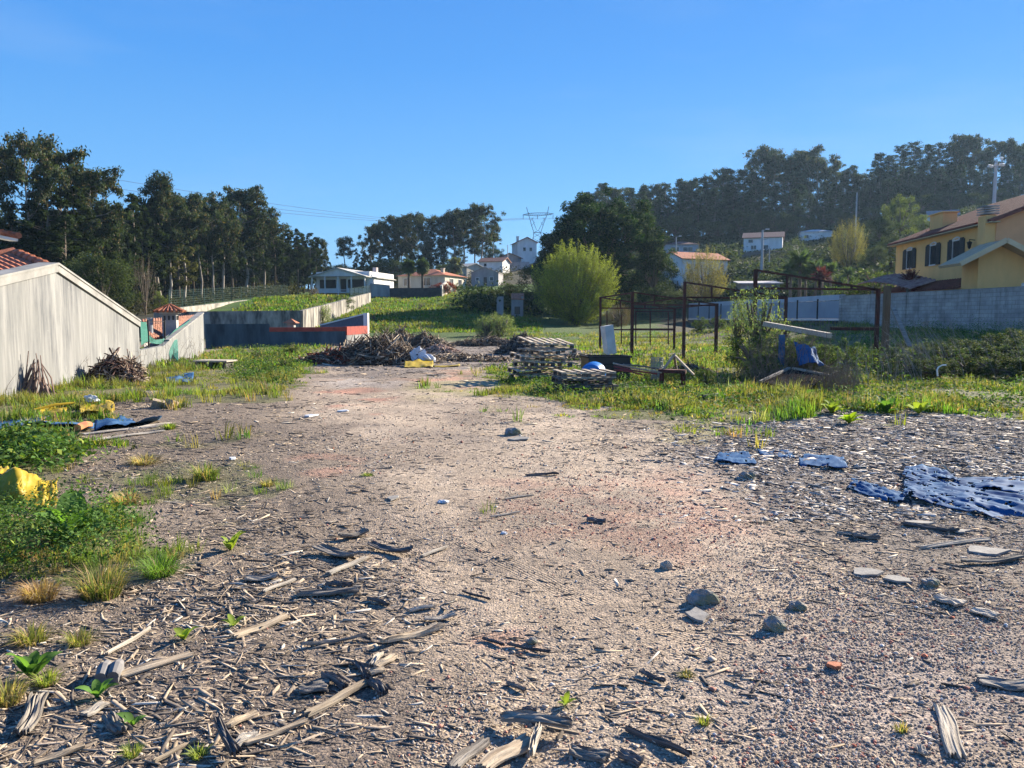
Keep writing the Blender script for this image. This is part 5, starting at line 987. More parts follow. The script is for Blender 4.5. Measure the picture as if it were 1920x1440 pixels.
# meadow shrubs
for (px, yt, Y, k, wf, nm, lb) in ((600, 566, 66, 'tuft', 1.2, 'shrub', 'grey green shrub against the corner of the terrace wall'), (618, 552, 76, 'brownb', .8, 'shrub', 'brownish twiggy shrub on the terrace wall'), (642, 550, 80, 'shrub', 1.0, 'shrub', 'round green and rust shrub beside the terrace wall'), (588, 536, 92, 'brownb', .9, 'shrub', 'bare brown shrub below the porch house columns'), (700, 586, 72, 'baretw', .8, 'bare_sapling', 'small leafless sapling low in the sunlit meadow'), (788, 562, 88, 'baretw', 1.1, 'bare_sapling', 'leafless sapling at the shadow edge in the meadow'),
        (912, 590, 57, 'tuft', 1.2, 'willow_shrub', 'left one of two upright grey green willow shrubs behind the piles'), (938, 584, 58, 'tuft', 1.5, 'willow_shrub', 'right one of two upright grey green willow shrubs behind the piles'), (724, 603, 47, 'shrub', .9, 'shrub', 'green shrub growing beside the far brush pile'), (838, 528, 119, 'redshrub', 1.3, 'creeper', 'red creeper spilling over the stone wall by the hip roofed house'), (818, 530, 118, 'redshrub', 1.3, 'creeper', 'dark red creeper on the shaded wall left of the stone wall'), (863, 524, 135, 'redshrub', 1.0, 'shrub', 'small red shrub under the beige shed'), (855, 530, 128, 'shrub', 1.6, 'shrub', 'green shrub under the beige shed'), (880, 545, 120, 'bushy', .8, 'bush', 'dark bush below the grey cottage'), (1345, 590, 60, 'shrub', 1.0, 'shrub', 'bright green weed shrub behind the second rusty frame'), (1316, 592, 58, 'shrub', .9, 'shrub', 'bright green weed shrub at the foot of the panel fence'),
        (545, 640, 33, 'shrub', 1.0, 'shrub', 'bright green leafy bush in front of the dark red banded wall'), (480, 655, 30, 'shrub', 1.0, 'shrub', 'low green bush on the bank before the dark wall'), (533, 668, 25, 'shrub', 1.1, 'shrub', 'leafy green clump beside the track on the left verge'), (505, 680, 23, 'shrub', 1.0, 'shrub', 'leafy green clump further left on the left verge'), (1160, 565, 76, 'brownb', 1.0, 'shrub', 'brown twiggy shrub at the right foot of the willow')):
    plant(k, nm, lb, 'shrub' if 'sapling' not in nm else 'sapling', px, yt, Y, wf)
# undergrowth on the slopes, a mass nobody could count
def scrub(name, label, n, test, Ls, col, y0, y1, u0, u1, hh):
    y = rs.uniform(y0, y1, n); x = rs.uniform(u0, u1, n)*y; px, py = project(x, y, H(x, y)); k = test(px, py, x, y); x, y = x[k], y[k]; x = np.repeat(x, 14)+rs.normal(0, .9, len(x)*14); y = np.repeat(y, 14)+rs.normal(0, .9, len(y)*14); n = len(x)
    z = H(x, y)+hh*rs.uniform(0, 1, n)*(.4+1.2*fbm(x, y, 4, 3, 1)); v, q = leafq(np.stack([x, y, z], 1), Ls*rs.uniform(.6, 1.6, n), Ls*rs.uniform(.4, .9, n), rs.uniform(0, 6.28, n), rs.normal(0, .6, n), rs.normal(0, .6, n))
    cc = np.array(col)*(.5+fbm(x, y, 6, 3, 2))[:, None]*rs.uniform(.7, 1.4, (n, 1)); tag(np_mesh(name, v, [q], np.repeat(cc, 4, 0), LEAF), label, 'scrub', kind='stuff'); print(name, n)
scrub('hillside_scrub', 'dark scrub covering the right hand hillside between the houses', 12500, lambda px, py, x, y: (px > 1180) & (y > 90) & ~((y > 132)&(y < 172)&(((px > 1380)&(px < 1485))|((px > 1495)&(px < 1582)))) & ~((y > 150)&(y < 190)&(((px > 1240)&(px < 1312))|((px > 1735)&(px < 1805)))) & ~((y > 105)&(y < 126)&(px > 1240)&(px < 1380)), .55, (.05, .065, .028), 88, 225, .14, .85, 1.7)
scrub('slope_cover', 'short dark ground cover around the hillside houses', 3500, lambda px, py, x, y: (px > 1230) & (y > 104), .4, (.04, .05, .025), 104, 192, .18, .62, .35)
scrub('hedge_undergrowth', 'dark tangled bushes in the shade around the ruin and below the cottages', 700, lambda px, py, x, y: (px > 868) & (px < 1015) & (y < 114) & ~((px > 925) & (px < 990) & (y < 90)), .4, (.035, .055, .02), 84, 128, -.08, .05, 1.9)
scrub('undergrowth_light_block', 'dark undergrowth added under the left wood to block light', 7000, lambda px, py, x, y: ((px < 560) & (y > 84+(px-240)*.1)) | ((px > 600) & (px < 960) & (y > 138)), .40, (.05, .05, .022), 70, 190, -.9, .0, 1.6)  # leaf mass added to keep light from coming through below the crowns
# ================================================================= RUSTY FRAMES
def steel_frame(label, Y, pl, tl, pr, tr, yc, struts, r=.1):
    A = W(pl, tl, Y); B = W(pr, tr, Y); C_ = W(pl, yc, Y); D_ = W(pr, yc+.5, Y); root = thing('gantry', label, 'steel frame', (A.x, Y, hz(A.x, Y)), 'rusty steel portal frames in a row')
    for P in (A, B):
        m = MB(); z0 = hz(P.x, Y)-.4; m.box((P.x, Y, (z0+P.z)/2), (r, r, P.z-z0)); m.box((P.x, Y, hz(P.x, Y)+.02), (r*2, r*2, .03)); m.build('post', RUST, root)
    a, b = A+Vector((r/2, 0, -.03)), B+Vector((-r/2, 0, -.03)); m = MB(); m.bar(a, b, .06, .06); m.build('top_chord', RUST, root)
    c_, d = C_+Vector((r/2, 0, 0)), D_+Vector((-r/2, 0, -.03)); m = MB(); m.bar(c_, d, .06, .06); m.build('bottom_chord', RUST, root)
    for u in struts:
        p, q = a.lerp(b, u), c_.lerp(d, u); m = MB(); m.bar((p.x, Y, p.z-.03), (p.x, Y, q.z+.03), .06, .06); m.build('strut', RUST, root)
steel_frame('nearest and tallest of the four rusty roof frames, beside the leafy sapling', 23, 1417, 505, 1647, 541, 540.5, (.25, .52, .79), .10)
steel_frame('second nearest rusty roof frame, its right post hidden behind the sapling', 28, 1284, 528, 1474, 556, 557.5, (.26, .57, .8))
steel_frame('third rusty roof frame back, standing behind the sawhorse', 34, 1186, 547, 1344, 569, 571, (.25, .62, .8), .13)
steel_frame('farthest rusty roof frame with the white slab leaning by its left post', 38.5, 1126, 557, 1265, 577, 577.5, (.26, .6, .8), .11)
def tie(label, p, q, r=.06, m_=None): m = MB(); m.bar(p, q, r, r); tag(m.build('steel_tie', m_ or RUST, None, tuple(p)), label, 'steel bar')
tie('thin rusty tie joining the right posts of the two farthest frames', W(1344, 570, 33.9), W(1265, 578, 38.4)); tie('thin rusty tie joining the left posts of the two farthest frames at knee height', W(1186, 618, 33.9), W(1126, 618, 38.4)); tie('rusty rail across the farthest frame at mid height', W(1126, 618, 38.4), W(1262, 618.5, 38.4), .07); tie('rusty bar lying level in front of the concrete wall end', W(1556, 616, 23.4), W(1648, 617, 23), .1)
tie('rusty purlin joining the left post tops of the third and farthest frames', W(1186, 549, 33.9), W(1126, 558, 38.4)); tie('rusty purlin running from the second frame back to the third', W(1284, 557, 27.9), W(1186, 571, 33.9), .05); tie('low rusty rail between the posts of the third frame', W(1186, 617, 34.05), W(1265, 617, 34.05), .06)
def back_gate():
    Y = 45; A = W(1138, 583, Y); root = thing('bar_gate', 'slender rusty grid of bars behind the farthest roof frame', 'gate', (A.x, Y, hz(A.x, Y)))
    for px, y0, y1 in ((1138, 583, 625), (1165, 590, 650), (1192, 583, 660), (1219, 583, 655), (1253, 583, 660)): m = MB(); a = W(px, y0, Y); b = W(px, y1, Y); m.bar(a, (b.x, Y, max(b.z, hz(b.x, Y)-.1)), .06, .06); m.build('upright', RUST, root)
    for x0, y0, x1 in ((1165, 632, 1253), (1192, 584, 1262)): m = MB(); m.bar(W(x0, y0, Y+.05), W(x1, y0, Y+.05), .05, .05); m.build('rail', RUST, root)
back_gate()
# ================================================================= PALLETS
def pallet_meshes(mtl, w=1.2, d=1.0):
    def me(m, n, k): o = m.build(n, k, None, (0, 0, 0)); q = o.data; bpy.data.objects.remove(o); return q
    t_ = MB()
    for i in range(6):
        x = -w/2+.05+i*(w-.1)/5; t_.box((x, random.uniform(-.01, .01), .133), (.095, d, .02), random.uniform(-.015, .015))
    for y in (-1, 0, 1): t_.box((0, y*(d/2-.05), .111), (w, .1, .02))
    st = []
    for y in (-1, 0, 1):
        m = MB(); m.box((0, y*(d/2-.05), .011), (w, .1, .021))
        for x in (-1, 0, 1): m.box((x*(w/2-.05)+random.uniform(-.02, .02), y*(d/2-.06), .061), (.09, .07, .078), 0, 1)
        st.append(me(m, 'stringer', [mtl, DARKW]))
    return me(t_, 'top_deck', mtl), st
PLM = [pallet_meshes(m_) for m_ in (mat('pallet_wood', (.55, .46, .34), (.25, .20, .15), 5, (1, 1, 1), rand=.2, bump=.4), mat('pallet_wood_dark', (.17, .15, .135), (.08, .07, .065), 7, rand=.2, bump=.4))]
def pallet(label, x, y, z, yaw, k, tilt=(0, 0), group=None, skip=()):
    root = thing('pallet', label, 'pallet', (x, y, z), group); root.rotation_euler = (R(tilt[0]), R(tilt[1]), R(yaw)); deck, st_ = PLM[k]
    for nm, me in [('top_deck', deck)]+[('stringer', s) for s in st_]: o = bpy.data.objects.new(nm, me); COL.objects.link(o); o.parent = root
base = G(1018, 712, 0); names = ['bottom', 'second', 'third', 'fourth', 'fifth', 'topmost', 'topmost']
for i in range(6):
    z = hz(base.x, base.y)+.03+i*.148; pallet('%s pallet%s of the tall leaning wooden stack' % (names[i], '' if i in (0, 5) else ' from below'), base.x+(-.12, -.22, -.02, -.16, .10, .06, .10)[i], base.y+(.0, .08, -.12, .1, .0, .1, .02)[i], z+(0, .02, .03, .05, .07, .13, .1)[i], 24+(8, -9, 11, -6, 14, -3, 2)[i], 0, ((0, 0), (2, -3), (-2, 2), (3, 3), (2, -1), (7, 3))[i], 'pallets of the tall stack')
base = G(1097, 735, 0)
for i in range(3): pallet('%s grey pallet of the low stack in the grass' % ('bottom', 'middle', 'top')[i], base.x+(.03, -.04, 0)[i], base.y+.35+(0, .04, 0)[i], hz(base.x, base.y)+.0+i*.147, 9+(3, -3, 0)[i], (1, 1, 0)[i], (0, 0), 'pallets of the low stack')
# ================================================================= SMALL OBJECTS BY THE PALLETS
def lathe(m, c, axis, prof, n=20, mi=0):
    axis = Vector(axis).normalized(); u = axis.orthogonal().normalized(); v = axis.cross(u); vs = []; fs = []
    for t_, r in prof:
        for k in range(n): a = 2*math.pi*k/n; vs.append(Vector(c)+axis*t_+(u*math.cos(a)+v*math.sin(a))*r)
    for i in range(len(prof)-1):
        for k in range(n): k2 = (k+1) % n; fs.append((i*n+k, i*n+k2, (i+1)*n+k2, (i+1)*n+k))
    fs += [tuple(range(n))[::-1], tuple((len(prof)-1)*n+k for k in range(n))]; m.add(vs, fs, mi)
p = W(1113, 690, 18.3); root = thing('barrel', 'blue plastic barrel lying behind the low pallets', 'barrel', (p.x, p.y, hz(p.x, p.y))); m = MB()
lathe(m, (p.x, p.y, .285), (.25, 1, 0), [(-.40, .20), (-.39, .235), (-.36, .25), (-.2, .275), (-.18, .285), (-.16, .275), (.1, .28), (.12, .288), (.14, .28), (.36, .255), (.39, .235), (.4, .2)], 28)
m.build('body', mat('blue_plastic', (.02, .16, .46), (.02, .13, .38), 3, rough=.4), root, smooth=True); m = MB(); lathe(m, (p.x-.1, p.y-.395, .36), (.25, 1, 0), [(-.02, .03), (.0, .03)], 12); m.build('bung', DARK, root)
root = thing('crate', 'black open topped plastic crate behind the blue barrel', 'crate', tuple(W(1135, 690, 20))); p = W(1135, 690, 20.2); m = MB(); rt = Euler((0, 0, R(10))).to_matrix(); z0 = hz(p.x, p.y)
for c_, s in (((0, -.35, .3), (1.12, .04, .6)), ((0, .35, .3), (1.12, .04, .6)), ((-.54, 0, .3), (.04, .66, .6)), ((.54, 0, .3), (.04, .66, .6)), ((0, 0, .03), (1.04, .66, .04))): m.box(Vector((p.x, p.y, z0))+rt@Vector(c_), s, R(10))
m.build('body', DARK, root); m = MB()
for c_, s in (((0, -.385, .6), (1.2, .05, .05)), ((0, -.38, .42), (1.16, .03, .03)), ((0, -.38, .24), (1.16, .03, .03)), ((0, .385, .6), (1.2, .05, .05)), ((-.58, 0, .6), (.05, .76, .05)), ((.58, 0, .6), (.05, .76, .05))): m.box(Vector((p.x, p.y, z0+.012))+rt@Vector(c_), s, R(10))
m.build('rim', IRON, root)
def sticks(name, label, cat, ends, r, mtl, group=None):
    m = MB(); 
    for a, b in ends: c_ = (a+b)/2+Vector((random.uniform(-.03, .03), random.uniform(-.03, .03), random.uniform(-.02, .03))); m.tube([a, c_, b], [r, r*.95, r*.8], 6)
    o_ = m.build(name, mtl, None, tuple(ends[0][0])); return tag(o_, label, cat, group)
redm = mat('faded_red', (.33, .05, .05), (.2, .05, .04), 6)
for i, (a, b, mm, lb) in enumerate((((1150, 681, 18.6), (1240, 699, 17.6), TAN, 'upper tan rod sloping down from the black crate'), ((1151, 687, 18.5), (1232, 701, 17.6), redm, 'upper red rod lying beside the black crate'), ((1152, 693, 18.3), (1205, 703, 17.7), redm, 'lower red rod lying beside the black crate'), ((1168, 683, 18.9), (1262, 697, 18.2), WOOD, 'long grey rod pointing at the sawhorse foot'))): sticks('rod', lb, 'rod', [(W(*a), W(*b))], .022, mm, 'rods heaped by the black crate')
root = thing('sawhorse', 'crooked wooden tripod sawhorse standing on a dark red bench', 'sawhorse', tuple(W(1264, 700, 18)))
ap = W(1264, 665, 18); 
for q, mm in ((W(1243, 694, 17.9), TAN), (W(1268, 692, 18.4), WOOD), (W(1301, 703, 17.6), TAN)): m = MB(); m.bar(ap+(q-ap)*-.04, q, .055, .04); m.build('leg', mm, root)
benchm = mat('bench_brown', (.12, .035, .03), (.06, .03, .025), 6)
root = thing('bench', 'low dark red bench plank under the sawhorse', 'bench', tuple(W(1262, 705, 17.8))); a, b = W(1236, 695, 17.9), W(1286, 697, 17.7); m = MB(); m.bar(a, b, .3, .08); m.build('seat', benchm, root)
for u in (.1, .9): q = a.lerp(b, u); m = MB(); m.box((q.x, q.y, (q.z-.05)/2), (.06, .25, q.z-.05)); m.build('leg', benchm, root)
root = thing('slab', 'white topped concrete slab leaning in the grass by the farthest frame', 'slab', tuple(W(1143, 662, 27))); m = MB(); q = W(1141, 637, 27); m.box(q, (.42, .22, 1.0), 0, 0, Euler((R(-4), R(-7), R(38)))); m.build('panel', mat('white_slab', (.60, .60, .58), (.45, .45, .43), 3), root)
def blob(name, label, cat, c, sx, sy, sz, mtl, seed, amp=.35, n=18, group=None, sub=2.2):
    m = MB(); r = np.random.RandomState(seed); o3 = r.uniform(0, 50, 3); vs = []; fs = []
    for j in range(n+1):
        th = math.pi*j/n
        for i in range(2*n):
            a = math.pi*i/n; d = np.array([math.sin(th)*math.cos(a), math.sin(th)*math.sin(a), math.cos(th)]); k = 1+amp*(2*fbm(np.array([d[0]*sub+o3[0]+d[2]*1.7]), np.array([d[1]*sub+o3[1]-d[2]*1.3]), 1.0, 4, seed)[0]-1); p_ = d*k; vs.append((c[0]+p_[0]*sx, c[1]+p_[1]*sy, c[2]+max(p_[2], -.45)*sz))
    w = 2*n
    for j in range(n):
        for i in range(w): fs.append((j*w+i, (j+1)*w+i, (j+1)*w+(i+1) % w, j*w+(i+1) % w))
    m.add(vs, fs); return tag(m.build(name, mtl, None, tuple(c)), label, cat, group)
PLAS = mat('white_plastic', (.62, .62, .62), (.5, .52, .54), 6, rough=.35); YT = mat('yellow_plastic', (.38, .27, .015), (.28, .19, .01), 5, rough=.5, spec=.25); ORB = mat('orange_bag', (.65, .38, .09), (.55, .30, .07), 5, rough=.5)
BT = mat('blue_tarp', (.035, .10, .21), (.02, .06, .14), 4, rough=.7, spec=.02, c3=(.07, .14, .24), s3=3)
q = W(1133, 662, 25); blob('bag', 'orange yellow plastic bag in the weeds by the white slab', 'bag', (q.x, q.y, hz(q.x, q.y)+.12), .3, .25, .26, ORB, 3, .6)
q = G(1165, 712); blob('bag', 'small white plastic bag in the grass beside the low pallets', 'bag', (q.x, q.y, .1), .1, .1, .1, PLAS, 4, .5)
m = MB()
q = W(1232, 688, 19.5)
for k in range(14):
    pts = []
    for i in range(13): a = i*math.pi/6; pts.append((q.x+(.15+.01*math.sin(k))*math.cos(a), q.y+.15*math.sin(a), .08+k*.04)); 
    m.tube(pts, .006, 4)
for i in range(12): a = i*math.pi/6; m.tube([(q.x+.15*math.cos(a), q.y+.15*math.sin(a), .04), (q.x+.15*math.cos(a+.3), q.y+.15*math.sin(a+.3), .62)], .006, 4)
tag(m.build('wire_roll', GALV, None, (q.x, q.y, 0)), 'upright roll of wire mesh left of the sawhorse', 'wire roll')
a, b = G(1290, 752), G(1350, 746); sticks('log', 'dark thin log lying in the grass right of the low pallets', 'log', [(a+Vector((0, 0, .06)), b+Vector((0, 0, .07)))], .045, DARKW)
plant('shrub', 'shrub', 'dark blue green bush right of the sawhorse', 'shrub', 1325, 679, 17.4, .5)
# ================================================================= HEAPS
def pile(name, label, px, py, Y, w, d, h, n, Lr, cols, seed, extra=None, yaw=None, core=(.05, .045, .04)):
    c0 = W(px, py, Y); zb = hz(c0.x, c0.y); r = np.random.RandomState(seed); root = thing(name, label, 'heap', (c0.x, c0.y, zb)); V = []
    def hh(x, y): return h*np.clip(1-np.sqrt((x/w)**2+(y/d)**2), 0, 1)**.85*(1+.3*(fbm(x+c0.x, y+c0.y, .8, 3, seed)-.5))
    a = r.uniform(0, 6.28, n); q = np.sqrt(r.uniform(0, 1, n))*1.05; x = np.cos(a)*q*w; y = np.sin(a)*q*d; L = r.uniform(*Lr, n)*(1-.35*q); z = hh(x, y)+.02
    ya = np.arctan2(np.sin(a)/d, np.cos(a)/w)+r.normal(0, .7, n); pt = -np.arctan2(h, (w+d)/2)*.9*(q < 1)+r.normal(0, .28, n); k = r.rand(n) < .3; ya[k] = r.uniform(0, 6.28, k.sum()); pt[k] = r.normal(0, .2, k.sum())
    Wd = r.uniform(.012, .05, n); v, qd, mm = slivers(np.stack([x, y, z], 1), L, Wd, Wd*r.uniform(.4, 1, n), ya, pt, r.uniform(-.6, .6, n), r.normal(0, .1, n), 3)
    cc = np.array(cols)[r.randint(0, len(cols), n)]*r.uniform(.6, 1.35, (n, 1)); np_mesh('branches', v, [qd], np.repeat(cc, mm, 0), LITTER, root)
    g_ = np.linspace(-1.05, 1.05, 26); GX, GY = np.meshgrid(g_*w, g_*d); GZ = hh(GX.ravel(), GY.ravel())*.92-.04+(fbm(GX.ravel(), GY.ravel(), .3, 3, 2)-.5)*.12; ii = (np.arange(25)[:, None]*26+np.arange(25)[None]).ravel()
    np_mesh('core', np.stack([GX.ravel(), GY.ravel(), GZ], 1), [np.stack([ii, ii+1, ii+27, ii+26], 1)], np.tile(core, (676, 1)), LITTER, root); return root
WC = [(.09, .07, .055), (.17, .13, .095), (.28, .225, .165), (.42, .35, .26), (.12, .085, .065)]
pile('brush_pile', 'largest pile of grey branches and bark in the middle of the yard', 712, 684, 27.5, 1.9, 1.2, .78, 1400, (.4, 1.9), WC, 1)
pile('wood_pile', 'long low heap of roots and rusty scraps left of the big branch pile', 632, 684, 27, 1.5, .8, .42, 800, (.2, .9), WC+[(.22, .06, .04), (.30, .10, .06)], 2)
pile('wood_pile', 'flat spread of broken sticks right of the white plastic', 860, 672, 29.5, 2.1, 1.2, .22, 900, (.15, .7), WC, 3)
pile('brush_pile', 'leaning heap of pale branches behind the green shrub', 752, 633, 43, 1.1, 1.0, .85, 500, (.5, 1.7), WC[1:], 4); pile('brush_pile', 'rounded dark branch heap behind the big pile', 795, 634, 42, 1.5, 1.0, .75, 700, (.4, 1.4), WC, 5)
pile('rubble_pile', 'small heap of pinkish rubble and chips behind the white plastic', 825, 645, 36, 1.0, .7, .35, 500, (.1, .4), [(.5, .33, .25), (.42, .34, .26), (.3, .2, .16)], 6); pile('brush_pile', 'low dark brush heap under the two willow shrubs', 915, 637, 46, 2.2, 1.2, .45, 700, (.3, 1.3), WC[:3], 7)
pile('brush_pile', 'dark mound of twigs behind the tall pallet stack', 980, 658, 35, 1.15, 1.0, .85, 900, (.3, 1.0), WC[:3]+[(.10, .09, .09)], 8); pile('wood_pile', 'low strip of chopped wood between the pallets and the frames', 1085, 672, 30, 1.5, .9, .22, 500, (.15, .5), WC, 9)
pile('wood_pile', 'heap of split firewood under the third rusty frame', 1290, 680, 22, .9, .5, .25, 350, (.15, .5), WC+[(.25, .1, .07)], 10)
pile('root_heap', 'heap of dark roots and posts against the stained gable wall', 214, 722, 19.3, .75, .5, .62, 420, (.2, .8), [(.10, .06, .05), (.16, .11, .08), (.32, .26, .2), (.07, .05, .045)], 11); pile('root_heap', 'smaller pale wood heap at the end of the gable wall', 247, 715, 20.6, .45, .4, .5, 220, (.2, .7), WC, 12)
q = W(785, 674, 26.8); blob('plastic_sheet', 'crumpled white plastic sheet on the right of the big branch pile', 'plastic sheet', (q.x, q.y, .2), .26, .22, .34, PLAS, 7, .8, 20); q = W(800, 674, 26.6); blob('plastic_sheet', 'bulging white plastic bag right of the crumpled white sheet', 'plastic bag', (q.x, q.y, .17), .28, .2, .2, PLAS, 8, .6, 20)
cloth('tarp', 'bright yellow tarp spread in front of the big branch pile', 'tarp', [G(756, 692), G(812, 690), W(812, 680, 26.5), W(760, 677, 26)], YT, 20, 8, .09, 4)
cloth('tarp', 'yellow strip of tarp trailing right from the yellow sheet', 'tarp', [G(812, 690), G(862, 688), G(862, 683), G(812, 683)], YT, 14, 4, .05, 5)
# bundles against the wall
def bundle(label, px, ytop, Y, n, w, seed, name='stick_bundle', L=1.1, mtl=None, lean=.35, zmax=None):
    r = random.Random(seed); top = W(px, ytop, Y); root = thing(name, label, 'stick bundle', (top.x, top.y, 0)); H_ = top.z; m = MB()
    for i in range(n):
        h_ = H_*(r.uniform(.35, .8) if i > 2 else r.uniform(.85, 1)); a = r.uniform(-1, 1); q = Vector((top.x+a*.1, top.y+r.uniform(-.1, .1), h_)); b = Vector((top.x+a*w+r.uniform(-.1, .1), top.y+r.uniform(-lean, lean*.3), -.05)); md = (q+b)/2+Vector((r.uniform(-.05, .05),)*3); m.tube([b, md, q], [r.uniform(.012, .028), .015, .009], 5)
    m.build('sticks', mtl or mat('stick_brown', (.27, .19, .15), (.13, .09, .08), 5), root)
bundle('pointed bundle of brown sticks leaning on the gable wall', 66, 655, 15.9, 46, .42, 1); bundle('upright thin poles rising from the root heap by the wall', 183, 668, 19.2, 9, .16, 2); bundle('single dark post and sticks at the end of the gable wall', 243, 652, 21, 12, .2, 3)
# ================================================================= LEFT SIDE SCRAPS
root = thing('white_board', 'white board resting on dark wood near the second wall', 'board', tuple(G(404, 692))); a = W(404, 686, 24.8); m = MB(); m.box((a.x, a.y, .24), (1.15, .7, .05), R(-8), 0); m.build('board', WHITEW, root); m = MB()
for x in (-.45, 0, .45): m.box((a.x+x, a.y-.1, .1), (.1, .5, .22), R(-8))
m.build('support', DARKW, root)
cloth('tarp', 'small crumpled blue sheet on the left verge', 'tarp', [G(308, 722), G(362, 719), W(362, 706, 21), W(312, 707, 21)], BT, 18, 10, .10, 6)
a, b = G(272, 746), G(313, 742); sticks('log', 'short dark stump lying on the left verge', 'log', [(a+Vector((0, 0, .07)), b+Vector((0, 0, .05)))], .07, DARKW)
cloth('tarp', 'long wrinkled dark blue tarp lying along the left side', 'tarp', [G(-60, 812), G(180, 806), W(180, 794, 12.4), W(-60, 800, 12.2)], BT, 34, 8, .12, 1, sub=2.4)
cloth('tarp', 'narrow end piece of blue tarp pointing right', 'tarp', [G(178, 808), G(300, 797), W(296, 788, 12.8), W(178, 793, 12.6)], BT, 24, 6, .10, 2)
cloth('tarp', 'yellow rag with white folds beyond the left blue tarp', 'tarp', [G(150, 784), G(213, 780), W(212, 765, 14.2), W(150, 760, 14.2)], YT, 18, 8, .13, 3); q = W(172, 768, 14); blob('rag', 'white crumpled rag on the yellow one', 'rag', (q.x, q.y, .12), .12, .1, .08, PLAS, 12, .7, 12)
cloth('tarp', 'pale yellow scrap beside the yellow rag', 'tarp', [G(68, 780), G(128, 777), G(126, 768), G(74, 771)], YT, 14, 5, .06, 7)
a = G(64, 775); b = G(140, 768); sticks('hose', 'yellow hose end lying beside the pale yellow scrap', 'hose', [(a+Vector((0, 0, .06)), b+Vector((0, 0, .12)))], .022, YT)
for i, (x, y, lb) in enumerate(((296, 766, 'left brown wood block on the left verge'), (322, 766, 'right brown wood block on the left verge'))): q = G(x, y); m = MB(); m.box((0, 0, .07), (.2, .14, .16), .4+i, 0, Euler((.2, .3, .4+i))); o_ = m.build('wood_block', TAN, None, (0, 0, 0)); o_.location = (q.x, q.y, 0); tag(o_, lb, 'wood block')
a = G(146, 810); b = G(163, 806); sticks('log', 'orange cut log end below the left blue tarp', 'log', [(a+Vector((0, 0, .06)), b+Vector((0, .1, .06)))], .055, mat('cut_wood', (.50, .24, .10), (.3, .13, .07), 9))
def yellow_tarp():
    ctrl = [[(-90, 962, 6.15), (-40, 960, 6.2), (0, 958, 6.25), (30, 952, 6.3), (62, 955, 6.3), (88, 950, 6.35), (108, 944, 6.45)], [(-90, 930, 6.3), (-40, 925, 6.3), (0, 922, 6.35), (34, 918, 6.35), (60, 930, 6.4), (84, 924, 6.5), (109, 915, 6.6)], [(-90, 900, 6.5), (-40, 890, 6.5), (0, 886, 6.5), (26, 878, 6.5), (56, 892, 6.6), (84, 905, 6.75), (105, 901, 6.8)], [(-90, 893, 7.0), (-40, 882, 7.0), (0, 877, 7.0), (22, 875, 7.0), (50, 889, 7.0), (80, 903, 7.0), (100, 900, 7.0)], [(-90, 930, 7.4), (-40, 926, 7.4), (0, 920, 7.4), (22, 915, 7.4), (50, 915, 7.4), (80, 912, 7.3), (98, 910, 7.3)]]
    P = [[W(*c_) for c_ in r] for r in ctrl]; n, k = 48, 34; Gd = []
    for j in range(k+1):
        v = j/k*4; j0 = min(int(v), 3); fv = v-j0; row = []
        for i in range(n+1):
            u = i/n*6; i0 = min(int(u), 5); fu = u-i0; q = P[j0][i0].lerp(P[j0][i0+1], fu).lerp(P[j0+1][i0].lerp(P[j0+1][i0+1], fu), fv); e = (fbm(np.array([u*1.3]), np.array([v*1.3]), 1.0, 4, 2)[0]-.5); e3 = abs(fbm(np.array([u*2.6+v]), np.array([v*2.6-u*.7]), 1.0, 3, 1)[0]-.5); row.append(q+Vector((e*.06, e*.12, e*.11-e3*.12)))
        Gd.append(row)
    m = MB(); m.grid(Gd); o_ = m.build('tarp', YT, None, tuple(W(20, 950, 6.6)), smooth=True); o_.modifiers.new('t', 'SOLIDIFY').thickness = .003; tag(o_, 'crumpled yellow tarp humped over the weeds at the left edge', 'tarp')
yellow_tarp()
# torn blue tarp on the right, in separate shreds
for (c4, amp, s, nx, ny, lb) in (([(1340, 870), (1422, 876), (1404, 852), (1348, 852)], .03, 21, 18, 8, 'light blue torn corner of tarp at the left tip of the wood litter'), ([(1425, 858), (1492, 864), (1480, 850), (1420, 847)], .035, 22, 20, 8, 'blue folded scrap right of the light blue torn corner'), ([(1500, 876), (1590, 882), (1580, 862), (1498, 858)], .04, 23, 16, 6, 'faint blue scrap between the folded scrap and the big torn tarp'),
        ([(1590, 918), (1690, 948), (1700, 930), (1596, 902)], .045, 24, 26, 9, 'twisted pale blue ribbon of tarp left of the big torn one'), ([(1690, 936), (1960, 1000), (2050, 950), (1700, 890)], .07, 25, 60, 26, 'big torn dark blue tarp with long folds at the right edge'), ([(1690, 895), (1800, 908), (1790, 884), (1700, 874)], .05, 26, 26, 10, 'raised blue fold behind the big torn tarp'), ([(1790, 918), (2020, 936), (2020, 900), (1790, 898)], .045, 27, 32, 10, 'light blue strip of tarp reaching the right edge'), ([(1380, 862), (1690, 872), (1640, 866), (1430, 858)], .02, 28, 30, 4, 'long thin blue shred half buried in the wood litter')):
    cloth('tarp', lb, 'tarp', [G(*c_)+Vector((0, 0, .02 if nx < 24 else .004)) for c_ in c4], BT, nx*2, ny*2, amp*.72, s, sub=3.5, group='torn blue tarps in the wood litter', torn=.47 if nx < 24 else .53)
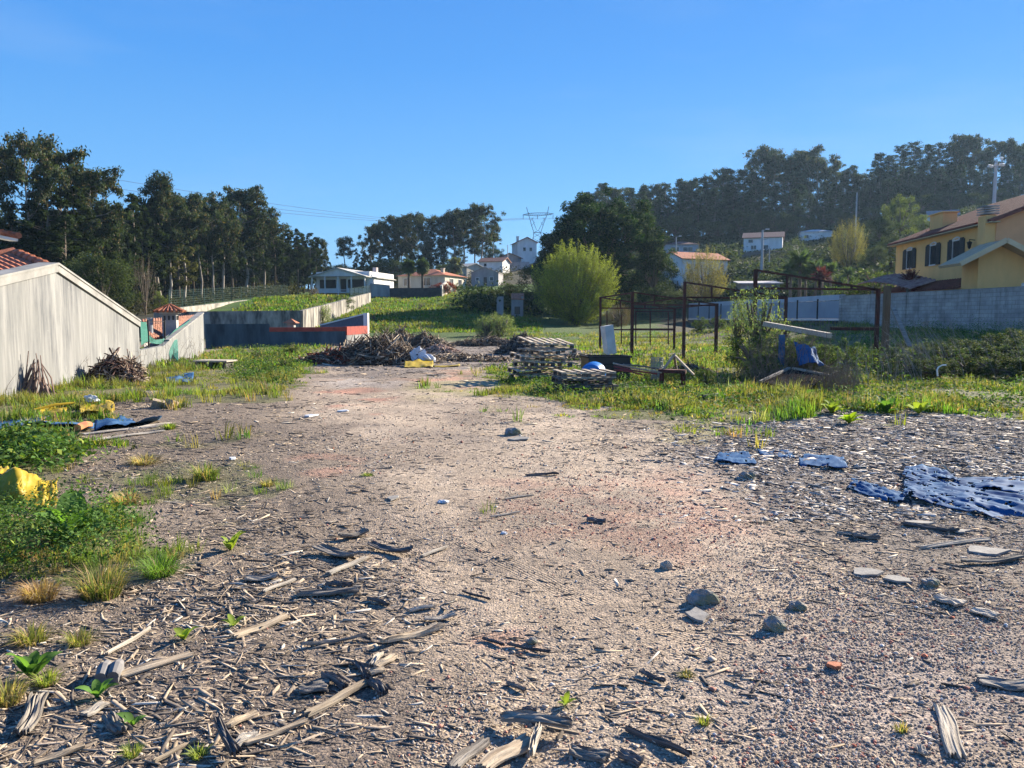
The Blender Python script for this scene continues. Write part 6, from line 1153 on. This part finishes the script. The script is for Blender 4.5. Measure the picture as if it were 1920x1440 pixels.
# ================================================================= BOARDS, ROCKS, WEEDS IN THE FOREGROUND
def board(label, x1, y1, x2, y2, w, mtl, t=.018, curl=.0, lift=.012, seed=None, name='board', cat='board', ridges=6, rag=.1, tilt=0, roll=0):
    t *= .66; curl *= .7; a, b = GH(x1, y1), GH(x2, y2); d = b-a; L = d.length; r = np.random.RandomState(int(x1*7+y1) % 9999); nx, ny = 12, ridges*2; V = []; Fq = []
    hr = r.uniform(.45, 1, ny+1)*t; ea = r.uniform(0, 1, ny+1)*rag; eb = r.uniform(0, 1, ny+1)*rag; ph = r.uniform(0, 6.28); ph2 = r.uniform(0, 6); w0, w1 = r.uniform(.65, 1), r.uniform(.7, 1)
    for lay in (0, 1):
        for i in range(nx+1):
            for j in range(ny+1):
                u = i/nx; u2 = ea[j]+(1-ea[j]-eb[j])*u; v = j/ny-.5; ww = w*(w0+(w1-w0)*u)*(1+.06*math.sin(u*5+ph)); x = (u2-.5)*L; y = v*ww+.03*w*math.sin(u*7+ph)*2; z = curl*(u-.5)**2*4*L*.12+.25*t*math.sin(u*6+ph2)+curl*.5*(v*2)**2*w*.5
                z += hr[j]*(1+.25*math.sin(u*9+j)) if lay else -.004
                if j in (0, ny) and lay: z -= hr[j]*.5
                V.append((x, y, z))
    k = (nx+1)*(ny+1); f = lambda l, i, j: l*k+i*(ny+1)+j
    for i in range(nx):
        for j in range(ny): Fq += [(f(1, i, j), f(1, i+1, j), f(1, i+1, j+1), f(1, i, j+1)), (f(0, i, j), f(0, i, j+1), f(0, i+1, j+1), f(0, i+1, j))]
        Fq += [(f(0, i, 0), f(0, i+1, 0), f(1, i+1, 0), f(1, i, 0)), (f(0, i+1, ny), f(0, i, ny), f(1, i, ny), f(1, i+1, ny))]
    for j in range(ny): Fq += [(f(0, 0, j+1), f(0, 0, j), f(1, 0, j), f(1, 0, j+1)), (f(0, nx, j), f(0, nx, j+1), f(1, nx, j+1), f(1, nx, j))]
    m = MB(); m.add(V, Fq); o_ = m.build(name, mtl, None, (0, 0, 0)); c_ = (a+b)/2; o_.location = (c_.x, c_.y, c_.z+lift); o_.rotation_euler = (R(roll), R(tilt)-math.asin(max(-1, min(1, d.z/L))), math.atan2(d.y, d.x)); return tag(o_, label, cat)
for args in (
 ('grey plank lying across the pale planks at the bottom centre', 937, 1363, 1075, 1378, .065, WOOD, .03, 0, .045), ('pale broken board pointing to the bottom edge, left of its wider neighbour', 845, 1446, 914, 1390, .06, WOOD, .02, 0, .01), ('wide pale plank running under the crosswise grey plank', 900, 1450, 1000, 1388, .09, TAN, .022, 0, .015), ('bright edged upright splinter beside the wide pale plank', 992, 1436, 1010, 1380, .04, WHITEW, .04, 0, .03), ('dark crumbling board at the bottom edge right of centre', 1070, 1412, 1145, 1428, .07, WOOD, .025), ('dark split slab fragment next to the square stick', 1160, 1420, 1205, 1436, .06, DARKW, .03),
 ('long tan plank pointing at the broken chips cluster', 570, 1347, 693, 1282, .05, TAN, .02, 0, .012), ('thin tan lath prolonging the long tan plank to the left', 455, 1402, 577, 1356, .03, TAN, .014), ('short black block at the tip of the long tan plank', 692, 1281, 722, 1304, .05, DARKW, .035), ('tan split log with a forked left end beside the damp patch', 713, 1214, 830, 1180, .06, TAN, .03, .3), ('pale curled strip above the split log', 793, 1168, 857, 1158, .05, WHITEW, .014, .5),
 ('dark slab layered with white grain near the track', 557, 1118, 678, 1112, .085, WOOD, .022, .2), ('short dark strip just behind the layered slab', 610, 1098, 662, 1100, .04, DARKW, .02), ('grey curved bark piece left of the charred one', 592, 1036, 671, 1052, .10, WOOD, .02, .8), ('charred black curved bark beside the gravel track', 690, 1030, 770, 1044, .08, DARKW, .02, 1.0), ('pale pair of splinters below the charred bark', 614, 1080, 688, 1048, .05, WHITEW, .018), ('single bleached splinter right of the charred bark', 790, 1046, 840, 1027, .035, WHITEW, .014), ('curved grey bark curl behind the other bark pieces', 636, 1014, 692, 1003, .08, WOOD, .02, 1.0), ('flat dark grey slab at the left of the layered slab', 458, 1090, 522, 1085, .09, WOOD, .02, .2), ('pale narrow splinter beside the flat dark slab', 492, 1113, 556, 1088, .03, WHITEW, .014),
 ('stubby pale chip standing in the chips cluster', 697, 1251, 714, 1228, .04, WHITEW, .02), ('leaning pale chip in the chips cluster', 704, 1256, 742, 1232, .045, TAN, .02), ('flat pale chip at the foot of the chips cluster', 692, 1266, 722, 1258, .05, TAN, .012), ('oval grey bark plate left of the long tan plank', 560, 1298, 618, 1293, .10, WOOD, .018, .3), ('dark angular splinter between bark plate and chips cluster', 606, 1268, 648, 1294, .035, DARKW, .03), ('pale tapered plank crossing the litter on the left', 433, 1202, 541, 1160, .05, TAN, .022, .1), ('thin curved stick above the chips cluster', 563, 1216, 690, 1198, .02, WOOD, .015, .3), ('thin dark lath leading to the chips cluster', 664, 1243, 691, 1279, .028, DARKW, .02),
 ('white tapering splinter shining in the left litter', 197, 1233, 286, 1180, .028, WHITEW, .014), ('broad tan board behind the ribbed grey block', 222, 1272, 366, 1228, .06, TAN, .014), ('small pale weathered slat in the left litter', 155, 1347, 198, 1324, .05, WHITEW, .016), ('dark cracked wood block in the left litter', 204, 1347, 232, 1381, .085, WOOD, .03), ('knotty brown bark strip near the left bottom corner', 42, 1388, 76, 1312, .075, WOOD, .03, .4), ('bent dark lath sticking up at the bottom left', 407, 1370, 446, 1442, .04, DARKW, .03, .3, .04), ('long thin stick curving along the bottom left', 285, 1436, 372, 1392, .022, TAN, .014, .2), ('tan splinter touching the bent dark lath', 423, 1368, 482, 1340, .04, TAN, .018), ('pale wedge of wood right of the bent dark lath', 440, 1402, 484, 1380, .05, WHITEW, .022), ('long tan splinter slanting at the bottom left edge', 60, 1440, 160, 1404, .03, TAN, .014, .1),
 ('dark square edged stick lying alone on the gravel at the bottom', 1172, 1371, 1297, 1424, .026, DARKW, .026), ('thin dark stick left of the gravel patch', 1198, 1263, 1247, 1283, .02, DARKW, .014), ('weathered grey board pointing upright in the gravel at the right', 1764, 1326, 1796, 1430, .08, WHITEW, .018), ('split grey board entering from the right edge', 1828, 1281, 1940, 1292, .12, WOOD, .02, .1), ('little pale off cut beside the weathered grey board', 1722, 1405, 1738, 1423, .035, WHITEW, .014), ('white fibrous chunk of wood right of the rocks', 1753, 1122, 1804, 1140, .12, WHITEW, .022, .2), ('second white fibrous chunk further right', 1822, 1146, 1872, 1162, .10, WHITEW, .02, .2),
 ('dark flat scrap of wood on the reddish track', 1100, 978, 1136, 981, .07, DARKW, .03), ('dark narrow branch piece at the centre of the track', 985, 893, 1048, 890, .04, DARKW, .02), ('forked pale stick on the track left of the dark scrap', 945, 938, 1000, 930, .025, WHITEW, .014), ('pale stick below the forked one', 918, 972, 975, 962, .02, WHITEW, .012), ('dark charred twig on the pale patch', 905, 1200, 945, 1214, .018, DARKW, .014), ('thin dark twig continuing right of the charred one', 950, 1212, 1032, 1228, .014, DARKW, .012), ('fine dark twig on the pink gravel', 866, 1112, 920, 1128, .014, DARKW, .012), ('small weathered lath near the bottom gravel', 950, 1284, 985, 1300, .02, WOOD, .014), ('tiny dark lath near the bottom gravel', 978, 1334, 1006, 1337, .02, DARKW, .014), ('dark lath lying on the bright sand', 688, 1124, 730, 1138, .025, DARKW, .02), ('pale lath pair on the bright sand', 765, 1148, 815, 1140, .03, WHITEW, .014),
 ('dark weathered slab at the edge of the right litter', 1596, 1008, 1650, 1010, .10, WOOD, .03, .1), ('long grey slat in the right litter', 1570, 1000, 1650, 1012, .05, WOOD, .015), ('long pale slat in the right litter', 1720, 1030, 1860, 1012, .05, WHITEW, .015), ('grey warped slat at the right edge', 1800, 1060, 1925, 1048, .06, WOOD, .018, .2), ('dark warped slat in front of the blue tarp', 1690, 985, 1800, 1000, .07, DARKW, .02, .2), ('stick poking up over the big torn blue tarp', 1762, 888, 1786, 912, .03, TAN, .03, 0, .12)):
    board(*args)
for i, (x, y, L) in enumerate(((150, 812, 90), (200, 806, 100), (250, 800, 70), (175, 824, 60), (230, 815, 80))): board(('widest', 'longest', 'farthest', 'nearest', 'narrow')[i]+' bleached board in the pale board strip below the left blue tarp', x, y+4, x+L, y-6, .12, WHITEW, .02)
# ribbed grey block
m = MB(); q = GH(207, 1272)
for s in (-1, 1): m.tube([(s*.025, -.06, .035), (s*.025, .0, .05), (s*.025, .06, .04)], [.024, .028, .022], 10)
m.box((0, 0, .015), (.09, .12, .03)); o_ = m.build('ribbed_block', mat('grey_rubber', (.22, .21, .20), (.14, .13, .125), 6), None, (0, 0, 0)); o_.location = q; o_.rotation_euler = (0, 0, R(15)); tag(o_, 'small grey block with two rounded ribs in the left litter', 'block')
for (x, y, sx, sy, sz, lb, mm) in ((1320, 1128, .085, .055, .05, 'largest mossy rock on the gravel', STONE), (1452, 1180, .055, .05, .05, 'pointed grey rock right of the mossy one', STONE), (1493, 1142, .05, .04, .03, 'small grey rock behind the pointed one', STONE), (1250, 1066, .035, .03, .035, 'small white stone left of the rocks', WHITEW), (1744, 1098, .05, .05, .035, 'grey stone near the white fibrous chunk', STONE), (1402, 897, .08, .07, .05, 'round stone left of the right wood litter', STONE), (945, 1001, .022, .02, .012, 'bright white pebble at the centre of the track', PLAS), (1005, 1350, .03, .03, .02, 'white stone behind the crosswise grey plank', WHITEW), (962, 815, .12, .09, .07, 'dark lump of rubble on the far track', STONE), (831, 942, .05, .04, .015, 'white flat scrap on the track', PLAS), (997, 1206, .025, .02, .02, 'small blue grey pebble on the pale sand', STONE)):
    q = GH(x, y); blob('rock', lb, 'rock' if mm is STONE else 'stone', (q.x, q.y, q.z+sz*.35), sx, sy, sz, mm, int(x) % 60, .5, 14, sub=1.9)
def flake(label, x, y, w, d, mtl, t=.012, name='concrete_flake'):
    q = GH(x, y); r = random.Random(int(x)); n = 9; pts = [((w*r.uniform(.45, 1.15))*math.cos(2*math.pi*i/n), (d*r.uniform(.45, 1.15))*math.sin(2*math.pi*i/n)) for i in range(n)]; m = MB(); m.add([(a, b, 0) for a, b in pts]+[(a*.94, b*.94, t) for a, b in pts], [tuple(range(n))[::-1], tuple(range(n, 2*n))]+[(i, (i+1) % n, n+(i+1) % n, n+i) for i in range(n)])
    o_ = m.build(name, mtl, None, (0, 0, 0)); o_.location = (q.x, q.y, q.z+.008); o_.rotation_euler = (R(r.uniform(-3, 3)), R(r.uniform(-3, 3)), 0); tag(o_, label, 'flake' if 'flake' in name else name.split('_')[-1])
PALEC = mat('pale_concrete', (.30, .28, .245), (.20, .185, .165), 12, bump=.3)
for a in (('flat pale concrete flake below the mossy rock', 1308, 1158, .08, .10, PALEC), ('thin pale slab at the lower edge of the right litter', 1848, 1036, .17, .11, PALEC), ('pale flat piece above the thin pale slab', 1722, 984, .13, .08, PALEC), ('pale flat chip at the far edge of the right litter', 1795, 998, .10, .07, PALEC), ('grey flake of concrete left of the grey stone', 1690, 1092, .10, .08, PALEC), ('pale sand coloured flake before the right litter', 1620, 1078, .12, .09, PALEC), ('light flake below the dark lump of rubble', 975, 824, .16, .12, PALEC), ('pale blue grey flake on the left of the track', 735, 936, .08, .10, PALEC)): flake(*a)
flake('white tile piece on the far left of the track', 582, 781, .14, .16, PLAS, .02, 'tile'); flake('narrow white tile piece right of the first white one', 642, 772, .12, .10, PLAS, .02, 'tile'); flake('small white litter scrap on the dark soil', 436, 862, .05, .06, PLAS, .02, 'scrap'); flake('orange clay tile shard on the grey gravel', 1566, 1254, .045, .03, TILE, .014, 'tile_shard')
def dock(label, x, y, L, n, col, seed, name='leafy_weed', wf=.22, up=.9, cat='weed', base=None):
    q = base or GH(x, y); r = np.random.RandomState(seed); V = []; Q = []; C = []
    for i in range(n):
        a = i*2.4+r.uniform(-.3, .3); el = up+r.uniform(-.35, .4); ll = L*r.uniform(.6, 1.1); p = np.array([0, 0, 0.]); k = 6; b0 = len(V); br = r.uniform(.75, 1.25); side = np.array([-math.sin(a), math.cos(a), 0])
        for j in range(k+1):
            t_ = j/k; w = ll*wf*math.sin(math.pi*min(1, t_*.93+.05))**.8; e = el-1.1*t_*t_; d = np.array([math.cos(a)*math.cos(e), math.sin(a)*math.cos(e), math.sin(e)]); V += [p-side*w+np.array([0, 0, w*.35]), p.copy(), p+side*w+np.array([0, 0, w*.35])]; C += [np.array(col)*br*k_ for k_ in (.95, 1.15, .95)]; p = p+d*ll/k
        for j in range(k): o0 = b0+j*3; Q += [(o0, o0+1, o0+4, o0+3), (o0+1, o0+2, o0+5, o0+4)]
    o_ = np_mesh(name, np.array(V), [np.array(Q)], np.array(C), GRASSM); o_.location = q; return tag(o_, label, cat)
DG = (.10, .20, .04); YG = (.26, .34, .05)
for i, a in enumerate((('tall green dock plant in the lower left litter', 60, 1272, .17, 10, DG), ('small green rosette between the litter and the white splinter', 345, 1200, .09, 8, YG), ('pair of young leaves right of the small rosette', 438, 1174, .08, 5, YG), ('green seedling under the ribbed grey block', 183, 1308, .10, 5, DG), ('young dock near the small pale slat', 250, 1360, .08, 5, DG), ('yellow green spiky weed by the dark soil', 432, 1032, .16, 9, YG), ('broad leaved dock in the green clump on the left', 138, 1020, .42, 14, DG), ('large leaf weed rising behind the yellow tarp', 40, 868, .26, 9, DG), ('bright yellow green mallow at the edge of the right litter', 1592, 794, .26, 14, (.30, .42, .03)), ('dark green leafy weed behind the right litter', 1662, 776, .36, 16, DG), ('leafy weed with red tips behind the right litter', 1722, 776, .30, 13, YG), ('green leaf rosette left of the yellow green mallow', 1560, 775, .32, 12, YG), ('small weed among the foreground gravel', 1060, 1322, .06, 6, YG), ('tall leafy weed in front of the sagging roof panel', 1515, 752, .34, 12, DG))):
    dock(a[0], a[1], a[2], a[3], a[4], a[5], i+3)
def gtuft(label, x, y, hgt, spread, n, col, seed, dry=0.0, w=.0045):
    q = GH(x, y); r = np.random.RandomState(seed); a = r.uniform(0, 6.28, n); rr = spread*.35*np.sqrt(r.rand(n)); b = np.stack([rr*np.cos(a), rr*np.sin(a), -.01+0*a], 1); hh = hgt*r.uniform(.5, 1.15, n); v, q4, t3 = blades(b, hh, np.full(n, w)*r.uniform(.7, 1.4, n), a+r.normal(0, .5, n), r.uniform(.1, 1.0, n)*spread/hgt*.9, .35)
    cc = np.array(col)*r.uniform(.65, 1.35, (n, 1)); k = r.rand(n) < dry; cc[k] = np.array([.42, .30, .16])*r.uniform(.6, 1.3, (k.sum(), 1)); o_ = np_mesh('grass_tuft', v, [q4, t3], np.repeat(cc, 5, 0), GRASSM); o_.location = q; tag(o_, label, 'grass tuft')
for i, a in enumerate((('bright green spreading grass tuft right of the left clump', 300, 1078, .15, .24, 420, (.16, .27, .05), .06), ('big half dry grass tuft in front of the left clump', 190, 1120, .22, .26, 560, (.16, .20, .05), .4), ('curly rust coloured dry tuft at the lower left', 75, 1125, .14, .2, 520, (.40, .24, .12), .7), ('olive tuft below the rusty dry one', 60, 1205, .11, .16, 260, (.24, .25, .07), .35), ('olive tuft right of the lower dock plant', 150, 1208, .09, .13, 200, (.24, .25, .07), .3), ('yellow green tuft beside the tall dock plant', 88, 1284, .08, .09, 170, (.28, .33, .07), .1), ('straw tuft at the left edge near the bottom', 10, 1320, .12, .14, 260, (.32, .30, .11), .3), ('small yellow green tuft at the bottom left', 248, 1418, .06, .06, 110, (.26, .31, .08), .1), ('small yellow green tuft near the bent dark lath', 372, 1420, .06, .06, 110, (.26, .31, .08), .1), ('tiny tuft on the right gravel', 1320, 1358, .05, .05, 80, (.26, .30, .07), .2), ('tiny tuft right of the gravel centre', 1690, 1372, .05, .05, 70, (.2, .22, .07), .3), ('little dry yellow tuft on the dark soil', 500, 912, .08, .12, 160, (.38, .36, .10), .4), ('little green tuft on the track', 690, 892, .05, .1, 140, (.20, .27, .06), .1), ('tiny dark tuft beside the thin dark stick', 1288, 1268, .04, .06, 90, (.13, .14, .06), .3),
        ('green tuft on the litter above the dark soil', 385, 900, .2, .25, 300, (.2, .27, .07), .3), ('straw coloured tuft beyond the dark soil', 270, 870, .14, .3, 320, (.40, .36, .16), .5), ('long bladed green tuft at the edge of the right litter', 1490, 772, .30, .3, 300, (.13, .23, .05), .05), ('bright green tuft under the blue tarp end', 318, 805, .12, .16, 200, (.28, .36, .06), .05), ('straw tuft right of the yellow tarp', 235, 945, .14, .26, 320, (.40, .36, .16), .5))):
    gtuft(a[0], a[1], a[2], a[3], a[4], a[5], a[6], i+50, a[7], .0045 if a[2] > 1000 else .009)
# ================================================================= OVERGROWN HEAP ON THE RIGHT
twig_tree('sapling', 9, 2.6, 1.0, (.26, .32, .12), 70, 26, .085, .5, .28)
plant('sapling', 'sapling', 'light green sapling growing through the nearest rusty frame', 'sapling', 1425, 522, 22.6, .95, zg=.55); plant('sapling', 'sapling', 'thin leafy sapling left of the nearest frame post', 'sapling', 1385, 545, 23.4, .5, zg=.6)
root = thing('beam', 'white painted beam lying slanted on the overgrown heap', 'beam', tuple(W(1436, 606, 20.5))); m = MB(); m.bar(W(1434, 607, 20.6), W(1556, 629, 19), .16, .12); m.build('shaft', WHITEW, root)
q = W(1465, 668, 19); m = MB(); m.box((q.x, q.y, .6), (.12, .12, 1.2)); tag(m.build('post', BT, None, (q.x, q.y, 0)), 'blue wrapped post inside the overgrown heap', 'post')
cloth('tarp', 'dark blue sheet sagging out of the overgrown heap', 'tarp', [W(1500, 688, 18.2), W(1545, 692, 18), W(1528, 655, 19), W(1488, 645, 19)], BT, 16, 12, .12, 31)
root = thing('fallen_roof', 'fallen sagging roof panel with a pale edge in the dry grass', 'panel', tuple(W(1490, 720, 17))); m = MB(); slab(m, W(1425, 716, 16.6), W(1500, 728, 16.0), W(1568, 706, 17.8), W(1472, 690, 18.2), .05); m.build('panel', mat('bitumen_sheet', (.05, .04, .034), (.02, .017, .016), 5, spec=0, bump=.6, bscale=8), root); m = MB(); m.bar(W(1485, 690, 18.1), W(1567, 706, 17.7), .07, .05); m.build('edge_trim', WHITEW, root); m = MB(); m.bar(W(1425, 716, 16.6), W(1480, 690, 18.1), .06, .05); m.build('edge_trim', WOOD, root)
BR = 'bramble bushes along the concrete wall'
for i, (x, yt, Y) in enumerate(((1640, 640, 27), (1668, 648, 23), (1695, 636, 25), (1722, 642, 24), (1748, 634, 26.5), (1776, 640, 23.5), (1800, 630, 26), (1830, 636, 23.5), (1858, 622, 26.5), (1888, 630, 23), (1915, 612, 26), (1950, 625, 23), (1990, 612, 25), (1705, 660, 20.5), (1760, 664, 20), (1815, 660, 20.5), (1868, 656, 20), (1920, 652, 20.5), (1970, 655, 20), (2040, 620, 24))):
    lb = {0: 'bramble bush nearest the brown wooden post', 10: 'tallest bramble bush against the concrete wall', 6: 'bushy bramble in the middle of the wall foot'}.get(i, 'dark bramble bush in the tangle below the concrete wall'); plant('bramble', 'bramble_bush', lb, 'bush', x, yt, Y, 1.25, None if i in (0, 6, 10) else BR)
for (x, yt, Y, wf, lb) in ((1410, 610, 21, .75, 'left dark bush of the overgrown heap'), (1455, 612, 20.3, .8, 'dark bush under the upper end of the white beam'), (1500, 625, 19.8, .85, 'dark bush under the middle of the white beam'), (1545, 640, 19.6, .8, 'bush under the lower end of the white beam'), (1430, 655, 18.6, .7, 'lower left bush of the overgrown heap'), (1590, 632, 21.5, .8, 'leafy bush right of the overgrown heap')): plant('shrub', 'bush', lb, 'bush', x, yt, Y, wf*1.25)
def drystalks(name, label, spec, col, r0=.006, leafy=0):
    V = []; Q = []; off = 0; rr = np.random.RandomState(len(spec)); m = MB()
    for (x0, x1, y0, y1, Ya, Yb, n, lean) in spec:
        for i in range(n):
            px = rr.uniform(x0, x1); Y = rr.uniform(Ya, Yb); top = W(px, rr.uniform(y0, y1), Y); zb = hz(top.x, top.y); hgt = max(.2, top.z-zb); lx = rr.normal(lean, .25)*hgt; b = Vector((top.x-lx, top.y+rr.uniform(-.2, .2), zb-.05)); md = b.lerp(top, .55)+Vector((-lx*.12, 0, .08*hgt)); m.tube([b, md, top], [r0, r0*.8, r0*.4], 3)
            if leafy and rr.rand() < leafy:
                for k in range(3): q = md.lerp(top, rr.rand()); m.tube([q, q+Vector((rr.normal(0, .12), rr.normal(0, .1), rr.uniform(.0, .15)))], [r0*.6, r0*.3], 3)
    tag(m.build(name, mat(name+'_straw', col, tuple(c*.6 for c in col), 5), None, (0, 0, 0)), label, 'weeds', kind='stuff')
drystalks('dry_stalks', 'dry pale stalks leaning in front of the concrete wall', [(1640, 1740, 590, 660, 19, 24, 70, -.5), (1690, 1920, 585, 680, 19, 26, 75, -.35), (1560, 1700, 650, 700, 17, 21, 60, -.2), (1560, 1640, 605, 680, 20, 22, 16, -.1)], (.34, .30, .25), .0055, .6)
drystalks('dry_grass', 'brown dry grass and bramble stems over the overgrown heap', [(1385, 1450, 625, 700, 17.5, 20, 150, -.35), (1540, 1610, 680, 720, 15.5, 18, 240, .05), (1420, 1560, 600, 690, 18, 20.5, 220, .1), (1425, 1580, 684, 712, 16.0, 18.2, 160, .5), (1330, 1420, 690, 720, 17, 20, 60, .1)], (.22, .165, .115), .0055, .4)
drystalks('bramble_stems', 'thin arching dry stems along the foot of the gable wall', [(0, 60, 690, 740, 14.5, 16, 12, .2), (120, 260, 665, 720, 17, 22, 46, .25), (255, 385, 628, 690, 23, 31, 110, .2), (400, 640, 650, 690, 26, 38, 90, .1), (860, 990, 610, 650, 40, 52, 80, .1)], (.30, .23, .17), .005, .5)
a = W(1664, 536, 24.8); root = thing('wooden_post', 'thick brown wooden post standing beside the nearest frame', 'post', (a.x, a.y, hz(a.x, a.y))); m = MB(); m.box((a.x, a.y, a.z/2), (.17, .17, a.z)); m.build('shaft', mat('brown_post', (.19, .13, .08), (.10, .07, .045), 4, (6, 6, .4)), root)
a, b = W(1674, 577, 24.6), W(1706, 650, 23.4); m = MB(); m.bar(a, b, .14, .05); tag(m.build('plank', WOOD, None, tuple(a)), 'greyish plank leaning against the brown wooden post', 'plank')
m = MB(); P_ = [W(1758, 705, 18), W(1757, 694, 18), W(1760, 688, 18), W(1766, 685, 18), W(1774, 684.5, 18)]; m.tube(P_, .018, 7); tag(m.build('bent_pipe', WHITE, None, tuple(P_[0])), 'thin white bent pipe sticking out of the right grass', 'pipe')
# ================================================================= HAZE
HZ, t, o = newmat('haze_air'); vp = t.nodes.new('ShaderNodeVolumePrincipled'); vp.inputs['Density'].default_value = .00015; vp.inputs['Color'].default_value = (.50, .74, 1, 1); vp.inputs['Anisotropy'].default_value = .3; t.links.new(vp.outputs[0], o.inputs['Volume'])
m = MB(); m.box((0, 255, 30.5), (880, 570, 65)); hb = m.build('haze', HZ, None, (0, 0, 0)); tag(hb, kind='stuff')
